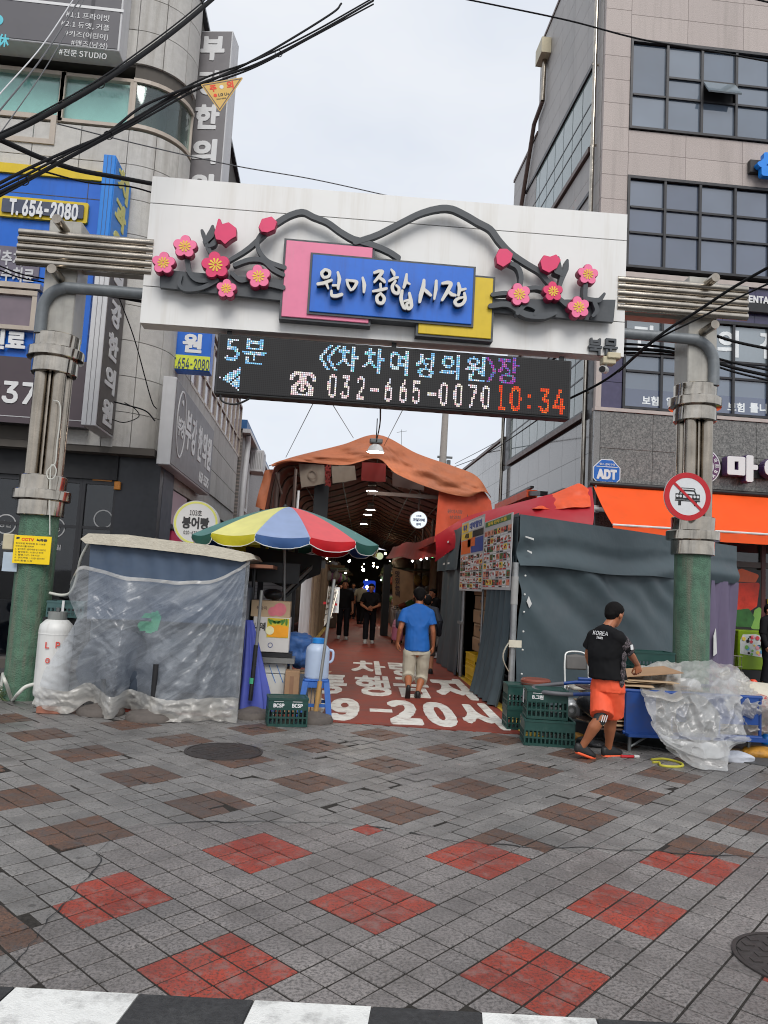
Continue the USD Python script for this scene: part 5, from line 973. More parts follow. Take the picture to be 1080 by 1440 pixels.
# left curtain strip
a = np.array([at_y(*p, 17.5) for p in ((372, 662), (384, 660))]); b = np.array([at_y(*p, 17.5) for p in ((359, 712), (372, 718))])
L_ = np.array([[a[0]*(1-t)+b[0]*t+(0, 0.06*math.sin(7*t), 0), (a[0]+a[1])/2*(1-t)+(b[0]+b[1])/2*t+(0, -0.09, 0), a[1]*(1-t)+b[1]*t] for t in np.linspace(0, 1, 8)]); part(ar, 'left_curtain', grid_mesh(L_, 0.012), M_tarpb, smooth=60)
for y in np.arange(18.4, 60, 1.5):
    part(ar, 'rib', tube(roofline(y, 0.985, 0.05), 0.03, 6), M_rib, smooth=60)
for k in (8, 14, 20, 26, 32): 
    p, q = roofline(18.3, 0.98, 0.05)[k], roofline(61, 0.98, 0.05)[k]; part(ar, 'purlin', cyl(p, q, 0.022, 6), M_rib)
for x in (-1.15, 3.25):
    for y in np.arange(17.5, 60, 4.5): part(ar, 'post', cyl((x+SKW(y), y, 0), (x+SKW(y), y, 4.1), 0.05, 8), M_rib, smooth=50)
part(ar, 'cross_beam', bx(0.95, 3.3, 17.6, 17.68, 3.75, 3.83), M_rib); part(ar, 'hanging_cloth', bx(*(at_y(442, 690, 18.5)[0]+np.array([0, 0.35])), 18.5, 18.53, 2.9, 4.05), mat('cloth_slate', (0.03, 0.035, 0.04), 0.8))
part(ar, 'brace', cyl(at_y(388, 665, 17.2), at_y(396, 695, 17.4), 0.03, 6), M_rib); part(ar, 'brace', cyl(at_y(416, 660, 17.3), at_y(412, 725, 17.3), 0.04, 6), M_rib); part(ar, 'brace', cyl(at_y(420, 690, 17.4), at_y(417, 730, 17.4), 0.03, 6), M_sbox)
# added far end and side walls, closing the alley in to keep it dark
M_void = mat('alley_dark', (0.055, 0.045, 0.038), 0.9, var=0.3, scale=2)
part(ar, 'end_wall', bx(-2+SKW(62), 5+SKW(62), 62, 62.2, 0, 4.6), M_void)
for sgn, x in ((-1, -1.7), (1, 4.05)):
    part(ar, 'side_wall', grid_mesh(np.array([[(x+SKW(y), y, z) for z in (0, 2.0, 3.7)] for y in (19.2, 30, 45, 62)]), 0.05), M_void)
# cloth banners under the front
M_ban = mat('banner_faded', (0.30, 0.25, 0.20), 0.7, var=0.1, dirt=(0.18, 0.14, 0.11), dscale=2); M_banr = mat('banner_red', srgb(140, 40, 36), 0.7, var=0.1)
for k, (pts, m, lab) in enumerate(((((420, 652), (456, 654), (458, 680), (424, 686)), M_ban, 'faded cloth banner with a round emblem under the left slope of the arcade'), (((466, 655), (499, 655), (501, 675), (468, 680)), M_ban, 'faded cloth banner hanging left of the first arcade lamp'), (((509, 650), (543, 652), (542, 678), (508, 676)), M_banr, 'dark red cloth banner behind the arcade lamps'), (((552, 662), (596, 680), (596, 690), (552, 684)), mat('banner_brown', (0.10, 0.06, 0.05), 0.8), 'dark brown cloth strip hanging right of the arcade lamps'))):
    q = [at_y(*p, 18.3) for p in pts]; t = thing('cloth_banner', lab, 'banner', tuple((q[2]+q[3])/2))
    P = np.array([[q[0]*(1-u)*(1-v)+q[1]*u*(1-v)+q[3]*(1-u)*v+q[2]*u*v+np.array([0, 0.03*math.sin(9*u+3*v), 0]) for v in np.linspace(0, 1, 5)] for u in np.linspace(0, 1, 9)]); part(t, 'cloth', grid_mesh(P, 0.01), m, smooth=60)
    if k < 1: part(t, 'emblem', frame(ring(0.09, 0.12), tuple(sum(q)/4-np.array([0, 0.06, 0]))), mat('banner_stain', (0.22, 0.17, 0.13), 0.7))
for k in range(6): part(ar, 'banner_letter', frame(txt('시원미장축제'[k], 0.14, 0.12, 0.004, 3), tuple(at_y(461, 656+k*5, 18.2))), M_banr)
# pendant lamps
E_lamp = emit('lamp_white', (1.0, 0.93, 0.82), 75); M_refl = mat('reflector_white', (0.55, 0.55, 0.54), 0.4); M_lbody = mat('lamp_body', (0.16, 0.17, 0.17), 0.4, metal=0.5)
for k, (px_, py_, w) in enumerate(((528, 636, 23), (524, 669, 19), (523, 691, 15.5), (517, 724, 12), (512, 737, 10.5), (521, 717, 13))):
    y = 0.36*1080/w-(0.4 if k == 0 else 0); c = at_y(px_, py_, y); r = 0.19
    lp = thing('pendant_lamp', ('large pendant lamp nearest the gate, in front of the arcade peak', 'second pendant lamp, just under the first one', 'third pendant lamp along the arcade ridge', 'fourth lit pendant lamp deep in the arcade', 'smallest and lowest lit pendant lamp deep in the arcade', 'thin pendant lamp between the third and fourth along the arcade ridge')[k], 'lamp', tuple(c), group='pendant lamps along the arcade')
    part(lp, 'reflector', lathe([(r, 0), (r*0.97, 0.03), (r*0.72, 0.12), (r*0.45, 0.17), (0.001, 0.18)], 24, c), M_refl, smooth=40); part(lp, 'bulb', lathe([(0.001, -0.02), (r*0.6, -0.012), (r*0.93, 0.004)], 24, c), E_lamp, smooth=40)
    part(lp, 'body', cat_([bx(c[0]-0.14, c[0]+0.14, c[1]-0.1, c[1]+0.1, c[2]+0.19, c[2]+0.29, 0.02)]), M_lbody); part(lp, 'cord', cyl(c+(0, 0, 0.29), (c[0], c[1], 4.85 if k else c[2]+0.75), 0.012, 6), M_blk)
# round lit sign
c = at_y(589, 731, 19.0); r = 11.8/1080*19*1.04
t = thing('lit_round_sign', 'lit round white sign with blue lettering under the right side of the arcade', 'stall sign', (c[0], 19.1, c[2]-r)); part(t, 'drum', frame(extr(Point(0, 0).buffer(r, 24), 0.15), (c[0], 19.18, c[2])), M_sbox); part(t, 'face', frame(extr(Point(0, 0).buffer(r*0.95, 24), 0.004), (c[0], 19.03, c[2])), emit('sign_glow', (0.85, 0.93, 1.0), 0.85))
M_bink = mat('ink_blue', (0.02, 0.04, 0.2), 0.5)
for s, dz, w in (('105호', 0.1, 0.13), ('과일야채', 0.0, 0.30), ('원미', -0.11, 0.12)): part(t, 'lettering', frame(txt(s, w, None, 0.003, 3), (c[0], 19.022, c[2]+dz)), M_bink)
part(t, 'bracket', cyl((c[0], 19.1, c[2]+r), (c[0], 19.1, c[2]+1.0), 0.02, 6), M_rib)
# ---- left side of the alley: corrugated sheet, timber boards, roof skirt
wl_ = thing('board_wall', 'white corrugated sheet and tan upright boards along the left of the alley', 'wall', (-0.2, 19, 0)); M_corr = mat('corrugated_white', (0.66, 0.68, 0.70), 0.45, var=0.06, dirt=(0.3, 0.28, 0.25), dscale=1.3, streak=True); M_tan = [mat(f'board_tan_{i}', c, 0.65, var=0.15, scale=5, dirt=(0.12, 0.08, 0.06), dscale=2, streak=True) for i, c in enumerate([(0.42, 0.31, 0.21), (0.35, 0.26, 0.18), (0.46, 0.35, 0.23)])]
p0, p1 = gnd(418, 915), gnd(433, 908); n = 48
P = np.array([[(p0[0]+(p1[0]-p0[0])*u+0.03*math.sin(u*60), p0[1]+(p1[1]-p0[1])*u, z) for z in (0.02, 1.2, 2.4)] for u in np.linspace(0, 1, n)]); part(wl_, 'corrugated_sheet', grid_mesh(P, 0.01), M_corr, smooth=60)
yb = np.linspace(20.4, 31, 18)
for k in range(17):
    x0 = -0.24+(yb[k]-20.4)*0.055; part(wl_, 'board', bar((x0, yb[k]+0.25, 0.02), (x0, yb[k]+0.25, 2.35), 0.05, 0.5, up=(0, 1, 0)), M_tan[k % 3])
part(wl_, 'kerb_line', bar((-0.15, 20.3, 0.02), (0.4, 31, 0.02), 0.12, 0.03), M_yel)
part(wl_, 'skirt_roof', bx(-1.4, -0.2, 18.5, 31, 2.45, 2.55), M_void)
# ---- clutter deep in the alley: stalls, hanging goods, lit bulbs
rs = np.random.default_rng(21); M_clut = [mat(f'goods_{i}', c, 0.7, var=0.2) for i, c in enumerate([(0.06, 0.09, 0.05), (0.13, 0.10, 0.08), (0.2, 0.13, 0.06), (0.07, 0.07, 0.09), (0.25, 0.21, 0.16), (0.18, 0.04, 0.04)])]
def blob(c, r, seed, squash=0.8):
    m = trimesh.creation.icosphere(2, r); m.vertices *= (1+0.5*(meshkit.fbm(m.vertices*3/r*0.5+seed, 3, seed)-0.5))[:, None]*np.array([1, 1, squash]); m.apply_translation(c); return m
for k in range(22):
    y = rs.uniform(31, 58); s = -1 if k % 2 else 1; x = (0.35 if s < 0 else 3.0)+SKW(y)-0.7+s*rs.uniform(0.1, 0.9); z = rs.uniform(1.5, 2.9)
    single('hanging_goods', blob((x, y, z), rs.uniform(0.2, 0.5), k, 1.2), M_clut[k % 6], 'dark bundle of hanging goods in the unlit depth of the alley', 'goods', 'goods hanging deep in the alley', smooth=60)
stl = []
for k in range(14):
    y = 28+k*1.9; s = -1 if k % 2 else 1; x = (0.05 if s < 0 else 3.3)+SKW(y)-0.6
    t = thing('market_stall', ('nearest', 'second', 'third', 'fourth', 'fifth', 'sixth', 'furthest')[k//2]+' dim market stall down the '+('left' if s < 0 else 'right')+' side of the alley', 'stall', (x, y, 0), group='far stalls on the '+('left' if s < 0 else 'right')+' of the alley')
    part(t, 'table', bx(x-0.5, x+0.5, y-0.8, y+0.8, 0.02, 0.8), M_clut[1]); part(t, 'canopy', bx(x-0.8, x+0.7, y-0.9, y+0.9, 2.3, 2.36), M_clut[(k*2) % 6]); 
    for q in range(6): part(t, 'goods', blob((x-0.35+0.25*(q % 3), y-0.5+0.7*(q//3), 1.02+0.05*(q % 2)), 0.15+0.04*(q % 2), 70+k*6+q, 0.8), (M_fruit := [mat(f'fruit_{i}', c, .6, var=.3, scale=20) for i, c in enumerate([(.35, .09, .05), (.10, .24, .07), (.42, .30, .08), (.42, .40, .36), (.30, .16, .08), (.18, .06, .16)])])[(k+q) % 6], smooth=60)
    part(t, 'hanging_row', cat_([blob((x-0.5+0.3*q, y-0.7, 1.95), 0.13, 90+k+q, 1.5) for q in range(4)]), M_fruit[(k+2) % 6], smooth=60, kind='stuff')
    for q in range(4): part(t, 'tray', bx(x-0.45, x+0.4, y-0.75+q*0.38, y-0.42+q*0.38, 0.8, 0.9+0.06*(q % 2)), M_clut[(k+q) % 6])
for k in range(20):
    px_, py_ = rs.uniform(458, 548), rs.uniform(778, 818); y = rs.uniform(30, 56); c = at_y(px_, py_, y); w = (k % 3 == 0)
    single('light_bulb', trimesh.creation.icosphere(1, rs.uniform(0.03, 0.075)).apply_translation(c), emit('bulb_warm', (1, 0.75, 0.42), 30) if not w else emit('bulb_cool', (0.9, 1.0, 0.85), 22), 'small lit bulb far down the dark alley', 'lamp', 'bulbs glowing deep in the alley', smooth=True)
c = at_y(534, 782, 27); single('globe_lamp', trimesh.creation.icosphere(3, 0.125).apply_translation(c), emit('globe_glow', (0.85, 0.95, 0.6), 0.45), 'pale green globe lamp left of the red awning edge', 'lamp', smooth=True)
c = at_y(519, 826, 34); t = thing('blue_lit_sign', 'small glowing blue sign behind the two walking men', 'sign', tuple(c)); part(t, 'panel', bx(c[0]-0.28, c[0]+0.28, 34, 34.1, c[2]-0.3, c[2]+0.3, 0.05), emit('glow_blue', (0.03, 0.10, 0.9), 0.35)); part(t, 'lettering', frame(txt('수산', 0.36, 0.2, 0.01, 3), (c[0], 33.99, c[2])), E_lamp)
# ---- right side: red awning with bulbs, posts, brown banner, tables
M_awr = mat('awning_red', srgb(150, 34, 28), 0.6, var=0.1, scale=3, dirt=(0.09, 0.02, 0.015), dscale=1, transl=0.12)
ra = thing('red_awning', 'dark red stall awning with a row of bulbs along the right of the alley', 'awning', (2.5, 22, 2.3))
q = [at_y(*p, y) for p, y in (((620, 754), 18.6), ((553, 768), 27.5), ((542, 784), 27.5), ((622, 786), 18.0))]
P = np.array([[q[0]*(1-u)*(1-v)+q[1]*u*(1-v)+q[2]*u*v+q[3]*(1-u)*v+np.array([0, 0, 0.04*math.sin(12*u)-0.05*math.sin(v*3.14)]) for v in np.linspace(0, 1, 7)] for u in np.linspace(0, 1, 16)]); part(ra, 'canopy', grid_mesh(P, 0.01), M_awr, smooth=60)
P2 = np.array([[(4.1+SKW(y), y, 3.3), (3.1+SKW(y), y, 2.95), (2.55+SKW(y)*0.5, y, 2.75)] for y in (17.6, 20, 24, 28, 33)]); part(ra, 'upper_canopy', grid_mesh(P2, 0.01), M_awr, smooth=60)
for k, (px_, py_) in enumerate(((580, 789), (592, 787), (600, 785), (608, 783), (617, 779))): part(ra, 'bulb', trimesh.creation.icosphere(1, 0.03).apply_translation(at_y(px_, py_, 20.5)), emit('led_green', (0.2, 1, 0.3), 1.2) if k == 3 else emit('awning_bulb', (1, 0.93, 0.8), 25))
for k, (px_, w) in enumerate(((580, 0.1), (606, 0.22))): 
    g = gnd(px_, 902 if k else 888); single('stall_post', cyl((g[0], g[1], 0), (g[0], g[1], 2.6), w/2*1.3, 10), mat('post_tan', (0.32, 0.25, 0.15), 0.6), ('thin tan post', 'thick tan post')[k]+' holding the red awning behind the man in blue', 'post', smooth=40)
single('rear_curtain', grid_mesh(np.array([[(3.3+SKW(y)+0.05*math.sin(y*9), y, z) for z in (0.0, 1.3, 2.7)] for y in np.linspace(17.8, 30, 60)]), 0.02), mat('curtain_brown', (0.05, 0.038, 0.03), 0.8), 'dark brown ribbed curtain behind the right hand stall', 'curtain', smooth=60)
q = [at_y(*p, 24.5) for p in ((552, 798), (581, 806), (581, 842), (552, 853))]; t = thing('brown_banner', 'tan banner with a column of dark Korean letters beside the right stall', 'banner', tuple(q[3]))
P = np.array([[q[0]*(1-u)*(1-v)+q[1]*u*(1-v)+q[2]*u*v+q[3]*(1-u)*v+np.array([0, 0.04*math.sin(5*u+4*v), 0]) for v in np.linspace(0, 1, 8)] for u in np.linspace(0, 1, 8)]); part(t, 'cloth', grid_mesh(P, 0.01), mat('banner_tan', (0.5, 0.31, 0.17), 0.7, var=0.12, dirt=(0.2, 0.1, 0.05), dscale=2), smooth=60)
for k, ch in enumerate('맛있는떡'): part(t, 'letter', frame(txt(ch, 0.15, 0.2, 0.004, 3), tuple(at_y(559, 807+k*9.5, 24.42))), M_brown)
t = thing('bench_table', 'low wooden bench table stacked along the right stall', 'table', tuple(gnd(570, 875))); g = gnd(568, 880)
for z in (0.55, 0.75): part(t, 'top', bx(g[0]-0.3, g[0]+0.9, g[1]-0.4, g[1]+0.5, z, z+0.06), mat('wood_tan', (0.30, 0.2, 0.11), 0.6))
for dx in (-0.25, 0.8): part(t, 'leg', bx(g[0]+dx, g[0]+dx+0.06, g[1]-0.3, g[1]-0.24, 0, 0.55), M_brown)
single('dark_pillar', bx(*(at_y(545, 830, 26)[0]+np.array([-0.15, 0.08])), 26, 26.4, 0, 2.4), MATS['cloth_slate'], 'dark post and cloth at the start of the right stall', 'post')
t = thing('vegetable_stall', 'stall table with trays of produce behind the man in blue', 'stall', (3.0, 18.6, 0)); g = gnd(628, 925)
part(t, 'table', bx(g[0]-0.45, g[0]+0.6, g[1]-0.4, g[1]+2.4, 0.02, 0.62), M_clut[1])
for k, (dx, dy, m) in enumerate(((-0.4, -0.35, (0.35, 0.25, 0.12)), (0.05, -0.3, (0.25, 0.05, 0.04)), (-0.4, 0.25, (0.30, 0.22, 0.13)), (0.05, 0.3, (0.4, 0.38, 0.36)), (-0.38, 0.85, (0.2, 0.06, 0.05)))): part(t, 'tray', bx(g[0]+dx, g[0]+dx+0.38, g[1]+dy, g[1]+dy+0.5, 0.62, 0.74+0.05*(k % 3), 0.02), mat(f'tray_{k}', m, 0.6, var=0.3, scale=12))
part(t, 'upright_board', bx(g[0]-0.1, g[0]-0.02, g[1]-0.3, g[1]-0.1, 0.8, 1.3), MATS['wood_tan'])
# distant utility pole behind the arcade
t = thing('utility_pole', 'grey concrete utility pole rising behind the arcade roof', 'utility pole', (2.3+SKW(40), 40, 0)); a, b = at_y(622, 660, 40), at_y(627, 575, 40); part(t, 'pole', tube([(a[0]-0.05, 40, 0), a, b+(0, 0, 1.0)], [0.24, 0.2, 0.16], 12), mat('pole_concrete', (0.33, 0.30, 0.27), 0.7), smooth=40); part(t, 'crossarm', bx(a[0]-0.3, a[0]+0.5, 39.9, 40.05, a[2]+0.6, a[2]+0.7), M_lbody); part(t, 'insulator', bx(a[0]+0.2, a[0]+0.4, 39.8, 39.95, a[2]+0.1, a[2]+0.5, 0.03), M_lbody)
single('roof_aerial', cat_([cyl(at_y(563, 660, 40), at_y(565, 604, 40), 0.015, 6), cyl(at_y(558, 608, 40), at_y(572, 606, 40), 0.012, 6)]), M_lbody, 'thin roof aerial seen above the arcade ridge', 'aerial')
# ---- red and orange canopies behind the grey tent
M_rc = mat('canopy_red', srgb(178, 30, 44), 0.5, var=0.07, scale=2, bump=0.2, bscale=5, dirt=(0.25, 0.02, 0.03), dscale=1, transl=0.12)
rc = thing('red_canopy', 'red stall canopy showing above the top of the grey tent', 'canopy', (4.2, 14.5, 2.7))
top = np.array([at_y(*p, y) for p, y in (((612, 754), 17), ((655, 728), 16), ((700, 715), 15.2), ((742, 704), 14.8), ((790, 692), 14.8), ((831, 686), 14.8))]); bot = np.array([at_y(*p, y) for p, y in (((612, 790), 17), ((655, 762), 15.6), ((700, 748), 14.6), ((742, 738), 14.1), ((790, 742), 14.0), ((831, 748), 14.0))])
P = np.array([spline(top*(1-v)+bot*v, 6)+np.array([0, -0.15*math.sin(v*3.1), 0]) for v in np.linspace(0, 1, 8)]); P[:, :, 1] += 0.15*(meshkit.fbm(P*2, 3, 4)-0.5); part(rc, 'canopy_cloth', grid_mesh(P.transpose(1, 0, 2), 0.01), M_rc, smooth=60)
part(rc, 'end_flap', grid_mesh(np.array([[at_y(831, 700, 14.8)*(1-v)+at_y(831, 748, 14.0)*v+np.array([0.01*math.sin(9*v), u, 0]) for v in (0, 0.5, 1)] for u in (0, 0.8, 1.6)]), 0.01), M_rc)
oc_ = thing('orange_cover', 'crumpled orange sheet tied over the right end of the red canopy', 'sheet', (4.4, 14.5, 3.2)); M_oc = mat('sheet_orange', srgb(232, 92, 48), 0.5, var=0.08, bump=0.2, bscale=5, transl=0.15)
top = np.array([at_y(*p, 14.75) for p in ((735, 716), (755, 704), (780, 694), (806, 683), (815, 681), (829, 688))]); bot = np.array([at_y(*p, 14.2) for p in ((752, 716), (765, 716), (785, 716), (805, 714), (820, 714), (830, 713))])
P = np.array([spline(top*(1-v)+bot*v, 8) for v in np.linspace(0, 1, 12)]); P[:, :, 1] += 0.30*(meshkit.fbm(P*3.5, 3, 6)-0.5); part(oc_, 'cloth', grid_mesh(P.transpose(1, 0, 2), 0.01), M_oc, smooth=45)
fr_ = thing('folded_awning', 'folded orange awning on dark arms under the granite wing', 'awning', (5.8, 20, 3.5)); a, b = at_x(702, 714, 5.6), at_x(748, 694, 5.6); part(fr_, 'roll', bar(a, b, 0.3, 0.2), M_oc); part(fr_, 'arm', bar(a+(0, 0, .15), b+(0, 0, 0.18), 0.1, 0.06), M_blk); part(fr_, 'cover', bar(b, at_x(765, 694, 5.6), 0.2, 0.12), M_blk)
# cables and small box on the granite corner
t = thing('wall_camera', 'small white camera box with conduit on the dark wall under the awning corner', 'camera', tuple(at_y(838, 716, 16.8))); q = at_y(836, 716, 16.8); part(t, 'box', bx(q[0]-0.1, q[0]+0.08, 16.7, 16.95, q[2]-0.08, q[2]+0.08, 0.01), M_wh); part(t, 'lens_tube', cyl((q[0], 16.7, q[2]), (q[0]+0.14, 16.5, q[2]-0.04), 0.05, 10), M_wh); part(t, 'conduit', cyl((q[0]+0.05, 16.9, q[2]-1.2), (q[0]+0.05, 16.9, q[2]+0.6), 0.02, 6), M_pipe)
# ================================================================ left: covered stall and the things round it
def plastic(name, white=0.5, tint=(0.62, 0.64, 0.64), gl=0.25):
    """thin milky polythene: mostly clear, whiter along its creases, with a soft wet gloss"""
    MATS[name] = usdkit.material(stage, '/World/Looks/'+name, {'g': ('geometry', {}), 'n': ('noise_texture', {'scale': 1.7, 'detail': 5, 'roughness': 0.6, 'distortion': 0.6}), 'm': ('map_range', {'from_min': 0.3, 'from_max': 0.7, 'to_min': white-0.2, 'to_max': white+0.16, 'clamp': True}),
        'mp': ('mapping', {'mapping_type': 'texture', 'rotation': (0.0, -0.55, 0.0), 'scale': (1.0, 1.0, 0.16)}), 'bn': ('noise_texture', {'scale': 2.6, 'detail': 5, 'roughness': 0.55, 'distortion': 0.6}), 'cm': ('map_range', {'from_min': 0.52, 'from_max': 0.72, 'to_min': 0.0, 'to_max': 0.20, 'clamp': True}), 'ad': ('math', {'math_type': 'add', 'use_clamp': True}),
        'b': ('bump', {'strength': 0.55, 'distance': 0.03}), 't': ('transparent_bsdf', {'color': (0.9, 0.91, 0.93)}), 'd': ('diffuse_bsdf', {'color': tint}), 'tr': ('translucent_bsdf', {'color': tint}), 'gl': ('glossy_bsdf', {'color': (0.9, 0.9, 0.9), 'roughness': gl}), 'f': ('layer_weight', {'blend': 0.35}), 'fm': ('math', {'math_type': 'multiply_add', 'value2': 0.28, 'value3': 0.04}),
        'a': ('mix_closure', {'fac': 0.35}), 'x': ('mix_closure', {}), 'y': ('mix_closure', {})},
        [('g.position', 'n.vector'), ('n.fac', 'm.value'), ('g.position', 'mp.vector'), ('mp.vector', 'bn.vector'), ('bn.fac', 'cm.value'), ('m.result', 'ad.value1'), ('cm.result', 'ad.value2'), ('bn.fac', 'b.height'), ('b.normal', 'gl.normal'), ('b.normal', 'd.normal'), ('b.normal', 'f.normal'), ('f.facing', 'fm.value1'), ('d.BSDF', 'a.closure1'), ('tr.BSDF', 'a.closure2'), ('ad.value', 'x.fac'), ('t.BSDF', 'x.closure1'), ('a.closure', 'x.closure2'), ('fm.value', 'y.fac'), ('x.closure', 'y.closure1'), ('gl.BSDF', 'y.closure2')], surface='y.closure'); return MATS[name]
M_poly = plastic('polythene', 0.25, (0.60, 0.635, 0.67)); M_poly2 = plastic('polythene_cart', 0.46, (0.66, 0.66, 0.64)); M_hem = plastic('polythene_hem', 0.50, (0.66, 0.63, 0.57))
M_tarpblue = mat('tarp_blue', (0.058, 0.088, 0.14), 0.55, var=0.12, scale=3, bump=0.2, bscale=8, dirt=(0.12, 0.13, 0.14), dirt_refl_amt=0.4, dscale=1)
M_slate = mat('tarp_slate', (0.085, 0.105, 0.135), 0.6, var=0.2, scale=2); M_navy = mat('cover_navy', (0.03, 0.042, 0.062), 0.6, var=0.2, scale=2)
M_foam = mat('foam_cream', (0.52, 0.48, 0.39), 0.7, var=0.08, scale=9, bump=0.5, bscale=30, dirt=(0.3, 0.24, 0.17), dirt_refl_amt=0.6, dscale=2.5)
cs_ = thing('covered_stall', 'street stall with cream roof slab wrapped in blue tarpaulin beside the left pillar', 'stall', (-1.8, 9.9, 0))
rp = np.array([at_y(*p, 9.22) for p in ((113, 758), (124, 750), (180, 752), (240, 760), (300, 767), (352, 778), (357, 786), (340, 790), (285, 781), (200, 771), (120, 764))])
part(cs_, 'roof_slab', frame(extr(Polygon([(p[0], p[2]) for p in rp]), 1.4), (0, 10.62, 0)), M_foam)
part(cs_, 'roof_underside', bx(-1.5, -0.6, 9.6, 10.6, 1.80, 1.84), mat('board_rust', (0.22, 0.09, 0.05), 0.7))
top = np.array([at_y(*p, 9.32) for p in ((128, 762), (200, 770), (270, 777), (346, 787))]); bot = np.array([at_y(*p, 9.36) for p in ((122, 870), (200, 872), (270, 876), (340, 880))])
P = np.array([spline(top*(1-v)+bot*v, 10) for v in np.linspace(0, 1, 14)]); P[:, :, 1] += 0.05*(meshkit.fbm(P*np.array([5, 1, 1.5]), 3, 5)-0.5)+0.012*np.sin(P[:, :, 0]*26+3*P[:, :, 2]); part(cs_, 'blue_skirt', grid_mesh(P.transpose(1, 0, 2), 0.01), M_tarpblue, smooth=60)
part(cs_, 'body', bx(-2.74, -0.9, 9.55, 10.5, 0.12, 1.6, 0.06), M_slate); m = blob((0, 0, 0), 0.42, 3, 0.95); m.vertices[:, 1] *= 0.35; m.apply_translation((-2.4, 9.5, 0.58)); part(cs_, 'shelf_bundle', m, M_navy, smooth=60); m = blob((0, 0, 0), 0.36, 6, 0.9); m.vertices[:, 1] *= 0.3; m.apply_translation((-1.9, 9.5, 0.42)); part(cs_, 'shelf_bundle', m, M_navy, smooth=60)
part(cs_, 'shelf_bundle', bx(-1.42, -0.93, 9.4, 9.6, 0.2, 0.9, 0.06), M_navy); part(cs_, 'cover_fold', bx(-2.2, -1.0, 9.44, 9.56, 0.22, 0.62, 0.05), M_navy)
for x, y in ((-2.72, 9.5), (-0.9, 9.5), (-2.72, 10.5), (-0.9, 10.5)): part(cs_, 'post', cyl((x, y, 0), (x, y, 1.86), 0.025, 8), M_mull)
part(cs_, 'dark_back', bx(-0.88, -0.3, 10.75, 10.8, 1.62, 1.9), M_blk)
# polythene sheet over its front: gathered at the top right corner, spreading at the foot
def tidy(n, pts): 
    q = spline(np.array(pts, float), 12); d = np.r_[0, np.cumsum(np.linalg.norm(np.diff(q, axis=0), axis=1))]; t = np.linspace(0, d[-1], n); return np.c_[[np.interp(t, d, q[:, k]) for k in range(3)]].T
NU, NV = 150, 80
tp = tidy(NU, [at_y(*p, y) for p, y in (((100, 818), 9.5), ((113, 797), 9.34), ((140, 800), 9.26), ((175, 810), 9.26), ((207, 813), 9.26), ((255, 817), 9.26), ((300, 815), 9.27), ((330, 802), 9.28), ((352, 787), 9.3))])
bt = tidy(NU, [gnd(*p, z) for p, z in (((50, 985), 0.12), ((75, 995), 0.06), ((100, 1000), 0.03), ((125, 985), 0.14), ((140, 990), 0.1), ((157, 1008), 0.02), ((178, 992), 0.08), ((200, 1000), 0.06), ((222, 1011), 0.02), ((267, 1012), 0.02), ((300, 1010), 0.02), ((334, 1014), 0.015))])
V = np.linspace(0, 1, NV)[:, None, None]; P = tp[None]*(1-V)+bt[None]*V
P[:, :, 1] -= 0.10*np.sin(V[:, :, 0]*math.pi)*np.linspace(1, 0.2, NU)
P[:, :, 0] += (0.10*np.sin(V[:, :, 0]*math.pi*1.0))*np.exp(-np.linspace(0, 6, NU))*-0.3
lx = np.interp(np.linspace(0, 1, NV), [0, .12, .32, .52, .75, 1], [0, .04, .26, .17, .04, 0]); P[:, :, 0] += lx[:, None]*np.exp(-np.linspace(0, 7, NU))[None]
uu, vv = np.meshgrid(np.linspace(0, 1, NU), np.linspace(0, 1, NV))
ang = np.arctan2((1.02-uu)*2.2, vv+0.06)                       # folds run out of the gathered corner
rad = np.hypot((1.02-uu)*2.2, vv)
fold = np.sin(ang*34+3*meshkit.fbm(np.dstack([uu*3, vv*3, 0*uu]), 3, 1))*np.clip(1.35-rad, 0, 1)
crease = 1-np.abs(2*meshkit.fbm(np.dstack([uu*7+vv*3, vv*11-uu*4, 0*uu+3]), 4, 12)-1)
crease2 = 1-np.abs(2*meshkit.fbm(np.dstack([uu*15+2, vv*12+uu*9, 0*uu]), 4, 31)-1)
P[:, :, 1] -= 0.07*fold*vv**0.6+0.022*(crease**3-0.4)*np.clip(vv*4, 0, 1)+0.010*(crease2**3-0.4)*np.clip(vv*4, 0, 1)
P[:, :, 1] -= 0.09*np.exp(-((uu-0.22)/0.1)**2)*np.sin(np.clip((vv-0.2)/0.7, 0, 1)*math.pi)
P[:, :, 2] = np.maximum(P[:, :, 2], 0.012)
ps = thing('plastic_sheet', 'creased clear polythene sheet draped over the front of the covered stall', 'plastic sheet', tuple(P[-1].mean(0)*np.array([1, 1, 0])))
part(ps, 'sheet', grid_mesh(P.transpose(1, 0, 2)), M_poly, smooth=True)
hem = P[-12:].copy(); hem[:, :, 1] -= 0.02+0.10*(1-np.abs(2*meshkit.fbm(hem*np.array([5, 2, 12]), 4, 2)-1))**2; hem[:, :, 2] += 0.05*(meshkit.fbm(hem*np.array([7, 3, 5])+3, 3, 7)-0.4); hem[-1, :, 2] = np.maximum(hem[-1, :, 2]-0.02, 0.01); part(ps, 'crumpled_hem', grid_mesh(hem.transpose(1, 0, 2)), M_hem, smooth=True, label='thick cream coloured folds along the lower edge')
ht = P[:3].copy(); ht[:, :, 1] -= 0.012+0.03*meshkit.fbm(ht*8, 3, 4); ht[:, :, 2] += 0.03*(meshkit.fbm(ht*np.array([6, 1, 2]), 3, 9)-0.5); part(ps, 'top_hem', grid_mesh(ht.transpose(1, 0, 2)), M_hem, smooth=True)
gs = []
for i in range(26, 36):
    for j in range(80, 92): gs.append((j, i))
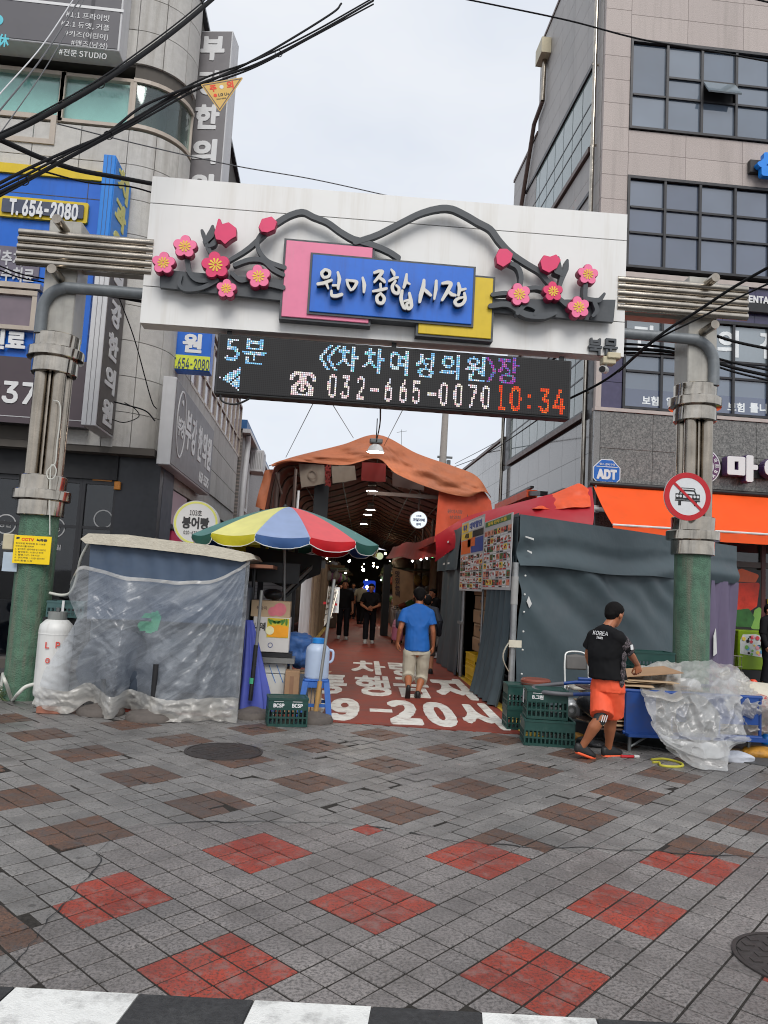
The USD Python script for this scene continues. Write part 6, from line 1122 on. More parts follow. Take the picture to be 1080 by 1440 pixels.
gm = [(j, i) for j in range(70, 88) for i in range(19, 33) if ((j-79)/8.5)**2+((i-26)/6.5)**2 < 0.55+0.9*meshkit.noise(np.array([j*.3, i*.4, 2.0])) and not (i in (24, 25) and j < 80)]
GV = np.array([P[i+b, j+a]+np.array([0, -0.004, 0]) for j, i in gm for a, b in ((0, 0), (1, 0), (1, 1), (0, 1))]); part(ps, 'green_mark', (GV, np.arange(len(GV)).reshape(-1, 4)), mat('mark_green', srgb(110, 185, 150), 0.5, alpha=0.4))
# parasol bases
M_cbase = mat('base_concrete', (0.10, 0.085, 0.075), 0.8, var=0.2, scale=12, bump=0.3)
def stand(x, y, r, label, pole=None, m=M_blk, group='parasol bases by the covered stall'):
    t = thing('parasol_base', label, 'parasol base', (x, y, 0), group=group)
    part(t, 'disc', lathe([(r, 0), (r, 0.035), (r*0.9, 0.075), (r*0.45, 0.1), (0.06, 0.12), (0.001, 0.12)], 28, (x, y, 0)), M_cbase, smooth=40)
    if pole: part(t, 'tube', cyl((x, y, 0.12), (x, y, pole), 0.032, 10), m, smooth=40)
    return t
stand(-2.46, 9.38, 0.27, 'dark parasol base with a short black tube, nearer the left pillar', 0.4); stand(-1.83, 9.16, 0.29, 'dark parasol base with black tube standing in front of the polythene sheet', 0.62)
b = gnd(70, 1003); single('brick', bx(b[0]-0.14, b[0]+0.13, b[1]-0.05, b[1]+0.07, 0.0, 0.075, 0.006), mat('brick_red', (0.28, 0.11, 0.07), 0.7, var=0.15, scale=12, bump=0.3), 'red brick holding down the left corner of the polythene sheet', 'brick')
# gas cylinder with crate
c = gnd(70, 968); gx, gy = c[0]+0.42, 9.95; gx = at_y(78, 900, 9.75)[0]; gy = 9.75
t = thing('gas_cylinder', 'tall white LP gas cylinder standing against the green left pillar', 'gas cylinder', (gx, gy, 0)); M_cyl = mat('cylinder_white', (0.62, 0.62, 0.60), 0.4, var=0.05, dirt=(0.35, 0.32, 0.28), dirt_refl_amt=0.5, dscale=2, streak=True)
part(t, 'body', lathe([(0.15, 0), (0.16, 0.02), (0.16, 0.1), (0.195, 0.13), (0.2, 0.16), (0.2, 0.9), (0.19, 0.97), (0.13, 1.03), (0.05, 1.05), (0.001, 1.05)], 28, (gx, gy, 0)), M_cyl, smooth=40)
part(t, 'seam', lathe([(0.203, 0.86), (0.203, 0.87), (0.198, 0.875)], 28, (gx, gy, 0)), M_cyl); part(t, 'collar', lathe([(0.11, 1.03), (0.11, 1.13), (0.1, 1.13), (0.1, 1.03)], 18, (gx, gy, 0)), mat('cylinder_grey', (0.2, 0.21, 0.2), 0.5)); part(t, 'valve', cyl((gx, gy, 1.04), (gx, gy, 1.18), 0.025, 8), M_lbody)
M_redl = mat('letter_red', srgb(200, 80, 70), 0.5)
for ch, dx, z, h in (('L', -0.02, 0.74, 0.075), ('P', 0.095, 0.745, 0.075), ('G', 0.0, 0.56, 0.06)): part(t, 'letter', frame(txt(ch, None, h, 0.004, 2, 'i'), (gx+dx, gy-math.sqrt(0.2**2-dx**2)-0.012, z), (1, 0, 0)), M_redl)
M_crate = mat('crate_green', srgb(22, 62, 56), 0.45, var=0.12, scale=8, dirt=(0.05, 0.075, 0.065), dscale=4); M_crate2 = mat('crate_teal', srgb(62, 92, 92), 0.5, var=0.12, scale=8)
def crate(name, label, loc, rotz, w, d, h, m, word=None, group=None, lid=False, cat='crate'):
    t = thing(name, label, cat, loc, rotz, group)
    def face(L, flip):
        s = [bx(-L/2, L/2, -0.008, 0.008, h*0.60, h-0.012), bx(-L/2, L/2, -0.01, 0.01, 0, 0.03), bx(-L/2, L/2, -0.009, 0.009, h*0.30, h*0.36)]
        n = int(L/0.045)
        for k in range(n+1): s.append(bx(-L/2+k*L/n-0.008, -L/2+k*L/n+0.008, -0.007, 0.007, 0.03, h*0.6))
        return cat_(s)
    for sgn in (-1, 1):
        m1 = face(w-0.02, 0); m1.apply_translation((0, sgn*(d/2-0.01), 0)); part(t, 'side', m1, m, local=True)
        m2 = face(d-0.02, 0); m2.apply_transform(trimesh.transformations.rotation_matrix(math.pi/2, (0, 0, 1))); m2.apply_translation((sgn*(w/2-0.01), 0, 0)); part(t, 'side', m2, m, local=True)
    part(t, 'rim', cat_([bx(-w/2, w/2, -d/2-0.004, -d/2+0.02, h-0.012, h+0.012), bx(-w/2, w/2, d/2-0.02, d/2+0.004, h-0.012, h+0.012), bx(-w/2-0.004, -w/2+0.02, -d/2+.02, d/2-.02, h-0.012, h+0.012), bx(w/2-0.02, w/2+0.004, -d/2+.02, d/2-.02, h-0.012, h+0.012)]), m, local=True)
    part(t, 'floor', bx(-w/2+0.02, w/2-0.02, -d/2+0.02, d/2-0.02, 0.005, 0.025), m, local=True)
    if lid: part(t, 'cover', bx(-w/2+0.02, w/2-0.02, -d/2+0.02, d/2-0.02, h-0.01, h+0.006), m, local=True)
    if word:
        for k, dx in enumerate((-w*0.24, w*0.22)[:word[1]]): part(t, 'lettering', frame(txt(word[0], w*0.27, 0.045, 0.003, 3), (dx, -d/2-0.001, h*0.77)), M_ltr, local=True)
        for k, dx in enumerate((-w*0.24, w*0.22)[:word[1]]): part(t, 'rule', bx(dx-w*0.12, dx+w*0.12, -d/2-0.0035, -d/2, h*0.90, h*0.915), M_ltr, local=True)
    return t
c = at_y(84, 872, 9.95); t = crate('plastic_crate', 'teal plastic crate standing behind the white gas cylinder', (gx+0.02, 10.1, 1.05), 0, 0.46, 0.33, 0.19, M_crate2); 
single('crate_shelf', bx(gx-0.25, gx+0.25, 9.97, 10.3, 0.98, 1.045), M_blk, 'dark shelf under the teal crate behind the gas cylinder', 'shelf'); single('white_tag', bx(*(at_y(80, 862, 9.7)[0]+np.array([-.015, .015])), 9.9, 9.91, 1.1, 1.26), M_ltr, 'narrow white tag on the front of the teal crate', 'tag')
# white hoses
M_hose = mat('hose_white', (0.55, 0.55, 0.5), 0.5, dirt=(0.3, 0.28, 0.22), dscale=6)
pts = [gnd(1, 985), gnd(2, 965)+(0, 0, 0.15), at_y(5, 953, 9.8), at_y(10, 965, 9.7), gnd(17, 984, 0.02), at_y(24, 977, 9.6), at_y(34, 967, 9.6), at_y(44, 963, 9.65), at_y(52, 962, 9.7)]
single('white_hose', tube(spline(np.array(pts), 6), 0.022, 8), M_hose, 'white hose looping over the ground at the foot of the left pillar', 'hose', smooth=60)
pts = [at_y(126, 762, 9.4), at_y(114, 785, 9.5), at_y(108, 812, 9.7), at_y(100, 832, 9.8), at_y(88, 837, 9.9), at_y(70, 834, 10.0)]
single('white_hose', tube(spline(np.array(pts), 6), 0.018, 8), M_hose, 'white hose hanging beside the stall roof down to the crate', 'hose', smooth=60)
# scooter at the left edge
sx, sy = -4.95, 10.9
t = thing('scooter', 'dark delivery scooter mostly hidden behind the left pillar at the photo edge', 'scooter', (sx, sy, 0)); M_rub = mat('tyre_rubber', (0.015, 0.015, 0.015), 0.8, var=0.2)
for x in (sx-1.1, sx+0.15):
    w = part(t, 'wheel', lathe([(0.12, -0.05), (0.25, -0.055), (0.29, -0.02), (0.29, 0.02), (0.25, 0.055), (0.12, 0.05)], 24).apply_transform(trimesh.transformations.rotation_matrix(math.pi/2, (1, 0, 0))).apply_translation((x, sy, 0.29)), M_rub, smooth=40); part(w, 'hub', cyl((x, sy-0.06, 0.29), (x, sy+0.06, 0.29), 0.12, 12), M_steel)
part(t, 'body', tri(Manifold.batch_hull([Manifold.sphere(0.14, 12).translate((sx-1.0, sy, 0.62)), Manifold.sphere(0.18, 12).translate((sx-0.55, sy, 0.5)), Manifold.sphere(0.13, 12).translate((sx-0.95, sy, 0.4))])), M_blk, smooth=40)
part(t, 'seat', tri(Manifold.batch_hull([Manifold.sphere(0.12, 12).translate((sx-1.1, sy, 0.85)), Manifold.sphere(0.13, 12).translate((sx-0.5, sy, 0.8))])), M_navy, smooth=40); part(t, 'front_shield', tri(Manifold.batch_hull([Manifold.sphere(0.15, 12).translate((sx-0.02, sy, 0.95)), Manifold.sphere(0.12, 12).translate((sx-0.15, sy, 0.4)), Manifold.sphere(0.17, 12).translate((sx+0.0, sy, 0.7))])), M_blk, smooth=40)
part(t, 'footboard', bx(sx-0.6, sx-0.1, sy-0.14, sy+0.14, 0.3, 0.38), M_blk); part(t, 'fork', cyl((sx+0.15, sy-0.09, 0.29), (sx, sy-0.06, 0.85), 0.025, 8), M_steel); part(t, 'handlebar', tube([(sx-0.1, sy-0.34, 1.1), (sx, sy-0.12, 1.05), (sx, sy+0.12, 1.05), (sx-0.1, sy+0.34, 1.1)], 0.018, 8), M_blk); part(t, 'mudguard', lathe([(0.31, -0.07), (0.335, 0), (0.31, 0.07)], 24).apply_transform(trimesh.transformations.rotation_matrix(math.pi/2, (1, 0, 0))).apply_translation((sx+0.15, sy, 0.31)), M_wh); part(t, 'headlight', trimesh.creation.icosphere(2, 0.07).apply_translation((sx+0.12, sy, 0.92)), M_sbox, smooth=True)
single('weed_clump', cat_([tube([(sx+1.05+RNG.uniform(-.25, .25), 10.0+RNG.uniform(-.1, .2), 0), (sx+1.05+RNG.uniform(-.3, .3), 10+RNG.uniform(-.1, .2), RNG.uniform(.05, .2))], [0.006, 0.001], 4) for _ in range(90)]), mat('weed_green', (0.06, 0.09, 0.03), 0.7), 'weeds at the foot of the left pillar', 'weeds', kind='stuff')
# ---- parasol over the goods
UX, UY = -0.50, 10.75
um = thing('market_parasol', 'big market parasol in faded green, yellow, blue and red panels', 'parasol', (UX+0.05, UY, 0))
apex = at_y(401, 713, UY); rimz = 2.205; R = 1.29
UC = [mat('parasol_green', srgb(104, 150, 146), 0.65, var=0.08, scale=5, transl=0.35), mat('parasol_yellow', srgb(232, 228, 150), 0.65, var=0.06, scale=5, transl=0.3), mat('parasol_blue', srgb(160, 178, 212), 0.65, var=0.07, scale=5, transl=0.3), mat('parasol_red', srgb(232, 108, 112), 0.65, var=0.07, scale=5, transl=0.3)]
UV_ = [mat('valance_green', srgb(40, 96, 84), 0.65, transl=0.3), mat('valance_yellow', srgb(196, 186, 30), 0.65, transl=0.3), mat('valance_blue', srgb(60, 96, 150), 0.65, transl=0.3), mat('valance_red', srgb(205, 24, 36), 0.65, transl=0.3)]
M_piping = mat('piping_white', (0.7, 0.7, 0.68), 0.6)
tiltx = (at_y(533, 770, UY)[2]-at_y(272, 755, UY)[2])/(2*R)*0.0
def upt(a, t):       # a from the camera side, 0 = towards it; t along the rib
    x, y = R*t*math.sin(a), -R*t*math.cos(a); sag = 1-t; h = (apex[2]-rimz)*(1-t**1.45)
    return np.array([UX+x, UY+y, rimz+h])
for k in range(12):
    a0, a1 = math.radians(-15+30*k), math.radians(15+30*k); ci = (2+k) % 4
    G_ = []
    for t in np.linspace(0.02, 1, 9):
        row_ = []
        for s in np.linspace(0, 1, 7):
            p = upt(a0, t)*(1-s)+upt(a1, t)*s; p[2] -= 0.03*t*t*math.sin(s*math.pi); row_.append(p)
        G_.append(row_)
    G_ = np.array(G_); part(um, 'panel', grid_mesh(G_.transpose(1, 0, 2), 0.004), UC[ci], smooth=50)
    e = G_[-1]; c_ = np.array([UX, UY, 0]); V_ = []
    for s, p in zip(np.linspace(0, 1, 7), e):
        dr = 0.125*(1-0.35*abs(2*s-1)**3); out = (p-c_)*np.array([1, 1, 0]); out /= np.linalg.norm(out); V_.append([p, p+out*0.008+np.array([0, 0, -dr*0.5]), p+out*(-0.01+0.02*math.sin(s*9+k))+np.array([0, 0, -dr])])
    V_ = np.array(V_); part(um, 'valance', grid_mesh(V_, 0.003), UV_[ci], smooth=50); part(um, 'piping', tube(np.vstack([V_[0, 0], V_[:, 2]-(0, 0, 0.002), V_[-1, 0]]), 0.006, 5), M_piping)
    part(um, 'rib', cyl(upt(a0, 0.05)-(0, 0, 0.03), upt(a0, 0.99)-(0, 0, 0.02), 0.008, 6), M_lbody)
M_polec = mat('pole_grey', (0.22, 0.22, 0.21), 0.4, metal=0.5)
foot = np.array([UX+0.06, UY-0.05, 0.0]); part(um, 'pole', tube([foot+(0, 0, 0.1), foot+(0, 0, 0.6)], 0.028, 10), M_blk, smooth=50); part(um, 'pole', tube([foot+(0, 0, 0.6), apex-(0, 0, 0.02)], 0.021, 10), M_polec, smooth=50); part(um, 'knob', trimesh.creation.icosphere(2, 0.035).apply_translation(apex), M_blk); part(um, 'clamp', cyl(foot+(-0.1, -0.02, 0.55), foot+(0.02, -0.02, 0.55), 0.014, 6), M_blk)
stand(foot[0], foot[1], 0.24, 'grey parasol base under the multicoloured parasol', None)
# second stand with a folded violet parasol, third stand on the right
t = stand(-0.72, 9.55, 0.25, 'brown parasol base and grey pole at the right edge of the polythene sheet', None); b_, a_ = at_y(352, 985, 9.55), at_y(368, 830, 9.55); part(t, 'tube', tube([b_, (b_+a_)/2], 0.027, 10), M_blk, smooth=50); part(t, 'tube', tube([(b_+a_)/2-(0, 0, .25), a_], 0.02, 10), M_polec, smooth=50); part(t, 'green_ring', cyl(b_+(0, 0, 0.2), b_+(0.002, 0, 0.27), 0.031, 10), mat('ring_green', srgb(60, 150, 110), 0.5))
M_viol = mat('cloth_violet', srgb(72, 84, 168), 0.6, var=0.12, scale=4, transl=0.1)
t = thing('folded_parasol', 'folded violet blue parasol cloth leaning at the right end of the covered stall', 'parasol', tuple(gnd(352, 1002))); prof_ = []
q0, q1 = at_y(349, 872, 9.78), at_y(350, 1000, 9.72)
a = np.linspace(0, 2*np.pi, 49)[:-1]
P = np.array([[q0*(1-v)+q1*v+np.array([math.cos(b)*(0.05+0.20*v)*(1+0.28*math.sin(b*7+2*v)), math.sin(b)*(0.05+0.10*v)*(1+0.28*math.sin(b*7+2*v)), 0.03*math.sin(b*7)*v]) for b in np.r_[a, a[0]]] for v in np.linspace(0, 1, 14)]); part(t, 'cloth', grid_mesh(P), M_viol, smooth=60); part(t, 'hem', tube(P[-1], 0.005, 5), M_piping)
bs = np.array([at_y(447, 1010, 9.6)]); t = stand(0.03, 9.42, 0.22, 'brown wooden parasol base with a leaning grey pole beside the blue stool', None); b_, m_, a_ = at_y(443, 1008, 9.45), at_y(450, 958, 9.5), at_y(470, 815, 9.7); part(t, 'tube', tube([b_, m_], 0.03, 10), mat('wood_ochre', (0.35, 0.2, 0.06), 0.6), smooth=50); part(t, 'tube', tube([m_, a_], 0.02, 10), M_polec, smooth=50)
t = thing('wire_rack', 'folded white and silver racks tied to the leaning grey pole', 'rack', tuple(at_y(465, 882, 9.8)))
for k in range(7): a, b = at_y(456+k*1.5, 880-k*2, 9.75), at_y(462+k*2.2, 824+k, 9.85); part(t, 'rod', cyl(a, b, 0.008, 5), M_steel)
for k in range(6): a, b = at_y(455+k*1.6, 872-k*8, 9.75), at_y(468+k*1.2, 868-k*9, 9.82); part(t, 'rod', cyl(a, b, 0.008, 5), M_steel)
for x0 in (468, 473.5): part(t, 'white_board', bar(at_y(x0, 862, 9.9), at_y(x0+2, 826, 9.95), 0.045, 0.02, up=(0, 1, 0)), M_wh)
for k, (x, y) in enumerate(((457, 848), (472, 850))): part(t, 'red_tape', bx(*(at_y(x, y, 9.84)[0]+np.array([-0.02, 0.02])), 9.83, 9.85, at_y(x, y, 9.84)[2]-0.015, at_y(x, y, 9.84)[2]+0.015), M_sred)
# awning arms and dark cover behind the parasol
t = thing('awning_arm', 'pair of crossing steel awning arms under the parasol', 'awning arm', tuple(at_y(350, 880, 10.4))); part(t, 'bar', bar(at_y(350, 878, 10.3), at_y(446, 790, 11.2), 0.045), mat('bar_steel', (0.12, 0.11, 0.10), 0.5, metal=0.5)); part(t, 'bar', bar(at_y(398, 842, 10.8), at_y(442, 801, 11.2), 0.035), M_blk); part(t, 'joint', bx(*(at_y(448, 794, 11.2)[0]+np.array([-.08, .1])), 11.15, 11.25, at_y(448, 794, 11.2)[2]-.05, at_y(448, 794, 11.2)[2]+.06), M_lbody)
q = [at_y(*p, 11.3) for p in ((350, 800), (366, 793), (400, 800), (450, 785), (448, 805), (430, 812), (420, 808), (408, 828), (398, 822), (372, 812), (352, 815))]; single('black_cover', frame(extr(Polygon([(p[0], p[2]) for p in ([at_y(350, 772, 11.3)]+q[3:]+[])]).buffer(0.03), 0.5), (0, 11.6, 0)), mat('cover_black', (0.012, 0.012, 0.012), 0.8), 'torn black cover hanging under the back of the parasol', 'cover')
t = thing('rolled_goods', 'white slatted shutter goods stacked behind the fruit cartons', 'goods', tuple(at_y(385, 845, 11.9)))
for k in range(7): a, b = at_y(357, 848-k*4.6, 11.9), at_y(412, 850-k*4.6, 11.9); part(t, 'slat', bar(a, b, 0.05, 0.045), M_sbox)
part(t, 'backing', bx(*(at_y(353, 850, 12)[0], at_y(415, 850, 12)[0]), 11.95, 12.0, 0.9, 1.6), M_slate)
single('dark_bag', blob(at_y(384, 836, 10.5), 0.13, 9, 0.6), M_blk, 'black bag lying on top of the fruit cartons', 'bag', smooth=60)
for k, (px_, w) in enumerate(((396, 0.05), (403, 0.09), (410, 0.05), (362, 0.08))): g = at_y(px_, 880, 11.6); single('shop_post', bx(g[0]-w/2, g[0]+w/2, 11.6, 11.66, 0, 2.2), M_mull if k != 1 else M_door, ('thin dark post left of the grey upright', 'grey upright behind the fruit cartons', 'thin dark post right of the grey upright', 'dark post behind the slatted goods')[k], 'post')
# fruit cartons on a trolley
def at_box(px0, px1, py0, py1, y): p, q = at_y(px0, (py0+py1)/2, y), at_y(px1, (py0+py1)/2, y); return p[0], q[0], at_y((px0+px1)/2, py1, y)[2], at_y((px0+px1)/2, py0, y)[2]
M_cart = mat('cardboard', (0.33, 0.20, 0.11), 0.75, var=0.1, scale=5, dirt=(0.2, 0.12, 0.07), dscale=2); M_cartp = mat('cardboard_pale', (0.43, 0.31, 0.19), 0.75, var=0.08); M_cartw = mat('cardboard_white', (0.55, 0.53, 0.5), 0.6, var=0.05)
yb_ = 10.15
x0, x1, z0, z1 = at_box(355, 407, 868, 917, yb_); t = thing('fruit_carton', 'white fruit carton printed with yellow fruit and leaves, lower of two', 'carton', ((x0+x1)/2, yb_+.2, z0)); part(t, 'box', bx(x0, x1, yb_, yb_+0.42, z0, z1, 0.004), M_cartw); zz = lambda f: z0+(z1-z0)*f; xx = lambda f: x0+(x1-x0)*f
part(t, 'print_panel', bx(xx(.38), xx(.97), yb_-0.003, yb_, zz(.42), zz(.98)), mat('print_leaf', srgb(190, 170, 40), 0.5, var=0.15)); 
for fx, r, o_ in ((.52, .075, 0), (.70, .085, .001), (.86, .075, .002)): part(t, 'printed_fruit', frame(extr(Point(xx(fx), zz(.60)).buffer(r, 12).intersection(sbox(xx(.385), zz(.43), xx(.965), zz(.975))), 0.0015), (0, yb_-0.003-o_, 0)), mat('print_fruit', srgb(225, 150, 20), 0.5, var=0.1))
for k in range(6): part(t, 'printed_leaf', frame(extr(affinity.rotate(affinity.scale(Point(xx(.45+.09*k), zz(.88)).buffer(.045, 6), 1, 0.35), 30*k-60), 0.002), (0, yb_-0.0055, 0)), mat('print_leafgreen', srgb(70, 120, 40), 0.5))
part(t, 'lettering', frame(txt('나주배', (x1-x0)*0.3, 0.11, 0.002, 3), (xx(.19), yb_-0.001, zz(.72))), M_ntx); part(t, 'round_print', frame(ring(0.025, 0.032), (xx(.5), yb_-0.002, zz(.2))), M_bink); part(t, 'round_print', frame(extr(Point(0, 0).buffer(0.055), 0.002), (xx(.46), yb_-0.006, zz(.62))), mat('print_cream', srgb(220, 215, 170), 0.5))
x0, x1, z0, z1 = at_box(353, 408, 845, 868, yb_+0.02); t = thing('fruit_carton', 'brown fruit carton with a pink printed peach, on top of the white one', 'carton', ((x0+x1)/2, yb_+.2, z0)); part(t, 'box', bx(x0, x1, yb_+0.02, yb_+0.44, z0, z1, 0.004), M_cartp); c = ((x0+x1)/2+0.12, yb_+0.018, (z0+z1)/2)
part(t, 'printed_peach', frame(extr(Point(0, 0).buffer(0.085, 12).union(Point(-0.09, -0.03).buffer(0.06, 12)), 0.002), c), mat('print_peach', srgb(205, 110, 120), 0.5, var=0.15)); part(t, 'lettering', frame(txt('복숭아', 0.14, 0.05, 0.002, 1), (x0+0.14, yb_+0.019, (z0+z1)/2+0.01)), M_brown)
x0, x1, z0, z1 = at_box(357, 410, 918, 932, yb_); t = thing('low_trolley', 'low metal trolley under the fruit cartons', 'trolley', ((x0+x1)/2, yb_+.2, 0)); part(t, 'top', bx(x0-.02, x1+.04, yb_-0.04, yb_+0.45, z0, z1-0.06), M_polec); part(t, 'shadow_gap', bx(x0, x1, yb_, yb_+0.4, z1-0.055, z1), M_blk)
for dx in (x0, x1): part(t, 'leg', bx(dx-.015, dx+.015, yb_, yb_+.03, 0, z0), M_polec)
x0, x1, z0, z1 = at_box(360, 400, 932, 986, yb_+0.05); t = thing('foam_box', 'white styrofoam box with blue string under the trolley top', 'box', ((x0+x1)/2, yb_+.25, 0)); M_sty = mat('styrofoam', (0.6, 0.61, 0.58), 0.7, var=0.05, dirt=(0.35, 0.36, 0.3), dscale=3); part(t, 'box', bx(x0, x1, yb_+.05, yb_+.4, 0.02, z1-0.14, 0.01), M_sty); part(t, 'lid', bx(x0-.01, x1+.01, yb_+.04, yb_+.41, z1-0.138, z1, 0.012), M_sty)
for k in range(3): part(t, 'string', cyl((x0+.05+.1*k, yb_+.037, z1-.02), (x0+.15+.1*k, yb_+.047, z1-.25), 0.004, 5), M_bl2)
x0, x1, z0, z1 = at_box(400, 418, 944, 990, 9.95); t = thing('cardboard_box', 'narrow brown cardboard box standing left of the blue stool', 'box', ((x0+x1)/2, 10, 0)); part(t, 'box', bx(x0, x1+0.02, 9.95, 10.25, 0.01, z1, 0.004), M_cart); part(t, 'print_column', bx(x0+.06, x1-.05, 9.946, 9.95, 0.1, z1-.06), mat('cardboard_print', (0.25, 0.14, 0.08), 0.75))
single('cardboard_sheet', frame(extr(Polygon([(0, 0), (.5, 0), (.62, .34), (.12, .34)]), 0.012), at_y(402, 946, 10.6), (1, 0, 0), (0, 1, 0)), M_cartp, 'flat piece of cardboard lying behind the narrow box', 'cardboard')
m = blob((0, 0, 0), 0.21, 14, 1.0).subdivide(); m.vertices += meshkit.arrays(m, True)[2]*(0.09*((1-np.abs(2*meshkit.fbm(m.vertices*np.array([9, 9, 4]), 4, 3)-1))**3-.3))[:, None]; m.apply_translation(at_y(419, 914, 10.7)); m.vertices[:, 2] = np.maximum(m.vertices[:, 2], 0.4); single('blue_bundle', m, mat('cloth_blue', srgb(52, 92, 150), 0.6, var=0.2, scale=9, bump=0.6, bscale=12), 'crumpled blue tarpaulin bundle behind the water jug', 'bundle', smooth=60)
single('goods_base', bx(-0.55, 0.05, 10.55, 11.1, 0.0, 0.42), M_slate, 'dark base under the blue bundle', 'box')
# blue stool with water jug
gx, gy = 0.02, 9.85
t = thing('plastic_stool', 'blue plastic stool holding a water jug', 'stool', (gx, gy, 0)); M_stool = mat('stool_blue', srgb(52, 100, 175), 0.4, var=0.06, dirt=(0.04, 0.09, 0.2), dscale=4)
part(t, 'seat', bx(gx-.15, gx+.15, gy-.15, gy+.15, 0.43, 0.46, 0.012), M_stool)
for sx_ in (-1, 1):
    for sy_ in (-1, 1): part(t, 'leg', bar((gx+sx_*.13, gy+sy_*.13, 0.43), (gx+sx_*.185, gy+sy_*.185, 0.0), 0.07, 0.07), M_stool)
for s in (-1, 1): part(t, 'apron', cat_([bx(gx-.15, gx+.15, gy+s*.14-.01, gy+s*.14+.01, 0.36, 0.43), bx(gx+s*.14-.01, gx+s*.14+.01, gy-.13, gy+.13, 0.36, 0.43), bx(gx-.17, gx+.17, gy+s*.17-.008, gy+s*.17+.008, 0.13, 0.17)]), M_stool)
jug = thing('water_jug', 'translucent white water jug with blue cap standing on the blue stool', 'jug', (gx, gy, 0.46)); M_jug = mat('jug_white', srgb(205, 220, 240), 0.35, var=0.03, transl=0.35)
part(jug, 'body', lathe([(0.001, 0), (0.135, 0), (0.15, 0.02), (0.15, 0.33), (0.14, 0.38), (0.10, 0.42), (0.07, 0.43), (0.07, 0.45)], 20, (gx, gy, 0.462)), M_jug, smooth=40); part(jug, 'cap', lathe([(0.08, 0.435), (0.08, 0.49), (0.07, 0.5), (0.001, 0.5)], 20, (gx, gy, 0.462)), mat('cap_blue', srgb(30, 125, 200), 0.4), smooth=30)
part(jug, 'handle', tube(spline(np.array([(gx+.14, gy, 0.82), (gx+.19, gy, 0.8), (gx+.19, gy, 0.7), (gx+.15, gy, 0.66)]), 5), 0.016, 8), M_jug, smooth=60)
crate('green_crate', 'dark green plastic crate with white lettering standing left of the blue stool foot', (-0.30, 9.17, 0), 8, 0.46, 0.32, 0.31, M_crate, ('BCSP', 2), lid=True)
t = thing('wooden_slats', 'small bundle of pale wooden slats under the blue stool', 'wood', (gx, gy, 0)); 
for k in range(4): part(t, 'slat', bx(gx-.09+.045*k, gx-.055+.045*k, gy-.05, gy+.03, 0.01, 0.34), M_cartp)
# ================================================================ right: grey tarpaulin tent, crates, cart
M_tent = mat('tent_grey', srgb(68, 81, 86), 0.55, var=0.09, scale=3, bump=0.3, bscale=5, dirt=(0.10, 0.115, 0.125), dirt_refl_amt=0.5, dscale=0.8)
M_galv = mat('galvanised', (0.36, 0.37, 0.37), 0.4, metal=0.7, var=0.15, scale=6, dirt=(0.22, 0.2, 0.18), dscale=4)
M_lilac = mat('cloth_lilac', srgb(98, 88, 112), 0.65, var=0.08, scale=4)
TA = np.array([2.80, 10.91]); TC = np.array([7.9, 14.26]); ZT = 2.80
tf = (TC-TA)/np.linalg.norm(TC-TA); tn = np.array([tf[1], -tf[0]])     # along the front face, and outwards from it
LF = np.linalg.norm(TC-TA)
tent = thing('grey_tent', 'dark grey tarpaulin market tent with valance, curtained side door and steel poles', 'tent', (5.0, 13.5, 0))
def fp(u, z, out=0.0): p = TA+tf*u+tn*out; return np.array([p[0], p[1], z])
def rid(x): return 1-np.abs(2*x-1)
# front wall: taut cloth with slanting pull folds
us, zs = np.linspace(0.08, LF-0.85, 110), np.linspace(0.03, 2.12, 60)
P = np.array([[fp(u, z) for z in zs] for u in us]); U, Z = np.meshgrid(us, zs, indexing='ij')
d = (U*0.62+Z*0.9)
fold = 0.075*np.sin(d*4.6+2.2*meshkit.fbm(np.dstack([U*0.9, Z*0.9, 0*U]), 3, 4))*np.clip((Z)/2.0, 0.1, 1)*(0.35+0.65*np.exp(-((U-1.3)/1.6)**2)) + 0.05*(meshkit.fbm(np.dstack([U*0.7, Z*0.55, 0*U+4]), 3, 7)-0.5)+0.02*np.sin(d*13+4*meshkit.fbm(np.dstack([U, Z, 0*U]), 2, 1))*np.clip(Z-0.8, 0, 1)
P[:, :, :2] += (fold*np.clip(Z, 0, 1)**0.3)[:, :, None]*tn; part(tent, 'front_wall', grid_mesh(P, 0.006), M_tent, smooth=60)
us = np.linspace(LF-0.95, LF+0.02, 36); P = np.array([[fp(u, z, 0.05+0.05*math.sin(u*13+z*1.5)+0.02*math.sin(u*31)) for z in np.linspace(0.03, 2.1, 20)] for u in us]); part(tent, 'lilac_flap', grid_mesh(P, 0.006), M_lilac, smooth=60)
# lilac strip left of the pillar
# valance
us, vs = np.linspace(-0.02, LF+0.05, 140), np.linspace(0, 1, 26); U, Vv = np.meshgrid(us, vs, indexing='ij')
zb = 2.06+0.03*np.sin(U*2.3)
P = np.array([[fp(u, ZT-(ZT-(2.06+0.02*math.sin(u*2.3)))*v, 0.05) for v in vs] for u in us])
wv = 0.06*np.sin(Vv*math.pi*2.2+0.9*np.sin(U*1.7)+U*0.5)*np.clip((Vv-0.35)*2.4, 0, 1)+0.03*(meshkit.fbm(np.dstack([U*1.6, Vv*2, 0*U]), 3, 8)-0.5); P[:, :, :2] += wv[:, :, None]*tn; part(tent, 'valance', grid_mesh(P, 0.006), M_tent, smooth=60)
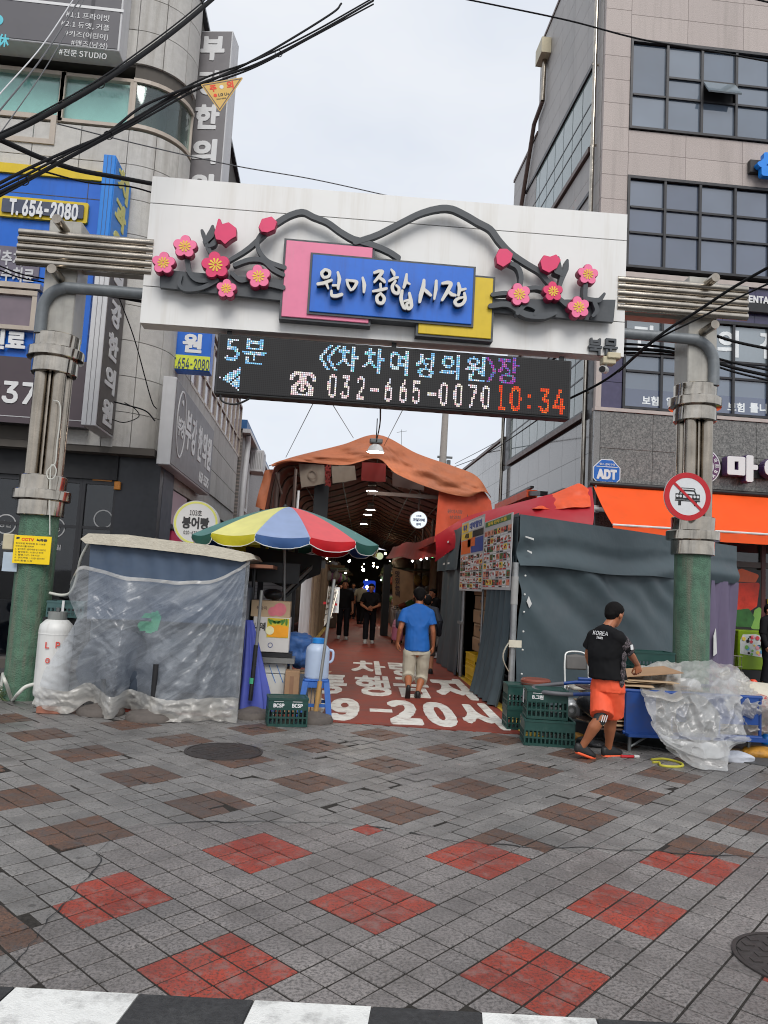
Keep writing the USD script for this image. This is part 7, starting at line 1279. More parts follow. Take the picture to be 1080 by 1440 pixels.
# roof
part(tent, 'roof', tri((np.array([fp(-0.02, ZT-0.01, 0.04), fp(LF, ZT-0.01, 0.04), (8.2, 17.5, 2.75), (2.82, 17.6, 2.95), fp(-0.02, ZT-0.03, 0.04), fp(LF, ZT-0.03, 0.04), (8.2, 17.5, 2.73), (2.82, 17.6, 2.93)]), [(0, 1, 2, 3), (7, 6, 5, 4), (0, 4, 5, 1), (3, 2, 6, 7), (0, 3, 7, 4), (1, 5, 6, 2)])), M_tent)
# poles
def pole(x, y, z, r=0.035): part(tent, 'pole', cyl((x, y, 0.01), (x, y, z), r, 12), M_galv, smooth=50)
pole(TA[0]-0.03, TA[1]-0.05, 2.1, 0.045); pole(2.79, 14.85, 2.3); pole(2.83, 17.3, 2.8); pole(TC[0], TC[1]+0.1, 2.7); pole(2.79, 13.1, 1.75, 0.02)
part(tent, 'pole_sleeve', cyl((TA[0]-0.03, TA[1]-0.05, 1.5), (TA[0]-0.03, TA[1]-0.05, 1.9), 0.052, 12), mat('tape_grey', (0.3, 0.3, 0.29), 0.5), smooth=50); part(tent, 'foot', bx(TA[0]-.12, TA[0]+.1, TA[1]-.15, TA[1]+.08, 0.012, 0.05, 0.01), M_mull)
for z in (1.92, 1.65, 1.4, 1.12, 0.86, 0.52, 0.25): q = fp(0.13, z, 0.055); part(tent, 'eyelet', trimesh.creation.icosphere(1, 0.016).apply_translation(q), M_wh)
# side: flap over the far part, cloth walls, door curtain
def sidecloth(name, y0, y1, z0, z1, amp, freq, m=M_tent, x=2.80, ny=40, flare=0.0, seed=0):
    ys_, zs_ = np.linspace(y0, y1, ny), np.linspace(z0, z1, 24); Y, Z_ = np.meshgrid(ys_, zs_, indexing='ij'); X = x-amp*(0.5+0.5*np.sin(Y*freq+1.5*meshkit.fbm(np.dstack([Y*2, Z_*0.6, 0*Y]), 2, seed)))*(0.35+0.65*(z1-Z_)/(z1-z0))-flare*((z1-Z_)/(z1-z0))**3
    return part(tent, name, grid_mesh(np.dstack([X, Y, Z_])[::-1], 0.006), m, smooth=60)
sidecloth('side_flap', 15.2, 18.4, 2.08, 2.93, 0.10, 5, x=2.78, seed=3); sidecloth('side_wall', 14.95, 17.7, 0.02, 2.3, 0.05, 8.0, ny=80, flare=0.05, seed=5)
sidecloth('door_curtain', 11.02, 12.75, 0.03, 2.2, 0.11, 19.0, ny=120, flare=0.16, seed=9); sidecloth('side_valance', 10.95, 15.3, 1.72, 2.83, 0.02, 3, x=2.82, seed=2)
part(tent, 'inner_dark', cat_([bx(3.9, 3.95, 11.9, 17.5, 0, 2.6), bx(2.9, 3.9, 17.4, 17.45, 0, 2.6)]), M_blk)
part(tent, 'door_handle', bx(2.70, 2.76, 14.6, 14.95, 1.02, 1.07), M_galv); part(tent, 'door_rod', cyl((2.72, 14.75, 0.1), (2.72, 14.75, 1.02), 0.012, 6), M_galv)
part(tent, 'tie_strap', grid_mesh(np.array([[(TA[0]-0.08-0.09*math.sin(t*math.pi), TA[1]-0.12+w, 0.98-0.42*t) for w in (0, 0.06)] for t in np.linspace(0, 1, 10)]), 0.004), mat('strap_cream', (0.6, 0.56, 0.45), 0.7)); part(tent, 'tie_strap', bx(TA[0]-.1, TA[0]+.08, TA[1]-.13, TA[1]-.1, 0.9, 1.0), MATS['strap_cream'])
q = fp(0.16, 1.55, 0.07); part(tent, 'tape_tab', frame(extr([(0, 0), (.06, -.09), (.11, -.03), (.04, .08)], 0.004), q, tuple(np.r_[tf, 0])), M_wh)
for (u, z, l) in ((0.05, 2.47, 0.18), (0.1, 2.27, 0.1)): q = fp(u, z, 0.10); part(tent, 'tape_tab', frame(extr([(0, 0), (l, -0.03), (l, 0.0), (0, 0.02)], 0.004), q, tuple(np.r_[tf, 0])), M_wh)
for y, z in ((16.2, 2.66), (16.9, 2.7), (16.0, 2.2), (16.6, 2.2)): part(tent, 'tape_tab', bx(2.66, 2.668, y, y+0.22, z, z+0.04), M_wh)
part(tent, 'white_rag', frame(extr([(0, 0), (.12, .05), (.07, .5), (0, .36)], 0.01), tuple(fp(LF-0.9, 0.72, 0.12)), tuple(np.r_[tf, 0])), M_wh)
# posters on the side: rows of small printed pictures of food
rs = np.random.default_rng(11); M_pap = mat('poster_paper', (0.52, 0.52, 0.52), 0.5, var=0.04)
PC = [mat(f'poster_ink_{i}', srgb(*c), 0.5, var=0.15, scale=30) for i, c in enumerate([(196, 52, 48), (150, 40, 40), (60, 110, 55), (20, 22, 20), (222, 150, 120), (236, 200, 70), (225, 225, 222), (60, 80, 150), (228, 110, 50), (120, 70, 50)])]
def poster(name, label, y0, y1, z0, z1, rows, cols_, blank, head):
    """y0 nearer the camera; z rises slightly along the wall"""
    t = thing(name, label, 'poster', (2.74, (y0+y1)/2, z0)); part(t, 'sheet', bx(2.735, 2.745, y0, y1, z0, z1), M_pap)
    cells_ = {i: [] for i in range(10)}; h = (z1-z0-0.06)/rows; w = (y1-y0-0.06)/cols_; X = 2.7335
    def quad(ya, yb, za, zb_, k, x=X): cells_[k].append(bx(x-0.0008, x, ya, yb, za, zb_))
    for r_ in range(rows):
        for c_ in range(cols_):
            ya, za = y0+0.03+c_*w, z0+0.03+r_*h
            if za+h > z1-head: continue
            quad(ya+w*.05, ya+w*.95, za+h*.30, za+h*.95, [2, 3, 5, 4][rs.integers(4)] if rs.random() < 0.5 else 6)
            for q in range(5): a, b = rs.uniform(.08, .65), rs.uniform(.32, .7); quad(ya+w*a, ya+w*(a+.28), za+h*b, za+h*(b+.22), int(rs.choice([0, 0, 1, 4, 3, 9, 2])), X-0.001-0.0003*q)
            quad(ya+w*.1, ya+w*.9, za+h*.08, za+h*.22, int(rs.choice([0, 3, 6])))
    for k, v in cells_.items():
        if v: part(t, 'printed_pictures', cat_(v), PC[k], kind='stuff')
    return t
# seen from the alley, +y runs to the left of the picture
t = poster('food_poster', 'tall poster of many small food pictures, nearer the tent corner', 11.0, 12.93, 1.70, 2.84, 8, 8, 0, 0.10)
part(t, 'heading', bx(2.732, 2.7345, 11.1, 12.85, 2.74, 2.82), PC[2]); part(t, 'heading_letters', frame(txt('정육 한우 모음', 1.3, 0.06, 0.002, 2), (2.731, 12.0, 2.78), (0, -1, 0)), PC[5])
t = poster('food_poster', 'colourful price poster with blue and yellow headings beside the door gap', 12.97, 15.1, 1.66, 2.99, 12, 8, 0, 0.62)
for (y0, y1, z0, z1, k) in ((14.4, 15.05, 2.78, 2.95, 5), (13.0, 14.35, 2.78, 2.95, 6), (14.0, 15.05, 2.64, 2.76, 5), (13.0, 13.95, 2.64, 2.76, 3), (14.1, 15.05, 2.36, 2.62, 8), (13.0, 14.05, 2.36, 2.62, 7), (13.7, 14.4, 2.48, 2.64, 8)): part(t, 'heading', bx(2.7315 if k != 8 else 2.7305, 2.7345, y0, y1, z0, z1), PC[k])
part(t, 'heading_letters', frame(txt('대박할인', 1.1, 0.13, 0.002, 3), (2.730, 13.7, 2.865), (0, -1, 0)), PC[7]); part(t, 'heading_letters', frame(txt('특가', 0.4, 0.12, 0.002, 3), (2.730, 14.7, 2.865), (0, -1, 0)), PC[7]); part(t, 'heading_letters', frame(txt('세일', 0.4, 0.09, 0.002, 3), (2.730, 14.5, 2.70), (0, -1, 0)), PC[3])
# boxes seen through the door gap, yellow crates
ystk = [('top', 1.02), ('second', 0.82), ('middle', 0.62), ('fourth', 0.42), ('lowest', 0.22)]
for k in range(5):
    z = 0.55+k*0.26; lab = 'brown carton in the tent door, '+['lowest of the stack', 'second from the bottom of the stack', 'middle one of the stack', 'second from the top of the stack', 'topmost of the stack'][k]
    t = thing('carton', lab, 'carton', (3.25, 14.0, z)); part(t, 'box', bx(2.95+0.02*(k % 2), 3.45, 13.2+0.03*(k % 3), 14.65, z, z+0.25, 0.01), M_cart); part(t, 'hand_hole', bx(2.945, 2.972, 13.85, 14.05, z+0.13, z+0.17), M_blk); part(t, 'tape', bx(2.948, 2.975, 13.4, 14.5, z+0.222, z+0.235), M_cartp)
M_ycr = mat('crate_yellow', srgb(205, 165, 20), 0.45, var=0.1, dirt=(0.3, 0.2, 0.05), dscale=4)
crate('yellow_crate', 'yellow plastic crate on the ground in the tent doorway, lower of two', (2.95, 13.75, 0.012), 90, 0.8, 0.42, 0.27, M_ycr); crate('yellow_crate', 'yellow plastic crate under the brown cartons, upper of two', (2.95, 13.75, 0.29), 90, 0.8, 0.42, 0.25, M_ycr)
# wrapped goods on the tent's alley side
m = blob((2.78, 18.7, 0.55), 0.33, 4, 1.3); m.vertices[:, 2] = np.maximum(m.vertices[:, 2], 0.03); single('wrapped_goods', m, M_hem, 'goods wrapped in clear plastic stacked at the far corner of the grey tent', 'goods', smooth=60)
t = thing('goods_stack', 'stack of dark and white trays inside the clear wrapped pile beside the tent', 'goods', (2.8, 18.6, 0))
for k in range(6): part(t, 'tray', bx(2.5, 3.0, 18.4, 19.2, 0.03+k*0.16, 0.15+k*0.16), (M_sbox, M_blk)[k % 2])
single('vegetable_bag', blob(np.array(gnd(635, 938))+(0, 0, 0.12), 0.2, 8, 0.6), mat('veg_green', (0.12, 0.16, 0.06), 0.6, var=0.4, scale=14), 'net bag of vegetables on the ground at the foot of the wrapped goods', 'bag', smooth=60)
# ---- green crates with a round seat on top
CG = 'green crates stacked by the tent corner'
crate('green_crate', 'lower right dark green crate with small grid sides in the stack beside the tent pole', (2.64, 8.66, 0), -8, 0.56, 0.40, 0.27, M_crate, None, CG)
t = crate('green_crate', 'upper front dark green crate with white mark, below the cart handle', (2.62, 8.70, 0.283), -8, 0.46, 0.36, 0.31, M_crate, ('B.그린', 1), CG, lid=True); part(t, 'white_patch', frame(extr([(0, 0), (.1, 0), (.1, .14), (0, .15)], 0.003), (-0.235, 0.12, 0.14), (0, -1, 0), (0, 0, 1)), M_ltr, local=True)
crate('green_crate', 'lower dark green crate behind, next to the foot of the tent pole', (2.62, 9.55, 0), -4, 0.5, 0.36, 0.25, M_crate, None, CG); crate('green_crate', 'dark green crate behind, directly under the round brown seat', (2.62, 9.55, 0.262), -4, 0.5, 0.36, 0.27, M_crate, None, CG, lid=True)
c = np.array([2.72, 9.45, 0.545]); t = thing('round_seat', 'round red brown padded seat lying on the green crates', 'seat', c); part(t, 'cushion', lathe([(0.001, 0.0), (0.17, 0.0), (0.185, 0.015), (0.185, 0.06), (0.165, 0.08), (0.001, 0.085)], 28, c), mat('seat_brown', srgb(122, 62, 46), 0.45, var=0.08), smooth=40); part(t, 'band', lathe([(0.187, 0.02), (0.187, 0.03), (0.184, 0.035)], 28, c), M_brown)
# folding chair by the tent wall
g = np.array([3.62, 10.3, 0.0]); t = thing('folding_chair', 'folding chair with grey padded back against the tent wall', 'chair', g); M_cfr = mat('chair_frame', (0.6, 0.6, 0.58), 0.35, metal=0.3)
bt_ = at_y(811, 935, 10.3); X0, X1 = bt_[0]-0.17, bt_[0]+0.17
part(t, 'frame', tube(spline(np.array([(X0-0.06, 10.1, 0), (X0, 10.25, 0.45), (X0+0.01, 10.32, 0.78), (X0+0.06, 10.36, 0.9), (X1-0.06, 10.36, 0.9), (X1-0.01, 10.32, 0.78), (X1, 10.25, 0.45), (X1+0.06, 10.1, 0)]), 6), 0.013, 8), M_cfr, smooth=60); part(t, 'rear_leg', tube([(X0-.0, 10.5, 0), (X0+.01, 10.12, 0.47)], 0.012, 8), M_cfr); part(t, 'rear_leg', tube([(X1+.0, 10.5, 0), (X1-.01, 10.12, 0.47)], 0.012, 8), M_cfr)
part(t, 'backrest', tri(Manifold.batch_hull([Manifold.sphere(0.025, 10).translate(p) for p in ((X0+.05, 10.31, 0.70), (X1-.05, 10.31, 0.70), (X0+.05, 10.34, 0.84), (X1-.05, 10.34, 0.84), ((X0+X1)/2, 10.35, 0.86))])), mat('pad_grey', (0.085, 0.08, 0.075), 0.6, var=0.2), smooth=40); part(t, 'seat', bx(X0+.01, X1-.01, 9.95, 10.3, 0.44, 0.485, 0.015), mat('pad_pale', (0.35, 0.33, 0.29), 0.6))
single('clear_bag', blob((X1+0.08, 10.05, 0.58), 0.13, 6, 0.8), M_hem, 'crumpled clear plastic bag lying on the folding chair seat', 'bag', smooth=60)
# silver radio on the ground
c = at_y(817, 1013, 9.3); t = thing('portable_radio', 'silver rounded portable radio player between the crates and the man', 'radio', (c[0], 9.3, 0.16)); M_sil = mat('silver_plastic', (0.42, 0.43, 0.44), 0.35, metal=0.4)
part(t, 'body', tri(Manifold.batch_hull([Manifold.sphere(0.085, 14).translate((c[0]+sx_*0.15, 9.3+sy_*0.03, 0.30+dz)) for sx_ in (-1, 1) for sy_ in (-1, 1) for dz in (-0.03, 0.035)])), M_sil, smooth=40); part(t, 'panel', bx(c[0]-.06, c[0]+.1, 9.178, 9.19, 0.24, 0.36), M_lbody); part(t, 'slot', bx(c[0]-.03, c[0]+.08, 9.172, 9.18, 0.29, 0.32), M_blk); part(t, 'slot', bx(c[0]-.03, c[0]+.08, 9.172, 9.18, 0.25, 0.27), M_blk)
for s in (-1, 1): part(t, 'speaker', frame(ring(0.03, 0.06), (c[0]+s*0.16, 9.18, 0.3)), M_lbody)
single('radio_box', bx(c[0]-.25, c[0]+.25, 9.2, 9.5, 0.012, 0.16), M_mull, 'dark box under the silver radio', 'box')
# ---- hand cart loaded with cardboard
CX0, CX1, CY0, CY1 = 3.42, 5.02, 8.42, 9.35
M_cartb = mat('cart_blue', srgb(22, 62, 128), 0.45, var=0.12, scale=5, dirt=(0.06, 0.05, 0.05), dirt_refl_amt=0.5, dscale=3)
ct = thing('hand_cart', 'blue steel hand cart heaped with flattened cardboard beside the man in orange shorts', 'cart', ((CX0+CX1)/2, (CY0+CY1)/2, 0))
for y in (CY0, CY1):
    part(ct, 'rail', cyl((CX0-0.2, y, 0.655), (CX1, y, 0.64), 0.022, 10), M_cartb, smooth=50); part(ct, 'lower_rail', cyl((CX0, y, 0.2), (CX1, y, 0.2), 0.022, 10), M_cartb, smooth=50)
    for x in (CX0+0.03, CX0+0.55, CX0+1.1, CX1-0.02): part(ct, 'upright', cyl((x, y, 0.2), (x, y, 0.65), 0.018, 8), M_cartb)
part(ct, 'deck', bx(CX0, CX1, CY0, CY1, 0.17, 0.2), M_mull); part(ct, 'side_panel', bx(CX0+0.02, CX0+0.36, CY0-0.03, CY0-0.02, 0.19, 0.64), M_cartb); part(ct, 'side_panel', bx(CX0+0.6, CX1-0.05, CY0-0.025, CY0-0.015, 0.34, 0.63), M_cartb)
part(ct, 'tray', bx(CX0+0.02, CX1, CY0-0.12, CY0-0.03, 0.17, 0.2), M_cartb)
for x, y in ((CX0+0.08, CY0), (CX0+0.08, CY1), (CX1-0.15, CY0), (CX1-.15, CY1)): part(ct, 'leg', cyl((x, y, 0.0), (x, y, 0.2), 0.02, 8), M_lbody); 
part(ct, 'strut', cyl((CX0+0.08, CY0, 0.04), (CX0+0.3, CY0, 0.18), 0.014, 6), M_lbody)
for y in (CY0-0.09, CY1+0.09):
    w = part(ct, 'wheel', lathe([(0.24, -0.02), (0.29, -0.035), (0.325, -0.02), (0.335, 0), (0.325, 0.02), (0.29, 0.035), (0.24, 0.02)], 32).apply_transform(trimesh.transformations.rotation_matrix(math.pi/2, (1, 0, 0))).apply_translation((CX0+0.72, y, 0.335)), M_rub, smooth=40)
    part(w, 'rim', lathe([(0.25, -0.015), (0.25, 0.015), (0.225, 0.015), (0.225, -0.015)], 32).apply_transform(trimesh.transformations.rotation_matrix(math.pi/2, (1, 0, 0))).apply_translation((CX0+0.72, y, 0.335)), M_steel)
    part(w, 'spokes', cat_([cyl((CX0+0.72, y, 0.335), (CX0+0.72+0.235*math.cos(a), y, 0.335+0.235*math.sin(a)), 0.004, 5) for a in np.arange(12)*math.pi/6]), M_steel); part(w, 'hub', cyl((CX0+0.72, y-.05, 0.335), (CX0+0.72, y+.05, 0.335), 0.03, 10), M_lbody)
hl = spline(np.array([(CX0-0.3, CY0+0.02, 0.60), (2.85, CY0+0.02, 0.58), (2.62, 8.48, 0.58), (2.50, 8.62, 0.58), (2.52, 8.85, 0.585), (2.66, 9.02, 0.59), (2.95, 9.1, 0.62), (CX0-0.3, 9.12, 0.64)]), 6)
part(ct, 'handle_bar', tube([(CX0+0.05, CY0+.02, 0.62), hl[0], hl[6]], 0.021, 10), M_cartb, smooth=60); part(ct, 'handle_bar', tube([(CX0+.05, 9.12, 0.65), hl[-1], hl[-7]], 0.021, 10), M_cartb, smooth=60); part(ct, 'handle_grip', tube(hl[6:-6], 0.024, 10), mat('grip_grey', (0.10, 0.10, 0.11), 0.5), smooth=60)
rs = np.random.default_rng(3); ORD = 'first second third fourth fifth sixth seventh eighth ninth tenth eleventh twelfth thirteenth fourteenth fifteenth'.split()
for k in range(15):
    z = 0.215+k*0.028; dx, dy = rs.uniform(-.16, .04), rs.uniform(-.05, .05); t = thing('cardboard_sheet', f'flattened brown cardboard, {ORD[k]} layer from the deck in the pile on the cart', 'cardboard', (4.1, 8.9, z), group='cardboard layers on the cart deck'); m = bx(CX0-0.12+dx, CX1-0.35, CY0+0.05+dy, CY1-0.08+dy, z, z+0.012); m.apply_transform(trimesh.transformations.rotation_matrix(rs.normal(0, 0.035), (1, 0.4, 0), (4.1, 8.9, z))); part(t, 'sheet', m, (M_cart, M_cartp, M_brown)[rs.integers(3)])
for k in range(9):
    z = 0.655+k*0.014; w, d = rs.uniform(.35, .9), rs.uniform(.3, .7); x, y = rs.uniform(3.05, 3.9), rs.uniform(8.4, 8.85); m = bx(0, w, 0, d, 0, 0.008); m.apply_transform(trimesh.transformations.euler_matrix(rs.normal(0, .04), rs.normal(0, .05), rs.uniform(-.5, .5))); m.apply_translation((x, y, z)); single('cardboard_piece', m, (M_cartp, M_cartp, M_cart)[k % 3], f'loose piece of pale cardboard, {ORD[k]} from below on top of the cart load', 'cardboard', 'loose cardboard on top of the cart')
single('black_bundle', blob((3.2, 8.75, 0.46), 0.18, 2, 0.8), mat('bag_black', (0.02, 0.02, 0.022), 0.35, bump=0.7, bscale=16), 'black creased bundle tied to the near end of the cart', 'bundle', smooth=60); single('black_bundle', blob((3.42, 8.9, 0.36), 0.2, 5, 0.9), MATS['bag_black'], 'larger black bundle hanging among the cardboard ends of the cart', 'bundle', smooth=60)
single('white_bag', blob((4.3, 8.75, 0.70), 0.17, 21, 0.5), M_wh, 'white bag on the cart under the clear plastic', 'bag', smooth=60); single('grey_sack', blob((4.3, 8.36, 0.42), 0.17, 22, 0.8), mat('sack_grey', (0.12, 0.12, 0.12), 0.5, bump=0.6, bscale=14), 'grey creased sack pressed behind the clear plastic of the cart', 'sack', smooth=60)
# clear sheet over the cart
NU, NV = 130, 90
tb = tidy(NU, [at_y(*p, 9.3) for p in ((886, 950), (921, 945), (948, 942), (974, 938), (1007, 941), (1029, 947), (1042, 957), (1050, 966))])
md = tidy(NU, [at_y(*p, 8.22) for p in ((900, 983), (920, 985), (940, 990), (960, 982), (985, 978), (1008, 982), (1025, 985), (1036, 988))])
lw = tidy(NU, [at_y(*p, 8.06) for p in ((912, 1012), (919, 1022), (938, 1030), (960, 1030), (990, 1028), (1012, 1026), (1035, 1030), (1047, 1032))])
bt = tidy(NU, [gnd(*p, z) for p, z in (((926, 1040), 0.28), ((938, 1054), 0.12), ((950, 1063), 0.06), ((970, 1076), 0.02), ((990, 1080), 0.015), ((1017, 1081), 0.015), ((1024, 1056), 0.15), ((1046, 1038), 0.25))])
v = np.linspace(0, 1, NV)[:, None, None]; seg = lambda a, b, t: a*(1-t)+b*t
P = np.where(v < 0.35, seg(tb[None], md[None], v/0.35), np.where(v < 0.6, seg(md[None], lw[None], (v-0.35)/0.25), seg(lw[None], bt[None], (v-0.6)/0.4)))
uu, vv = np.meshgrid(np.linspace(0, 1, NU), np.linspace(0, 1, NV))
cr = rid(meshkit.fbm(np.dstack([uu*4+vv*2, vv*4-uu*2, 0*uu]), 3, 41)); cr2 = rid(meshkit.fbm(np.dstack([uu*13, vv*11+uu*6, 0*uu]), 3, 44))
P[:, :, 1] -= (0.10*cr**4+0.01*cr2**3)*np.clip(vv*3, 0.15, 1); P[:, :, 2] += (0.05+0.06*cr**3+0.02*cr2**3)*np.clip(1-vv*2.2, 0, 1); P[:, :, 2] = np.maximum(P[:, :, 2], 0.012)
cp = thing('plastic_sheet', 'clear polythene sheet thrown over the loaded blue cart and trailing on the ground', 'plastic sheet', (4.3, 8.5, 0)); part(cp, 'sheet', grid_mesh(P.transpose(1, 0, 2)), M_poly2, smooth=True)
f_ = P[:34, :52].copy(); f_[:, :, 1] -= 0.05; f_[:, :, 2] += 0.03*np.sin(vv[:34, :52]*20)+0.02; part(cp, 'folded_layer', grid_mesh(f_.transpose(1, 0, 2)), M_hem, smooth=True, label='whiter double layer folded back at the left end')
f_ = P[62:78, :].copy(); f_[:, :, 1] -= 0.04+0.05*meshkit.fbm(f_*9, 2, 3); part(cp, 'crumpled_fold', grid_mesh(f_.transpose(1, 0, 2)), M_poly2, smooth=True)
n2, v2 = 90, 70
tb2 = tidy(n2, [at_y(*p, 9.2) for p in ((1000, 941), (1029, 947), (1051, 962), (1080, 980), (1115, 1003))]); mb2 = tidy(n2, [at_y(*p, 8.45) for p in ((1012, 985), (1035, 988), (1060, 992), (1082, 998), (1112, 1010))]); bb2 = tidy(n2, [at_y(*p, 8.6) for p in ((1022, 1025), (1043, 1041), (1062, 1034), (1080, 1022), (1110, 1012))])
v = np.linspace(0, 1, v2)[:, None, None]; P = np.where(v < 0.5, seg(tb2[None], mb2[None], v/0.5), seg(mb2[None], bb2[None], (v-0.5)/0.5)); uu, vv = np.meshgrid(np.linspace(0, 1, n2), np.linspace(0, 1, v2)); cr = rid(meshkit.fbm(np.dstack([uu*4+vv, vv*4-uu*2, 0*uu+9]), 3, 51)); cr2 = rid(meshkit.fbm(np.dstack([uu*12, vv*11+uu*6, 0*uu]), 3, 54))
P[:, :, 1] -= 0.13*cr**3+0.04*cr2**3; P[:, :, 2] += (0.05*cr**3+0.03*cr2**3)*(1-vv)
t = thing('plastic_bundle', 'big loose heap of whitish clear plastic spilling off the right end of the cart', 'plastic bundle', (5.3, 8.8, 0.2)); part(t, 'outer_sheet', grid_mesh(P.transpose(1, 0, 2)), M_hem, smooth=True); P2_ = P.copy(); P2_[:, :, 1] += 0.12+0.1*meshkit.fbm(P*3, 2, 8); P2_[:, :, 2] -= 0.03; part(t, 'inner_sheet', grid_mesh(P2_.transpose(1, 0, 2)), M_hem, smooth=True)
single('pale_sack', blob((5.45, 9.2, 0.5), 0.32, 61, 0.75), M_foam, 'pale sack under the whitish plastic heap', 'sack', smooth=60)
m = blob((5.3, 8.95, 0.4), 0.26, 27, 0.8); single('red_sack', m, mat('sack_red', srgb(165, 70, 62), 0.6, var=0.2, scale=8, bump=0.6, bscale=12), 'reddish sack below the whitish plastic at the right end of the cart', 'sack', smooth=60)
g = gnd(1047, 1043); t = thing('sandal_pair', 'pair of red sandals on the ground below the plastic bundle', 'sandals', g)
for dx, dy in ((-0.08, -0.06), (0.12, 0.1)): part(t, 'sandal', tri(Manifold.batch_hull([Manifold.sphere(0.045, 10).scale((1.3, 1, .7)).translate((g[0]+dx+o, g[1]+dy, 0.045+h)) for o, h in ((0.1, 0), (-0.08, 0.03), (-0.02, 0.06))])), mat('sandal_red', srgb(150, 60, 50), 0.5), smooth=40)
# dark crate and pipe behind, orange cone cap, trolley
c = at_y(910, 932, 9.9); crate('black_crate', 'dark green open crate on the far side of the cart left of the pillar', (c[0]+0.05, 9.95, c[2]-0.14), 0, 0.55, 0.35, 0.28, M_crate); single('crate_block', bx(c[0]-.2, c[0]+.3, 9.8, 10.1, 0.0, c[2]-0.145), M_mull, 'dark block under the open crate behind the cart', 'box')
c = gnd(1059, 972); t = thing('orange_cap_bottle', 'small orange topped bollard bottle on the road right of the plastic', 'bottle', c); part(t, 'body', lathe([(0.09, 0), (0.09, 0.12), (0.075, 0.2), (0.04, 0.23), (0.001, 0.23)], 16, c), mat('orange_plastic', srgb(225, 70, 35), 0.4), smooth=40); part(t, 'base', lathe([(0.12, 0), (0.12, 0.03), (0.09, 0.035)], 16, c), M_blk)
c = gnd(1028, 965); t = thing('shopping_cart', 'small steel wire shopping trolley in front of the green case', 'trolley', c); 
zt_ = at_y(1030, 930, c[1]+.1)[2]
for k in range(8): part(t, 'wire', cyl((c[0]-.28+.07*k, c[1], zt_-.3), (c[0]-.3+.075*k, c[1], zt_+.12), 0.006, 5), M_steel)
for z in (-.3, -.1, .12): part(t, 'wire', cyl((c[0]-.3, c[1], zt_+z), (c[0]+.24, c[1], zt_+z), 0.008, 5), M_steel)
part(t, 'leg', tube([(c[0]-.1, c[1], zt_-.3), (c[0]+.25, c[1]-.2, 0.08)], 0.014, 6), M_steel); part(t, 'leg', tube([(c[0]-.25, c[1], zt_-.3), (c[0]-.2, c[1]-.1, 0.08)], 0.014, 6), M_steel); part(t, 'caster', trimesh.creation.icosphere(1, 0.05).apply_translation((c[0]+.25, c[1]-.2, 0.06)), M_blk)
# litter on the ground by the cart
M_ylw = mat('hose_yellow', srgb(185, 178, 62), 0.5)
g = np.array([gnd(x, y, 0.012) for x, y in ((916, 1068), (934, 1067), (955, 1072), (960, 1077), (944, 1078), (929, 1076), (927, 1072), (918, 1072))]); single('yellow_strap', tube(spline(g, 6), 0.012, 6), M_ylw, 'loop of flat yellow strap on the paving under the cart', 'strap', smooth=60)
g = gnd(885, 1066); t = thing('marker_pen', 'small red and white stick lying on the paving behind the man', 'stick', g); part(t, 'shaft', cyl(g+(-.09, 0, .015), g+(.05, 0.01, .015), 0.014, 8), M_sred); part(t, 'tip', cyl(g+(.055, 0.01, .015), g+(.11, 0.015, .015), 0.017, 8), M_wh)
g = gnd(1034, 1069); m = blob(g+(0, 0, 0.03), 0.14, 33, 0.5); m.vertices[:, 0] = g[0]+(m.vertices[:, 0]-g[0])*1.5; single('white_rag', m, mat('rag_pale', (0.45, 0.47, 0.52), 0.7, bump=0.6, bscale=18), 'pale rag lying on the asphalt in front of the cart', 'rag', smooth=60)
g = gnd(1068, 1064); m = blob(g+(0, 0, 0.04), 0.14, 35, 0.55); m.vertices[:, 0] = g[0]+(m.vertices[:, 0]-g[0])*1.4; single('yellow_scraps', m, mat('scrap_ochre', srgb(170, 120, 40), 0.6, var=0.4, scale=14, bump=0.5, bscale=20), 'heap of ochre scraps at the right edge of the photo', 'scraps', smooth=60)
a, b = gnd(1018, 1057), gnd(1085, 1066); single('wooden_plank', bar(a+(0, 0, .03), b+(0, 0, .03), 0.10, 0.04), MATS['wood_tan'], 'long tan plank on the ground behind the pale rag', 'plank')
g = gnd(1076, 1048); single('blue_ball', trimesh.creation.icosphere(2, 0.07).apply_translation(g+(0, 0, .07)), M_bl2, 'small blue ball shaped lid at the right edge of the photo', 'lid', smooth=True)
rs = np.random.default_rng(8)
for k, (x, y, c_) in enumerate(((812, 1040, 0), (822, 1046, 1), (850, 1030, 0), (838, 1050, 1))): g = gnd(x, y); single('litter_heap', blob(g+(0, 0, .03), 0.10, 50+k, 0.5), (MATS['scrap_ochre'], MATS['bag_black'])[c_], ('ochre litter beside the lower green crate', 'black litter behind the raised shoe of the man', 'ochre litter under the cart handle', 'black litter between the feet of the man')[k], 'litter', smooth=60)
for k, (x, y) in enumerate(((733, 1022), (744, 1030), (748, 1038))): g = gnd(x, y); single('yellow_patch', extr(Polygon([(g[0]+rs.uniform(.08, .16)*math.cos(a), g[1]+rs.uniform(.12, .3)*math.sin(a)) for a in np.linspace(0, 6.28, 11)[:-1]]), 0.006).apply_translation((0, 0, 0.013)), M_yel, ('worn yellow paint patch nearest the tent pole', 'worn yellow paint patch between pole and crates', 'worn yellow paint patch nearest the front crate')[k], 'paint')
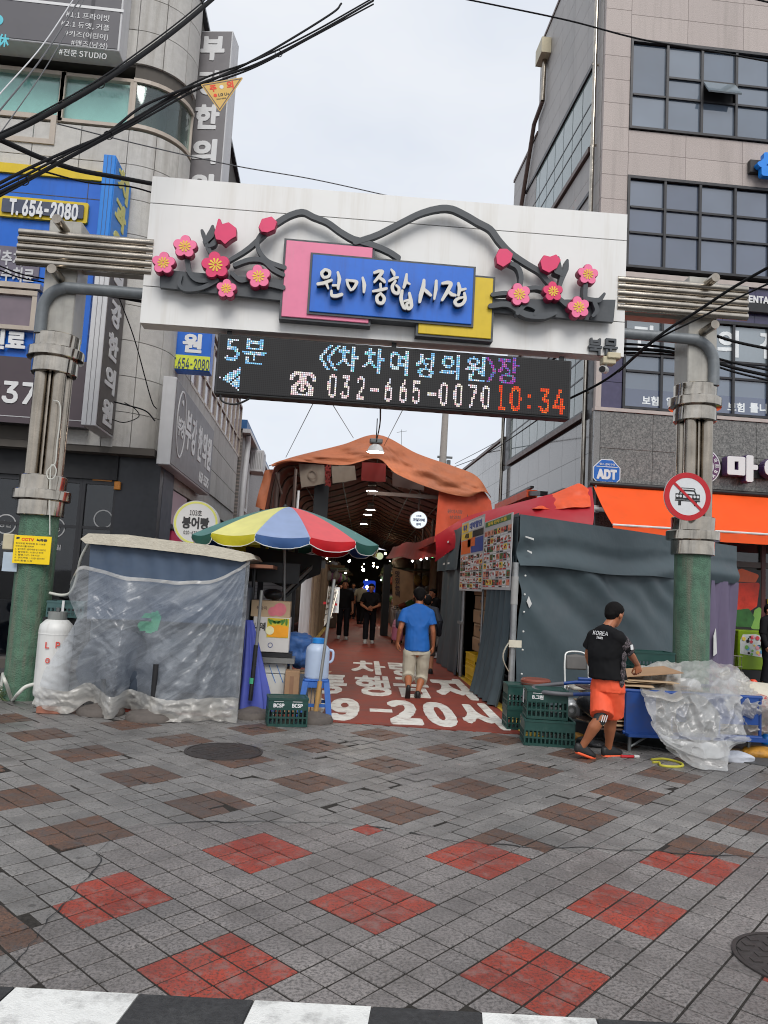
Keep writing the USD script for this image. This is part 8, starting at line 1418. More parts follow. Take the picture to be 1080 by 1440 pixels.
# ================================================================ people
SKIN = mat('skin', srgb(186, 128, 96), 0.5, var=0.06, scale=20); SKIN2 = mat('skin_tan', srgb(158, 98, 66), 0.5, var=0.06, scale=20)
HAIR = mat('hair_black', (0.008, 0.007, 0.007), 0.75, var=0.3, scale=60, bump=0.4, bscale=160, spec=0.1)
def sp(p, r, s=(1, 1, 1), n=14): return Manifold.sphere(r, n).scale(s).translate(tuple(map(float, p)))
def chain(pts, n=14): 
    out = Manifold()
    for (p, r), (q, s) in zip(pts[:-1], pts[1:]): out += Manifold.batch_hull([sp(p, r, n=n), sp(q, s, n=n)])
    return out
def frus(c0, d0, r0, c1, d1, r1, n=20):
    """hull of two rings (centre, axis, radius or (radius across, radius along fw))"""
    P_ = []
    for c, d, r in ((c0, d0, r0), (c1, d1, r1)):
        d = unit(d); a = unit(np.cross(d, [0.3, 1, 0.1]) if not isinstance(r, tuple) else r[2]); b = unit(np.cross(d, a)); ra, rb = (r[0], r[1]) if isinstance(r, tuple) else (r, r)
        P_.append(np.asarray(c)+np.array([a*ra*math.cos(t)+b*rb*math.sin(t) for t in np.arange(n)/n*2*math.pi]))
    return Manifold.hull_points(np.vstack(P_))
def soften(m, step=0.022, it=8):
    m = m.refine_to_length(step); t = tri(m); t.merge_vertices(); trimesh.smoothing.filter_taubin(t, 0.5, 0.53, it); return t
def unit(v): v = np.asarray(v, float); return v/np.linalg.norm(v)
def hand(w, d, pn, sc=1.0, curl=0.5, left=False):
    """palm and five fingers; w wrist, d along the hand, pn where the palm faces"""
    d = unit(d); pn = unit(np.asarray(pn, float)-d*np.dot(pn, d)); s = np.cross(d, pn)*(1 if left else -1); k = 0.0105*sc
    P = lambda a, b, c=0: np.asarray(w)+sc*(d*a+s*b+pn*c)
    m = Manifold.batch_hull([sp(P(0.0, -.016), k*1.6, n=10), sp(P(0, .016), k*1.6, n=10), sp(P(.085, -.036), k*1.05, n=10), sp(P(.09, .034), k*1.1, n=10), sp(P(.05, .0, -.004), k*1.5, n=10)])
    for b, L in ((.033, .072), (.011, .080), (-.012, .074), (-.034, .058)):
        j0, c = P(.086, b), curl; d1 = d*math.cos(c)+pn*math.sin(c); d2 = d*math.cos(2.1*c)+pn*math.sin(2.1*c); j1 = j0+sc*d1*L*.48; j2 = j1+sc*d2*L*.34; d3 = d*math.cos(2.8*c)+pn*math.sin(2.8*c); j3 = j2+sc*d3*L*.24
        m += chain([(j0, k*.9), (j1, k*.82), (j2, k*.74), (j3, k*.62)], 8)
    t0 = P(.022, .026); t1 = P(.052, .058, .012); t2 = P(.082, .066, .026); m += chain([(t0, k*1.25), (t1, k*.95), (t2, k*.75)], 8)
    return m
def person(label, J, heading, mats, shoe='shoe', look=None, lres=0.022, sleeve=0.55, top='shirt', bottom='shorts', hem=0.95, face=True, group=None, loose=1.0, hands=True, hold=0.5, height=1.0, collar=True, build=1.0):
    """J: world joints (head, neck, shoulder_l/r, elbow_l/r, wrist_l/r, hip_l/r, knee_l/r, ankle_l/r, toe_l/r); heading in radians from +y towards +x"""
    J = {k: np.asarray(v, float) for k, v in J.items()}; S = height; B = S*build
    fw = np.array([math.sin(heading), math.cos(heading), 0]); rt = np.array([fw[1], -fw[0], 0]); up = np.array([0, 0, 1.0])
    lk = unit(look if look is not None else fw); hr = unit(np.cross(lk, up)); hu = np.cross(hr, lk)
    H = lambda a, b, c: J['head']+S*(hr*a+lk*b+hu*c)
    loc = np.r_[(J['ankle_l'][:2]+J['ankle_r'][:2])/2, 0]
    t = thing('person', label, 'person', loc, group=group)
    pel = (J['hip_l']+J['hip_r'])/2; chest = (J['shoulder_l']+J['shoulder_r'])/2
    # one continuous body
    b = Manifold.batch_hull([sp(H(0, -.02, .03), .088*S), sp(H(0, .02, .035), .08*S), sp(H(0, .03, -.03), .066*S), sp(H(0, .052, -.085), .034*S), sp(H(0, -.01, -.05), .06*S)])
    b += Manifold.batch_hull([sp(H(0, .085, .015), .011*S, n=8), sp(H(0, .112, -.028), .015*S, n=8), sp(H(-.014, .094, -.032), .01*S, n=8), sp(H(.014, .094, -.032), .01*S, n=8)])
    for s in (-1, 1): b += sp(H(s*.088, -.012, -.008), .026*S, (.55, .8, 1.15) if abs(lk[1]) > .7 else (.8, .6, 1.15), 10)
    b += chain([(H(0, -.015, -.06), .056*S), (J['neck'], .062*S)])
    b += Manifold.batch_hull([sp(J['neck'], .062*S), sp(J['shoulder_l'], .055*S), sp(J['shoulder_r'], .055*S), sp(chest-up*.22*S, .10*B)]) + Manifold.batch_hull([sp(chest-up*.2*S, .105*B), sp(pel+up*.05*S, .105*B), sp(J['hip_l'], .085*S), sp(J['hip_r'], .085*S)])
    for s in 'lr':
        sh, el, wr, hp, kn, an, to = (J[k+'_'+s] for k in ('shoulder', 'elbow', 'wrist', 'hip', 'knee', 'ankle', 'toe'))
        b += chain([(sh, .05*B), (sh*.5+el*.5, .047*B), (el, .038*S), (el*.7+wr*.3, .040*S), (wr, .026*S)])
        cal = kn*.68+an*.32 - unit(fw)*.018*S
        b += chain([(hp, .088*B), (hp*.5+kn*.5, .074*B), (kn, .055*S), (cal, .056*B), (an*.75+kn*.25, .042*S), (an, .036*S)])
        b += chain([(an, .036*S), (an-unit(to-an)*.03*S-up*.03*S*(1 if True else 0), .03*S), (to*.6+an*.4-up*.0*S, .03*S), (to, .024*S)])
    body = soften(b, lres)
    if hands:
        bm = Manifold(__import__('manifold3d').Mesh(np.asarray(body.vertices, np.float32), np.asarray(body.faces, np.uint32)))
        for s in 'lr':
            d = J['wrist_'+s]-J['elbow_'+s]; pn = (rt if s == 'l' else -rt)+fw*.5-up*.2
            hm = hand(J['wrist_'+s], J.get('hand_'+s, d), J.get('palm_'+s, pn), S, hold, s == 'l').refine_to_length(0.012)
            try: bm += hm
            except Exception: pass
        if bm.num_tri() > 100: body = tri(bm)
    part(t, 'body', body, mats['skin'], smooth=50)
    # hair, eyes, mouth
    hair = Manifold.batch_hull([sp(H(0, -.025, .045), .098*S), sp(H(0, .028, .066), .076*S), sp(H(0, -.06, -.01), .07*S), sp(H(-.045, .0, .055), .055*S), sp(H(.045, .0, .055), .055*S)])
    cut = Manifold.batch_hull([sp(H(x_, y_, z_), .03*S, n=8) for x_ in (-.13, .13) for y_, z_ in ((.05, .03), (.2, .06), (.2, -.2), (.0, -.12), (.02, -.02))])
    hm_ = soften(hair-cut, 0.02, 3); hm_.vertices += (meshkit.fbm(hm_.vertices*60, 3, 3)[:, None]-.5)*0.016; part(t, 'hair', hm_, mats.get('hair', HAIR), smooth=60)
    if face:
        for s in (-1, 1):
            part(t, 'eye', tri(sp(H(s*.032, .085, .004), .0125*S, n=10)), M_ntx); part(t, 'eyebrow', tri(Manifold.batch_hull([sp(H(s*.018, .096, .026), .005*S, n=6), sp(H(s*.05, .086, .027), .004*S, n=6)])), HAIR)
        part(t, 'mouth', tri(Manifold.batch_hull([sp(H(-.022, .083, -.066), .006*S, n=6), sp(H(.022, .083, -.066), .006*S, n=6), sp(H(0, .09, -.066), .006*S, n=6)])), mat('lip', srgb(140, 70, 62), 0.5))
    # shirt
    g = .014*S*loose; lowr = pel+up*.02*S if hem > .9 else pel+up*.08*S
    ax = unit(rt-up*np.dot(rt, up)); hemz = pel+up*(.105*S if hem > 1 else .03*S if hem > .9 else .02*S); tilt_ = unit(chest-pel)
    upper = [sp(J['neck']+up*.002*S, .070*S), sp(J['shoulder_l'], .052*S+g), sp(J['shoulder_r'], .052*S+g), sp(chest-up*.2*S+rt*.05*B, .105*B+g), sp(chest-up*.2*S-rt*.05*B, .105*B+g)]
    sh_ = Manifold.batch_hull(upper)+frus(chest-up*.2*S, tilt_, (.155*B+g, .108*B+g, ax), hemz, tilt_, (.172*B+g, .128*B+g, ax))
    for s in 'lr':
        sh, el, wr = J['shoulder_'+s], J['elbow_'+s], J['wrist_'+s]; e = sh*(1-sleeve)+el*sleeve if sleeve <= 1 else el
        sh_ += Manifold.batch_hull([sp(sh, .054*B+g), frus(sh*.6+e*.4, e-sh, .058*B+g, e, e-sh, .058*B+g*1.3)])
        if sleeve > 1: sh_ += chain([(el, .048*B+g), (wr, .035*S+g)])
    st_ = soften(sh_, lres, 6); U_ = st_.vertices; U_ += meshkit.arrays(st_, True)[2]*((meshkit.fbm(U_*9+5, 3, 5)-.42)*0.022)[:, None]
    part(t, 'shirt', st_, mats['shirt'], smooth=60)
    # shorts or trousers
    hp2 = frus(pel+up*.14*S, up, (.15*B+g*.4, .108*B+g*.4, ax), pel-up*.03*S, up, (.162*B+g*.6, .118*B+g*.6, ax))
    for s in 'lr':
        hp, kn, an = J['hip_'+s], J['knee_'+s], J['ankle_'+s]; hpo = hp
        if bottom == 'shorts': e = hp*.06+kn*.94; hp2 += Manifold.batch_hull([sp(hpo, .098*B+g*.6), frus(hp*.5+kn*.5, kn-hp, .093*B+g, e, kn-hp, .088*B+g*1.2)])
        elif bottom == 'cropped': e = kn*.72+an*.28; hp2 += Manifold.batch_hull([sp(hpo, .096*B+g*.6), sp(kn, .074*B+g)])+Manifold.batch_hull([sp(kn, .074*B+g), frus(kn*.9+an*.1, an-kn, .074*B+g, e, an-kn, .078*B+g)])
        else: e = an*.94+kn*.06; hp2 += Manifold.batch_hull([sp(hpo, .096*B+g*.6), sp(kn, .066*B+g)])+Manifold.batch_hull([sp(kn, .066*B+g), frus(kn*.7+an*.3, an-kn, .064*B+g, e, an-kn, .058*S+g)])
    bt_m = soften(hp2, lres, 6); bt_m.vertices += meshkit.arrays(bt_m, True)[2]*((meshkit.fbm(bt_m.vertices*11, 3, 15)-.42)*0.02)[:, None]; part(t, 'trousers' if bottom == 'trousers' else 'shorts', bt_m, mats['bottom'], smooth=60)
    for s in 'lr':
        an, to = J['ankle_'+s], J['toe_'+s]; dr = unit(to-an*np.array([1, 1, 0])-np.array([0, 0, to[2]]) if False else np.r_[(to-an)[:2], 0]+np.array([0, 0, (to-an)[2]+.05*S])); heel = an-dr*.055*S-up*.045*S
        shm = Manifold.batch_hull([sp(heel, .036*S, n=10), sp(heel+up*.04*S, .034*S, n=10), sp(to, .03*S, n=10), sp(to-dr*.05*S+np.cross(dr, up)*.022*S, .032*S, n=10), sp(to-dr*.05*S-np.cross(dr, up)*.022*S, .032*S, n=10), sp(an+dr*.02*S, .038*S, n=10)])
        part(t, 'shoe', soften(shm, .02, 3), mats['shoe'], smooth=60)
        sole = Manifold.batch_hull([sp(p_-up*.028*S, .016*S, n=8) for p_ in (heel-dr*.012*S, heel+np.cross(dr, up)*.025*S, heel-np.cross(dr, up)*.025*S, to+dr*.012*S, to-dr*.05*S+np.cross(dr, up)*.04*S, to-dr*.05*S-np.cross(dr, up)*.04*S)]); part(t, 'sole', tri(sole), mats['sole'], smooth=40)
    return t, st_
def stick_on(t, name, flat, o, n, xdir, surf, m, off=0.004):
    """lays flat lettering on a garment: every vertex moves along n to just above the cloth"""
    g_ = frame(flat, o, xdir); n = unit(n); V_ = np.array(g_.vertices); z_ = V_ @ n; base = (np.asarray(o) @ n); S_ = np.asarray(surf.vertices); sz = S_ @ n; Sp, Vp = S_-np.outer(sz, n), V_-np.outer(z_, n)
    from scipy.spatial import cKDTree
    front = sz > np.median(sz); dd_, ii = cKDTree(Sp[front]).query(Vp, k=4); V_ = Vp+np.outer(sz[front][ii].max(1)+off+(z_-base), n); part(t, name, trimesh.Trimesh(V_, g_.faces, process=False), m)
def standing(x, y, heading, S=1.0, step=0.0, arms=None, lean=0.0, z=0.0):
    """a plain standing or walking pose"""
    fw = np.array([math.sin(heading), math.cos(heading), 0]); rt = np.array([fw[1], -fw[0], 0]); up = np.array([0, 0, 1.0]); o = np.array([x, y, z])
    Q = lambda a, b, c: o+S*(rt*a+fw*b+up*c)
    J = dict(head=Q(0, .03+lean*1.2, 1.60-lean*.2), neck=Q(0, lean, 1.44-lean*.15), shoulder_l=Q(-.19, lean*.9, 1.39-lean*.1), shoulder_r=Q(.19, lean*.9, 1.39-lean*.1), hip_l=Q(-.09, 0, .90), hip_r=Q(.09, 0, .90), knee_l=Q(-.10, .04+step*.5, .49), knee_r=Q(.10, .04-step*.25, .49), ankle_l=Q(-.10, step, .085), ankle_r=Q(.10, -step*.9, .085+abs(step)*.15), toe_l=Q(-.115, step+.16, .035), toe_r=Q(.115, -step*.9+.15, .035), elbow_l=Q(-.25, -step*.5-.02, 1.10), elbow_r=Q(.25, step*.5-.02, 1.10), wrist_l=Q(-.26, -step*.6+.06, .86), wrist_r=Q(.26, step*.6+.06, .86))
    if arms == 'clasped': J.update(elbow_l=Q(-.27, .0, 1.12), elbow_r=Q(.27, .0, 1.12), wrist_l=Q(-.07, .22, 1.04), wrist_r=Q(.08, .23, 1.0), hand_l=rt*S, hand_r=-rt*S)
    return J
M_shblk = mat('shirt_black', (0.010, 0.010, 0.011), 0.8, var=0.2, spec=0.12); M_trblk = mat('trousers_black', (0.012, 0.012, 0.015), 0.8, var=0.2, spec=0.12); M_shoew = mat('shoe_white', (0.5, 0.5, 0.49), 0.5); M_shoeb = mat('shoe_black', (0.012, 0.012, 0.012), 0.5)
# --- the man in the black top and orange shorts by the cart
YM = 7.9
J = dict(head=at_y(864, 865, YM+.08), neck=at_y(852, 886, YM+.02), shoulder_l=at_y(836, 895, YM+.14), shoulder_r=at_y(869, 897, YM-.12), elbow_l=at_y(827, 921, YM+.22), wrist_l=at_y(834, 944, YM+.30), elbow_r=at_y(886, 919, YM-.02), wrist_r=at_y(896, 934, YM+.14),
         hip_l=at_y(847, 967, YM+.06), hip_r=at_y(862, 968, YM-.05), knee_l=at_y(846, 1008, YM-.10), knee_r=at_y(861, 1008, YM+.04), ankle_l=gnd(818, 1067)+(0, 0, .12), ankle_r=gnd(855, 1063)+(0, 0, .075))
J['toe_r'] = J['ankle_r']+np.array([.155, .06, -.045]); J['toe_l'] = J['ankle_l']+np.array([.135, .03, -.09]); J['hand_r'] = np.array([.25, .15, -.9])
M_oshort = mat('shorts_orange', srgb(222, 82, 46), 0.7, var=0.07, scale=6, bump=0.15, bscale=20); M_osole = mat('sole_orange', srgb(228, 92, 50), 0.5)
hd = math.radians(52)
t, shirt = person('man in black top and bright orange shorts reaching over the hand cart', J, hd, dict(skin=SKIN2, shirt=M_shblk, bottom=M_oshort, shoe=M_shoeb, sole=M_osole), look=(0.80, 0.52, -0.30), lres=0.018, sleeve=0.62, build=1.12, height=0.99, loose=1.1, hold=0.7, hem=0.93+.2)
n_ = np.array([-math.sin(hd), -math.cos(hd), 0]); xd = np.array([math.cos(hd), -math.sin(hd), 0]); n2 = unit(n_*0.6+np.array([-.1, -1, 0])*0.6); xd2 = np.array([-n2[1], n2[0], 0])
stick_on(t, 'shirt_lettering', txt('KOREA', 0.165, 0.042, 0.002, 1, 'i', shear=0.15), at_y(842, 891, YM-.12), n2, xd2, shirt, M_ltr); stick_on(t, 'shirt_lettering', txt('Team', 0.07, 0.03, 0.002, 2, 'i', shear=0.25), at_y(841, 897, YM-.12), n2, xd2, shirt, M_ltr)
M_camo = usdkit.material(stage, '/World/Looks/camo_print', {'g': ('geometry', {}), 'n': ('noise_texture', {'scale': 45, 'detail': 3}), 'r': ('rgb_ramp', {'interpolate': False, 'ramp': [(0, (0.015, 0.014, 0.015)), (0.45, (0.07, 0.055, 0.06)), (0.54, (0.17, 0.14, 0.15)), (0.6, (0.03, 0.025, 0.03))]}), 'p': ('principled_bsdf', {'roughness': 0.8})}, [('g.position', 'n.vector'), ('n.fac', 'r.fac'), ('r.color', 'p.base_color')], surface='p.BSDF')
sl_ = soften(chain([(J['shoulder_r']*.7+J['elbow_r']*.3, .085), (J['shoulder_r']*.30+J['elbow_r']*.70, .081)]), .02, 4); part(t, 'printed_sleeve', sl_, M_camo, smooth=60)
fl_ = J['shoulder_r']*.55+J['elbow_r']*.45+np.array([.055, -.075, .01]); part(t, 'sleeve_patch', bar(fl_, fl_+(0.008, 0, -.05), .034, .006, up=(-.4, 1, 0)), M_ltr)
for k in range(4): z = .07+.09*k; c_ = J['hip_r']+(J['shoulder_r']-J['hip_r'])*(.16+.16*k)+np.array([0.045, -.105, 0]); part(t, 'side_panel', tri(sp(c_, .045, (.6, .5, 1.3), 10)), M_camo, smooth=60)
kn = J['knee_l']; M_brace = mat('knee_band', (0.02, 0.028, 0.03), 0.6); part(t, 'knee_band', soften(chain([(kn+(J['hip_l']-kn)*.14, .07), (kn+(J['ankle_l']-kn)*.12, .064)]), .02, 3), M_brace, smooth=60)
for k in range(3): a_ = kn+(J['hip_l']-kn)*.10+np.array([-.01+.022*k, -.075, 0]); part(t, 'knee_stripe', cyl(a_, a_+np.array([-.02, 0.0, -.07]), .005, 5), M_ltr)
# --- the man in the blue T-shirt walking in
YB = 11.9
J = dict(head=at_y(590, 838, YB+.06), neck=at_y(589, 854, YB), shoulder_l=at_y(570, 861, YB), shoulder_r=at_y(605, 863, YB), elbow_l=at_y(563, 884, YB-.06), wrist_l=at_y(559, 903, YB+.05), elbow_r=at_y(609, 888, YB-.02), wrist_r=at_y(609, 909, YB+.08),
         hip_l=at_y(577, 917, YB), hip_r=at_y(595, 918, YB), knee_l=at_y(574, 948, YB+.03), knee_r=at_y(593, 952, YB+.1), ankle_l=at_y(574, 970, YB-.3), ankle_r=gnd(587, 982)+(0, 0, .085))
J['toe_l'] = J['ankle_l']+np.array([0, .05, -.17]); J['toe_r'] = J['ankle_r']+np.array([.02, .16, -.05]); J['hand_l'] = np.array([-.05, .15, -1]); J['hand_r'] = np.array([.0, .15, -1])
M_bsh = mat('shirt_blue', srgb(18, 92, 170), 0.75, var=0.08, scale=6); M_bsho = mat('shorts_beige', srgb(176, 170, 152), 0.75, var=0.08, scale=7)
person('man in blue T-shirt and beige shorts walking into the market alley', J, math.radians(2), dict(skin=SKIN2, shirt=M_bsh, bottom=M_bsho, shoe=M_shoeb, sole=M_shoeb), lres=0.02, sleeve=0.62, bottom='cropped', build=1.05, face=False)
# --- two men in black walking out
g = gnd(481, 899); person('man in black with hands at his sides, left of the walking pair', standing(g[0], g[1], math.pi-.02, 1.03, 0.12), math.pi-.02, dict(skin=SKIN, shirt=M_shblk, bottom=M_trblk, shoe=M_shoew, sole=M_shoew), lres=.03, bottom='trousers', sleeve=.8)
g = gnd(518, 905); J = standing(g[0], g[1], math.pi+.05, 0.99, -0.12, 'clasped'); person('man in black with hands clasped in front, right of the walking pair', J, math.pi+.05, dict(skin=SKIN, shirt=M_shblk, bottom=M_trblk, shoe=M_shoew, sole=M_shoew), lres=.03, bottom='trousers', sleeve=.7)
# --- stooped shopper with a pink trolley, stall keeper in brown, assistant behind her
g = gnd(570, 925); J = standing(g[0]+.05, 15.2, 0.0, .9, 0.05, None, .22); J['wrist_l'] = at_y(560, 880, 15.0); J['elbow_l'] = at_y(561, 864, 15.1); person('stooped shopper in dark clothes half hidden behind the man in blue', J, 0.0, dict(skin=SKIN, shirt=mat('coat_navy', (0.015, 0.018, 0.028), .7), bottom=mat('trousers_brown', (0.05, 0.035, 0.03), .7), shoe=M_shoeb, sole=M_shoeb), lres=.035, bottom='cropped', sleeve=1.2, face=False, hands=False)
c = gnd(558, 906); c = np.array([c[0]+.0, c[1], 0.02]); t = thing('shopping_trolley', 'pink two wheeled shopping trolley left of the man in blue', 'trolley', c); M_ptr = mat('trolley_pink', srgb(214, 130, 160), .6, var=.1); part(t, 'bag', lathe([(.001, .1), (.15, .1), (.17, .15), (.16, .55), (.12, .65), (.05, .70), (.001, .7)], 12, c), M_ptr, smooth=40); part(t, 'flap', lathe([(.175, .48), (.13, .665), (.06, .72)], 12, c), mat('trolley_pink_pale', srgb(230, 165, 190), .6)); part(t, 'handle', tube([c+(-.06, .15, .1), c+(-.06, .1, .95), c+(.06, .1, .95), c+(.06, .15, .1)], .012, 6), M_sbox)
for s in (-1, 1): part(t, 'wheel', cyl(c+(s*.12, .1, .08), c+(s*.16, .1, .08), .08, 12), M_blk)
g = np.array([3.02, 20.0]); J = standing(g[0], g[1], -2.2, .95, 0, 'clasped', .2, -.45); person('stall keeper in brown top sitting at the produce stall', J, -2.2, dict(skin=SKIN, shirt=mat('top_brown', srgb(150, 88, 62), .75, var=.1), bottom=M_trblk, shoe=M_shoeb, sole=M_shoeb), lres=.035, bottom='trousers', sleeve=1.2)
q = at_y(617, 833, 20.6); J = standing(q[0], 20.6, -2.0, .9, 0, 'clasped', .15, q[2]-1.46); person('person in dark clothes bending behind the stall keeper in brown', J, -2.0, dict(skin=SKIN, shirt=M_shblk, bottom=M_trblk, shoe=M_shoeb, sole=M_shoeb), lres=.04, bottom='trousers', sleeve=1.2)
single('stall_block', bx(3.05, 4.2, 19.7, 21.2, 0.01, 0.42), M_clut[1], 'low dark platform the stall keepers sit and stand on', 'platform')
# --- passer-by at the right edge
g = gnd(1079, 966); J = standing(g[0]+.02, g[1], 2.6, 1.0, .05); person('passer-by in black at the very right edge beside the mart', J, 2.6, dict(skin=SKIN, shirt=M_shblk, bottom=M_trblk, shoe=M_shoeb, sole=M_shoeb), lres=.03, bottom='trousers', sleeve=1.2)
# --- shoppers deep in the alley, each built once at low detail
tops = [(0.05, 0.05, 0.06), (0.30, 0.28, 0.26), (0.12, 0.05, 0.05), (0.04, 0.05, 0.08), (0.22, 0.2, 0.15), (0.03, 0.03, 0.03)]; words = ['charcoal', 'pale grey', 'wine red', 'navy', 'cream', 'black']; spots = [(471, 40), (478, 34), (488, 46), (497, 38), (508, 33), (513, 44)]
for k in range(6):
    px_, y = spots[k]; x = at_y(px_, 830, y)[0]; hdg = (math.pi if k % 2 else 0)+.2*(k-2)
    person(f'far shopper in a {words[k]} top in the depth of the alley', standing(x, y, hdg, .95+.02*k, .1), hdg, dict(skin=SKIN, shirt=mat(f'top_{words[k].replace(" ", "_")}', tops[k], .75), bottom=M_trblk, shoe=M_shoeb, sole=M_shoeb), lres=.06, bottom='trousers', sleeve=.8, face=False, hands=False)
# ================================================================ overhead cables
M_cab = mat('cable_black', (0.008, 0.008, 0.009), 0.7, var=0.2, spec=0.2); M_wire = mat('wire_grey', (0.09, 0.09, 0.095), 0.5)
def cable(label, pts, r, m=M_cab, name='overhead_cable', ties=0, group=None):
    """pts: (px, py, y) along the run"""
    P = spline(np.array([at_y(a, b, c) for a, b, c in pts]), 10); t = thing(name, label, 'cable', tuple(P[len(P)//2]), group=group); part(t, 'strand', tube(P, r, 7), m, smooth=60)
    for k in range(ties):
        c = P[int((k+1)*len(P)/(ties+1))]; part(t, 'tie_ring', tube([c+0.05*np.array([math.cos(a), .2*math.cos(a), math.sin(a)]) for a in np.linspace(0, 2*math.pi, 13)], .006, 5), m)
    return t
cable('thickest black cable sweeping from the top edge down to the left edge', ((-30, 202, 7.2), (0, 193, 7.4), (60, 164, 7.8), (140, 118, 8.2), (210, 70, 8.8), (262, 30, 9.4), (303, -5, 10)), 0.029, ties=1)
cable('thin wire lashed along the upper side of the thickest cable', ((-30, 196, 7.2), (0, 187, 7.4), (60, 157, 7.8), (140, 111, 8.2), (210, 62, 8.8), (262, 22, 9.4), (303, -13, 10)), 0.009)
b_ = [((-30, 279, 7.5), (0, 264, 7.6), (60, 234, 8), (140, 193, 8.6), (200, 160, 9), (280, 113, 9.6), (360, 84, 10.2), (440, 45, 11), (525, -3, 12))]
for k, (dy, r, lab) in enumerate(((0, .013, 'upper cable of the black bundle crossing in front of the tall grey sign'), (5, .017, 'middle cable of the black bundle crossing in front of the tall grey sign'), (9, .013, 'lowest cable of the black bundle crossing in front of the tall grey sign'))):
    cable(lab, [(a, y+dy*(1+.3*math.sin(a*.02+k)), d) for a, y, d in b_[0]], r, ties=4 if k == 1 else 0, group=None)
cable('slack cable looping beside the black bundle', ((-20, 268, 7.5), (40, 237, 7.9), (100, 210, 8.3), (150, 188, 8.7), (200, 150, 9.0), (260, 125, 9.4), (300, 112, 9.8), (380, 72, 10.4), (465, 20, 11.2), (480, 5, 11.5)), 0.016)
cable('black cable running from the left edge down behind the gate panel', ((-20, 188, 8), (8, 200, 8.2), (60, 223, 8.8), (110, 239, 9.3), (170, 250, 10.0), (218, 259, 10.6)), 0.03)
cable('thin cable under it disappearing behind the gate panel corner', ((40, 235, 9.5), (120, 256, 10), (180, 262, 10.4), (218, 272, 10.8)), 0.012)
cable('fine wire crossing the sky above the gate panel', ((80, 174, 9), (200, 204, 9.8), (330, 233, 10.5), (440, 252, 11), (545, 275, 11.6)), 0.008, M_wire)
for k, (x0, x1, lab) in enumerate(((108, 0, 'leftmost of the fine slanting wires over the studio sign'), (116, -4, 'second of the fine slanting wires over the studio sign'), (122, 2, 'rightmost of the fine slanting wires over the studio sign'))):
    y1 = (132, 160, 185)[k]; cable(lab, ((x0, -8, 9), ((x0+x1)/2+4, y1*.5, 8.4), (x1, y1, 7.8), (x1-30, y1+38, 7.6)), (.007, .009, .006)[k], (M_sbox, M_wire, M_wire)[k])
cable('black cable running across the upper right in front of the office windows', ((640, -4, 13), (700, 8, 12.6), (800, 29, 12), (900, 55, 11.4), (1000, 72, 11), (1100, 90, 10.6)), 0.014)
cable('short cable at the top right corner of the picture', ((1050, -4, 11), (1080, 3, 10.8), (1110, 10, 10.6)), 0.014)
cable('black cable rising past the right pillar to the right edge', ((800, 561, 11.2), (840, 541, 10.6), (870, 521, 10.2), (905, 490, 9.2), (940, 463, 8.9), (980, 438, 8.6), (1030, 405, 8.2), (1100, 365, 7.6)), 0.018)
cable('second thinner cable rising past the right pillar', ((870, 523, 10.1), (905, 492, 9.3), (930, 474, 9.0), (990, 444, 8.7), (1040, 418, 8.4), (1100, 390, 8.0)), 0.012)
for k, dy in enumerate((0, 6, 11)): cable(('upper', 'middle', 'lower')[k]+' cable of the bundle passing behind the right pillar top', ((870, 483+dy*1.2, 10.6), (915, 486+dy, 10.6), (955, 492+dy*.8, 10.7), (1000, 502+dy, 10.8), (1040, 512+dy*1.2, 10.8), (1100, 524+dy*1.4, 10.9)), (.018, .026, .016)[k])
cable('thick cable sloping to the right edge at the height of the window letters', ((1000, 470, 10.6), (1040, 482, 10.6), (1100, 494, 10.6)), 0.022)
for k, dy in enumerate((0, 5)): cable(('upper', 'lower')[k]+' cable of the pair behind the left pillar conduit', ((70, 398+dy, 10.8), (105, 403+dy, 10.7), (150, 410+dy, 10.6), (205, 417+dy*1.6, 10.6)), (.03, .022)[k])
for k, (a, b) in enumerate((((-5, 372), (62, 392)), ((-5, 378), (62, 397)))): cable(('upper', 'lower')[k]+' thin cable reaching the left pillar column from the left edge', ((*a, 10), ((a[0]+b[0])/2, (a[1]+b[1])/2+3, 10.2), (*b, 10.5)), .01)
cable('thin wire hanging down the stone corner from the gate', ((168, 420, 11.5), (190, 480, 11.8), (212, 560, 12.2), (220, 575, 12.4)), .009)
cable('loop of old cable on the stone corner below the brown projecting sign', ((160, 565, 12.6), (180, 570, 12.6), (205, 578, 12.7), (218, 592, 12.7)), .012); cable('tangled loop of thin cable on the stone corner', ((158, 590, 12.6), (175, 594, 12.6), (195, 586, 12.65), (190, 575, 12.65), (175, 566, 12.6)), .008)
cable('cord from the LED display to the nearest pendant lamp', ((535, 572, 10.1), (534, 598, 13), (529, 622, 16.8)), .012)
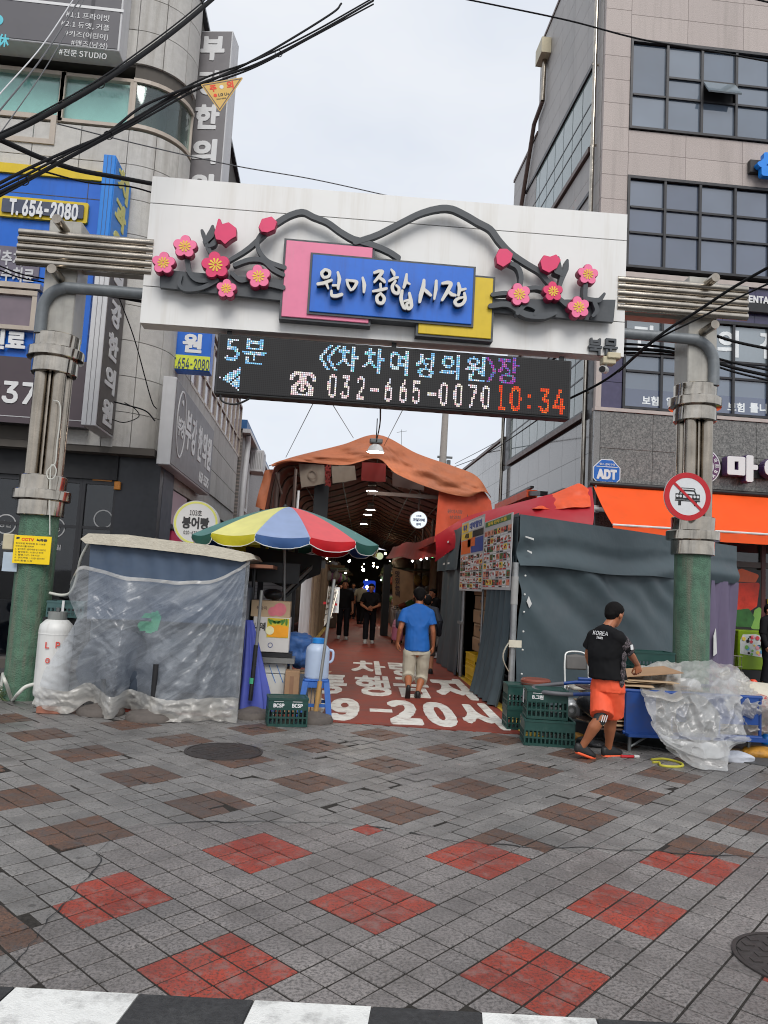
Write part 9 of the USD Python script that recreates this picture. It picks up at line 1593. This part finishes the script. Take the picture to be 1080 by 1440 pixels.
for k, (a, b) in enumerate((((441, 566, 10.1), (402, 643, 16.9)), ((466, 566, 10.1), (497, 616, 17)), ((567, 575, 10.1), (540, 627, 17)))): cable(('left', 'middle', 'right')[k]+' guy wire from the LED display down to the arcade roof', (a, tuple((np.array(a)+np.array(b))/2), b), .006, M_wire)
cable('thin cable from the LED display right end across to the utility pole', ((800, 552, 10.1), (745, 598, 18), (680, 640, 30), (632, 659, 39.6)), .016)
cable('fine sagging wire between the utility pole and the office wing', ((640, 652, 39), (690, 626, 30), (757, 587, 24)), .014, M_wire)
# warning tag on the bundle
c = at_y(312, 131, 9.55); t = thing('warning_tag', 'yellow triangular warning tag with red Korean letters hanging on the cable bundle', 'tag', tuple(c)); M_tag = mat('tag_yellow', srgb(205, 165, 75), .5, var=.06, dirt=(.35, .22, .06), dscale=4)
k_ = 9.55/1080; tr = Polygon([(-29*k_, 9*k_), (27*k_, 26*k_), (-1*k_, -27*k_)])
part(t, 'plate', frame(extr(tr.buffer(.012), .006), c), M_tag); part(t, 'border', frame(extr(tr.buffer(-.0).difference(tr.buffer(-.012)), .002), c-(0, .006, 0)), M_brown)
for s, dx, dz, w, m in (('주', -13, 5.5, 10, M_nred), ('의', 11, 13.5, 10, M_nred), ('LG U+', 3, -2, 16, M_ntx), ('1544-0010', 0, -9, 14, M_ntx)): part(t, 'lettering', frame(txt(s, w*k_, None, .002, 3 if w < 12 else 2, 'k' if w < 12 else 'i'), c+(dx*k_, -.0065, dz*k_), (1, 0, .25)), m)
part(t, 'dot', frame(extr(Point(0, 0).buffer(3*k_), .002), c+(-1*k_, -.0065, 9*k_)), M_ltr); part(t, 'dot', frame(extr(Point(0, 0).buffer(2.6*k_), .002), c+(-9*k_, -.0065, -5*k_)), M_nred)
# white cord tied round the left pillar tubes
P = spline(np.array([at_y(*p, 9.93) for p in ((75, 563), (83, 566), (85, 580), (83, 603), (80, 625), (78, 650), (72, 656), (66, 664), (68, 673), (76, 672), (79, 660), (72, 655), (70, 690), (70, 752))]), 6)
single('tied_cord', tube(P, .008, 5), M_hose, 'white cord knotted round the steel tubes of the left pillar', 'cord', smooth=60)
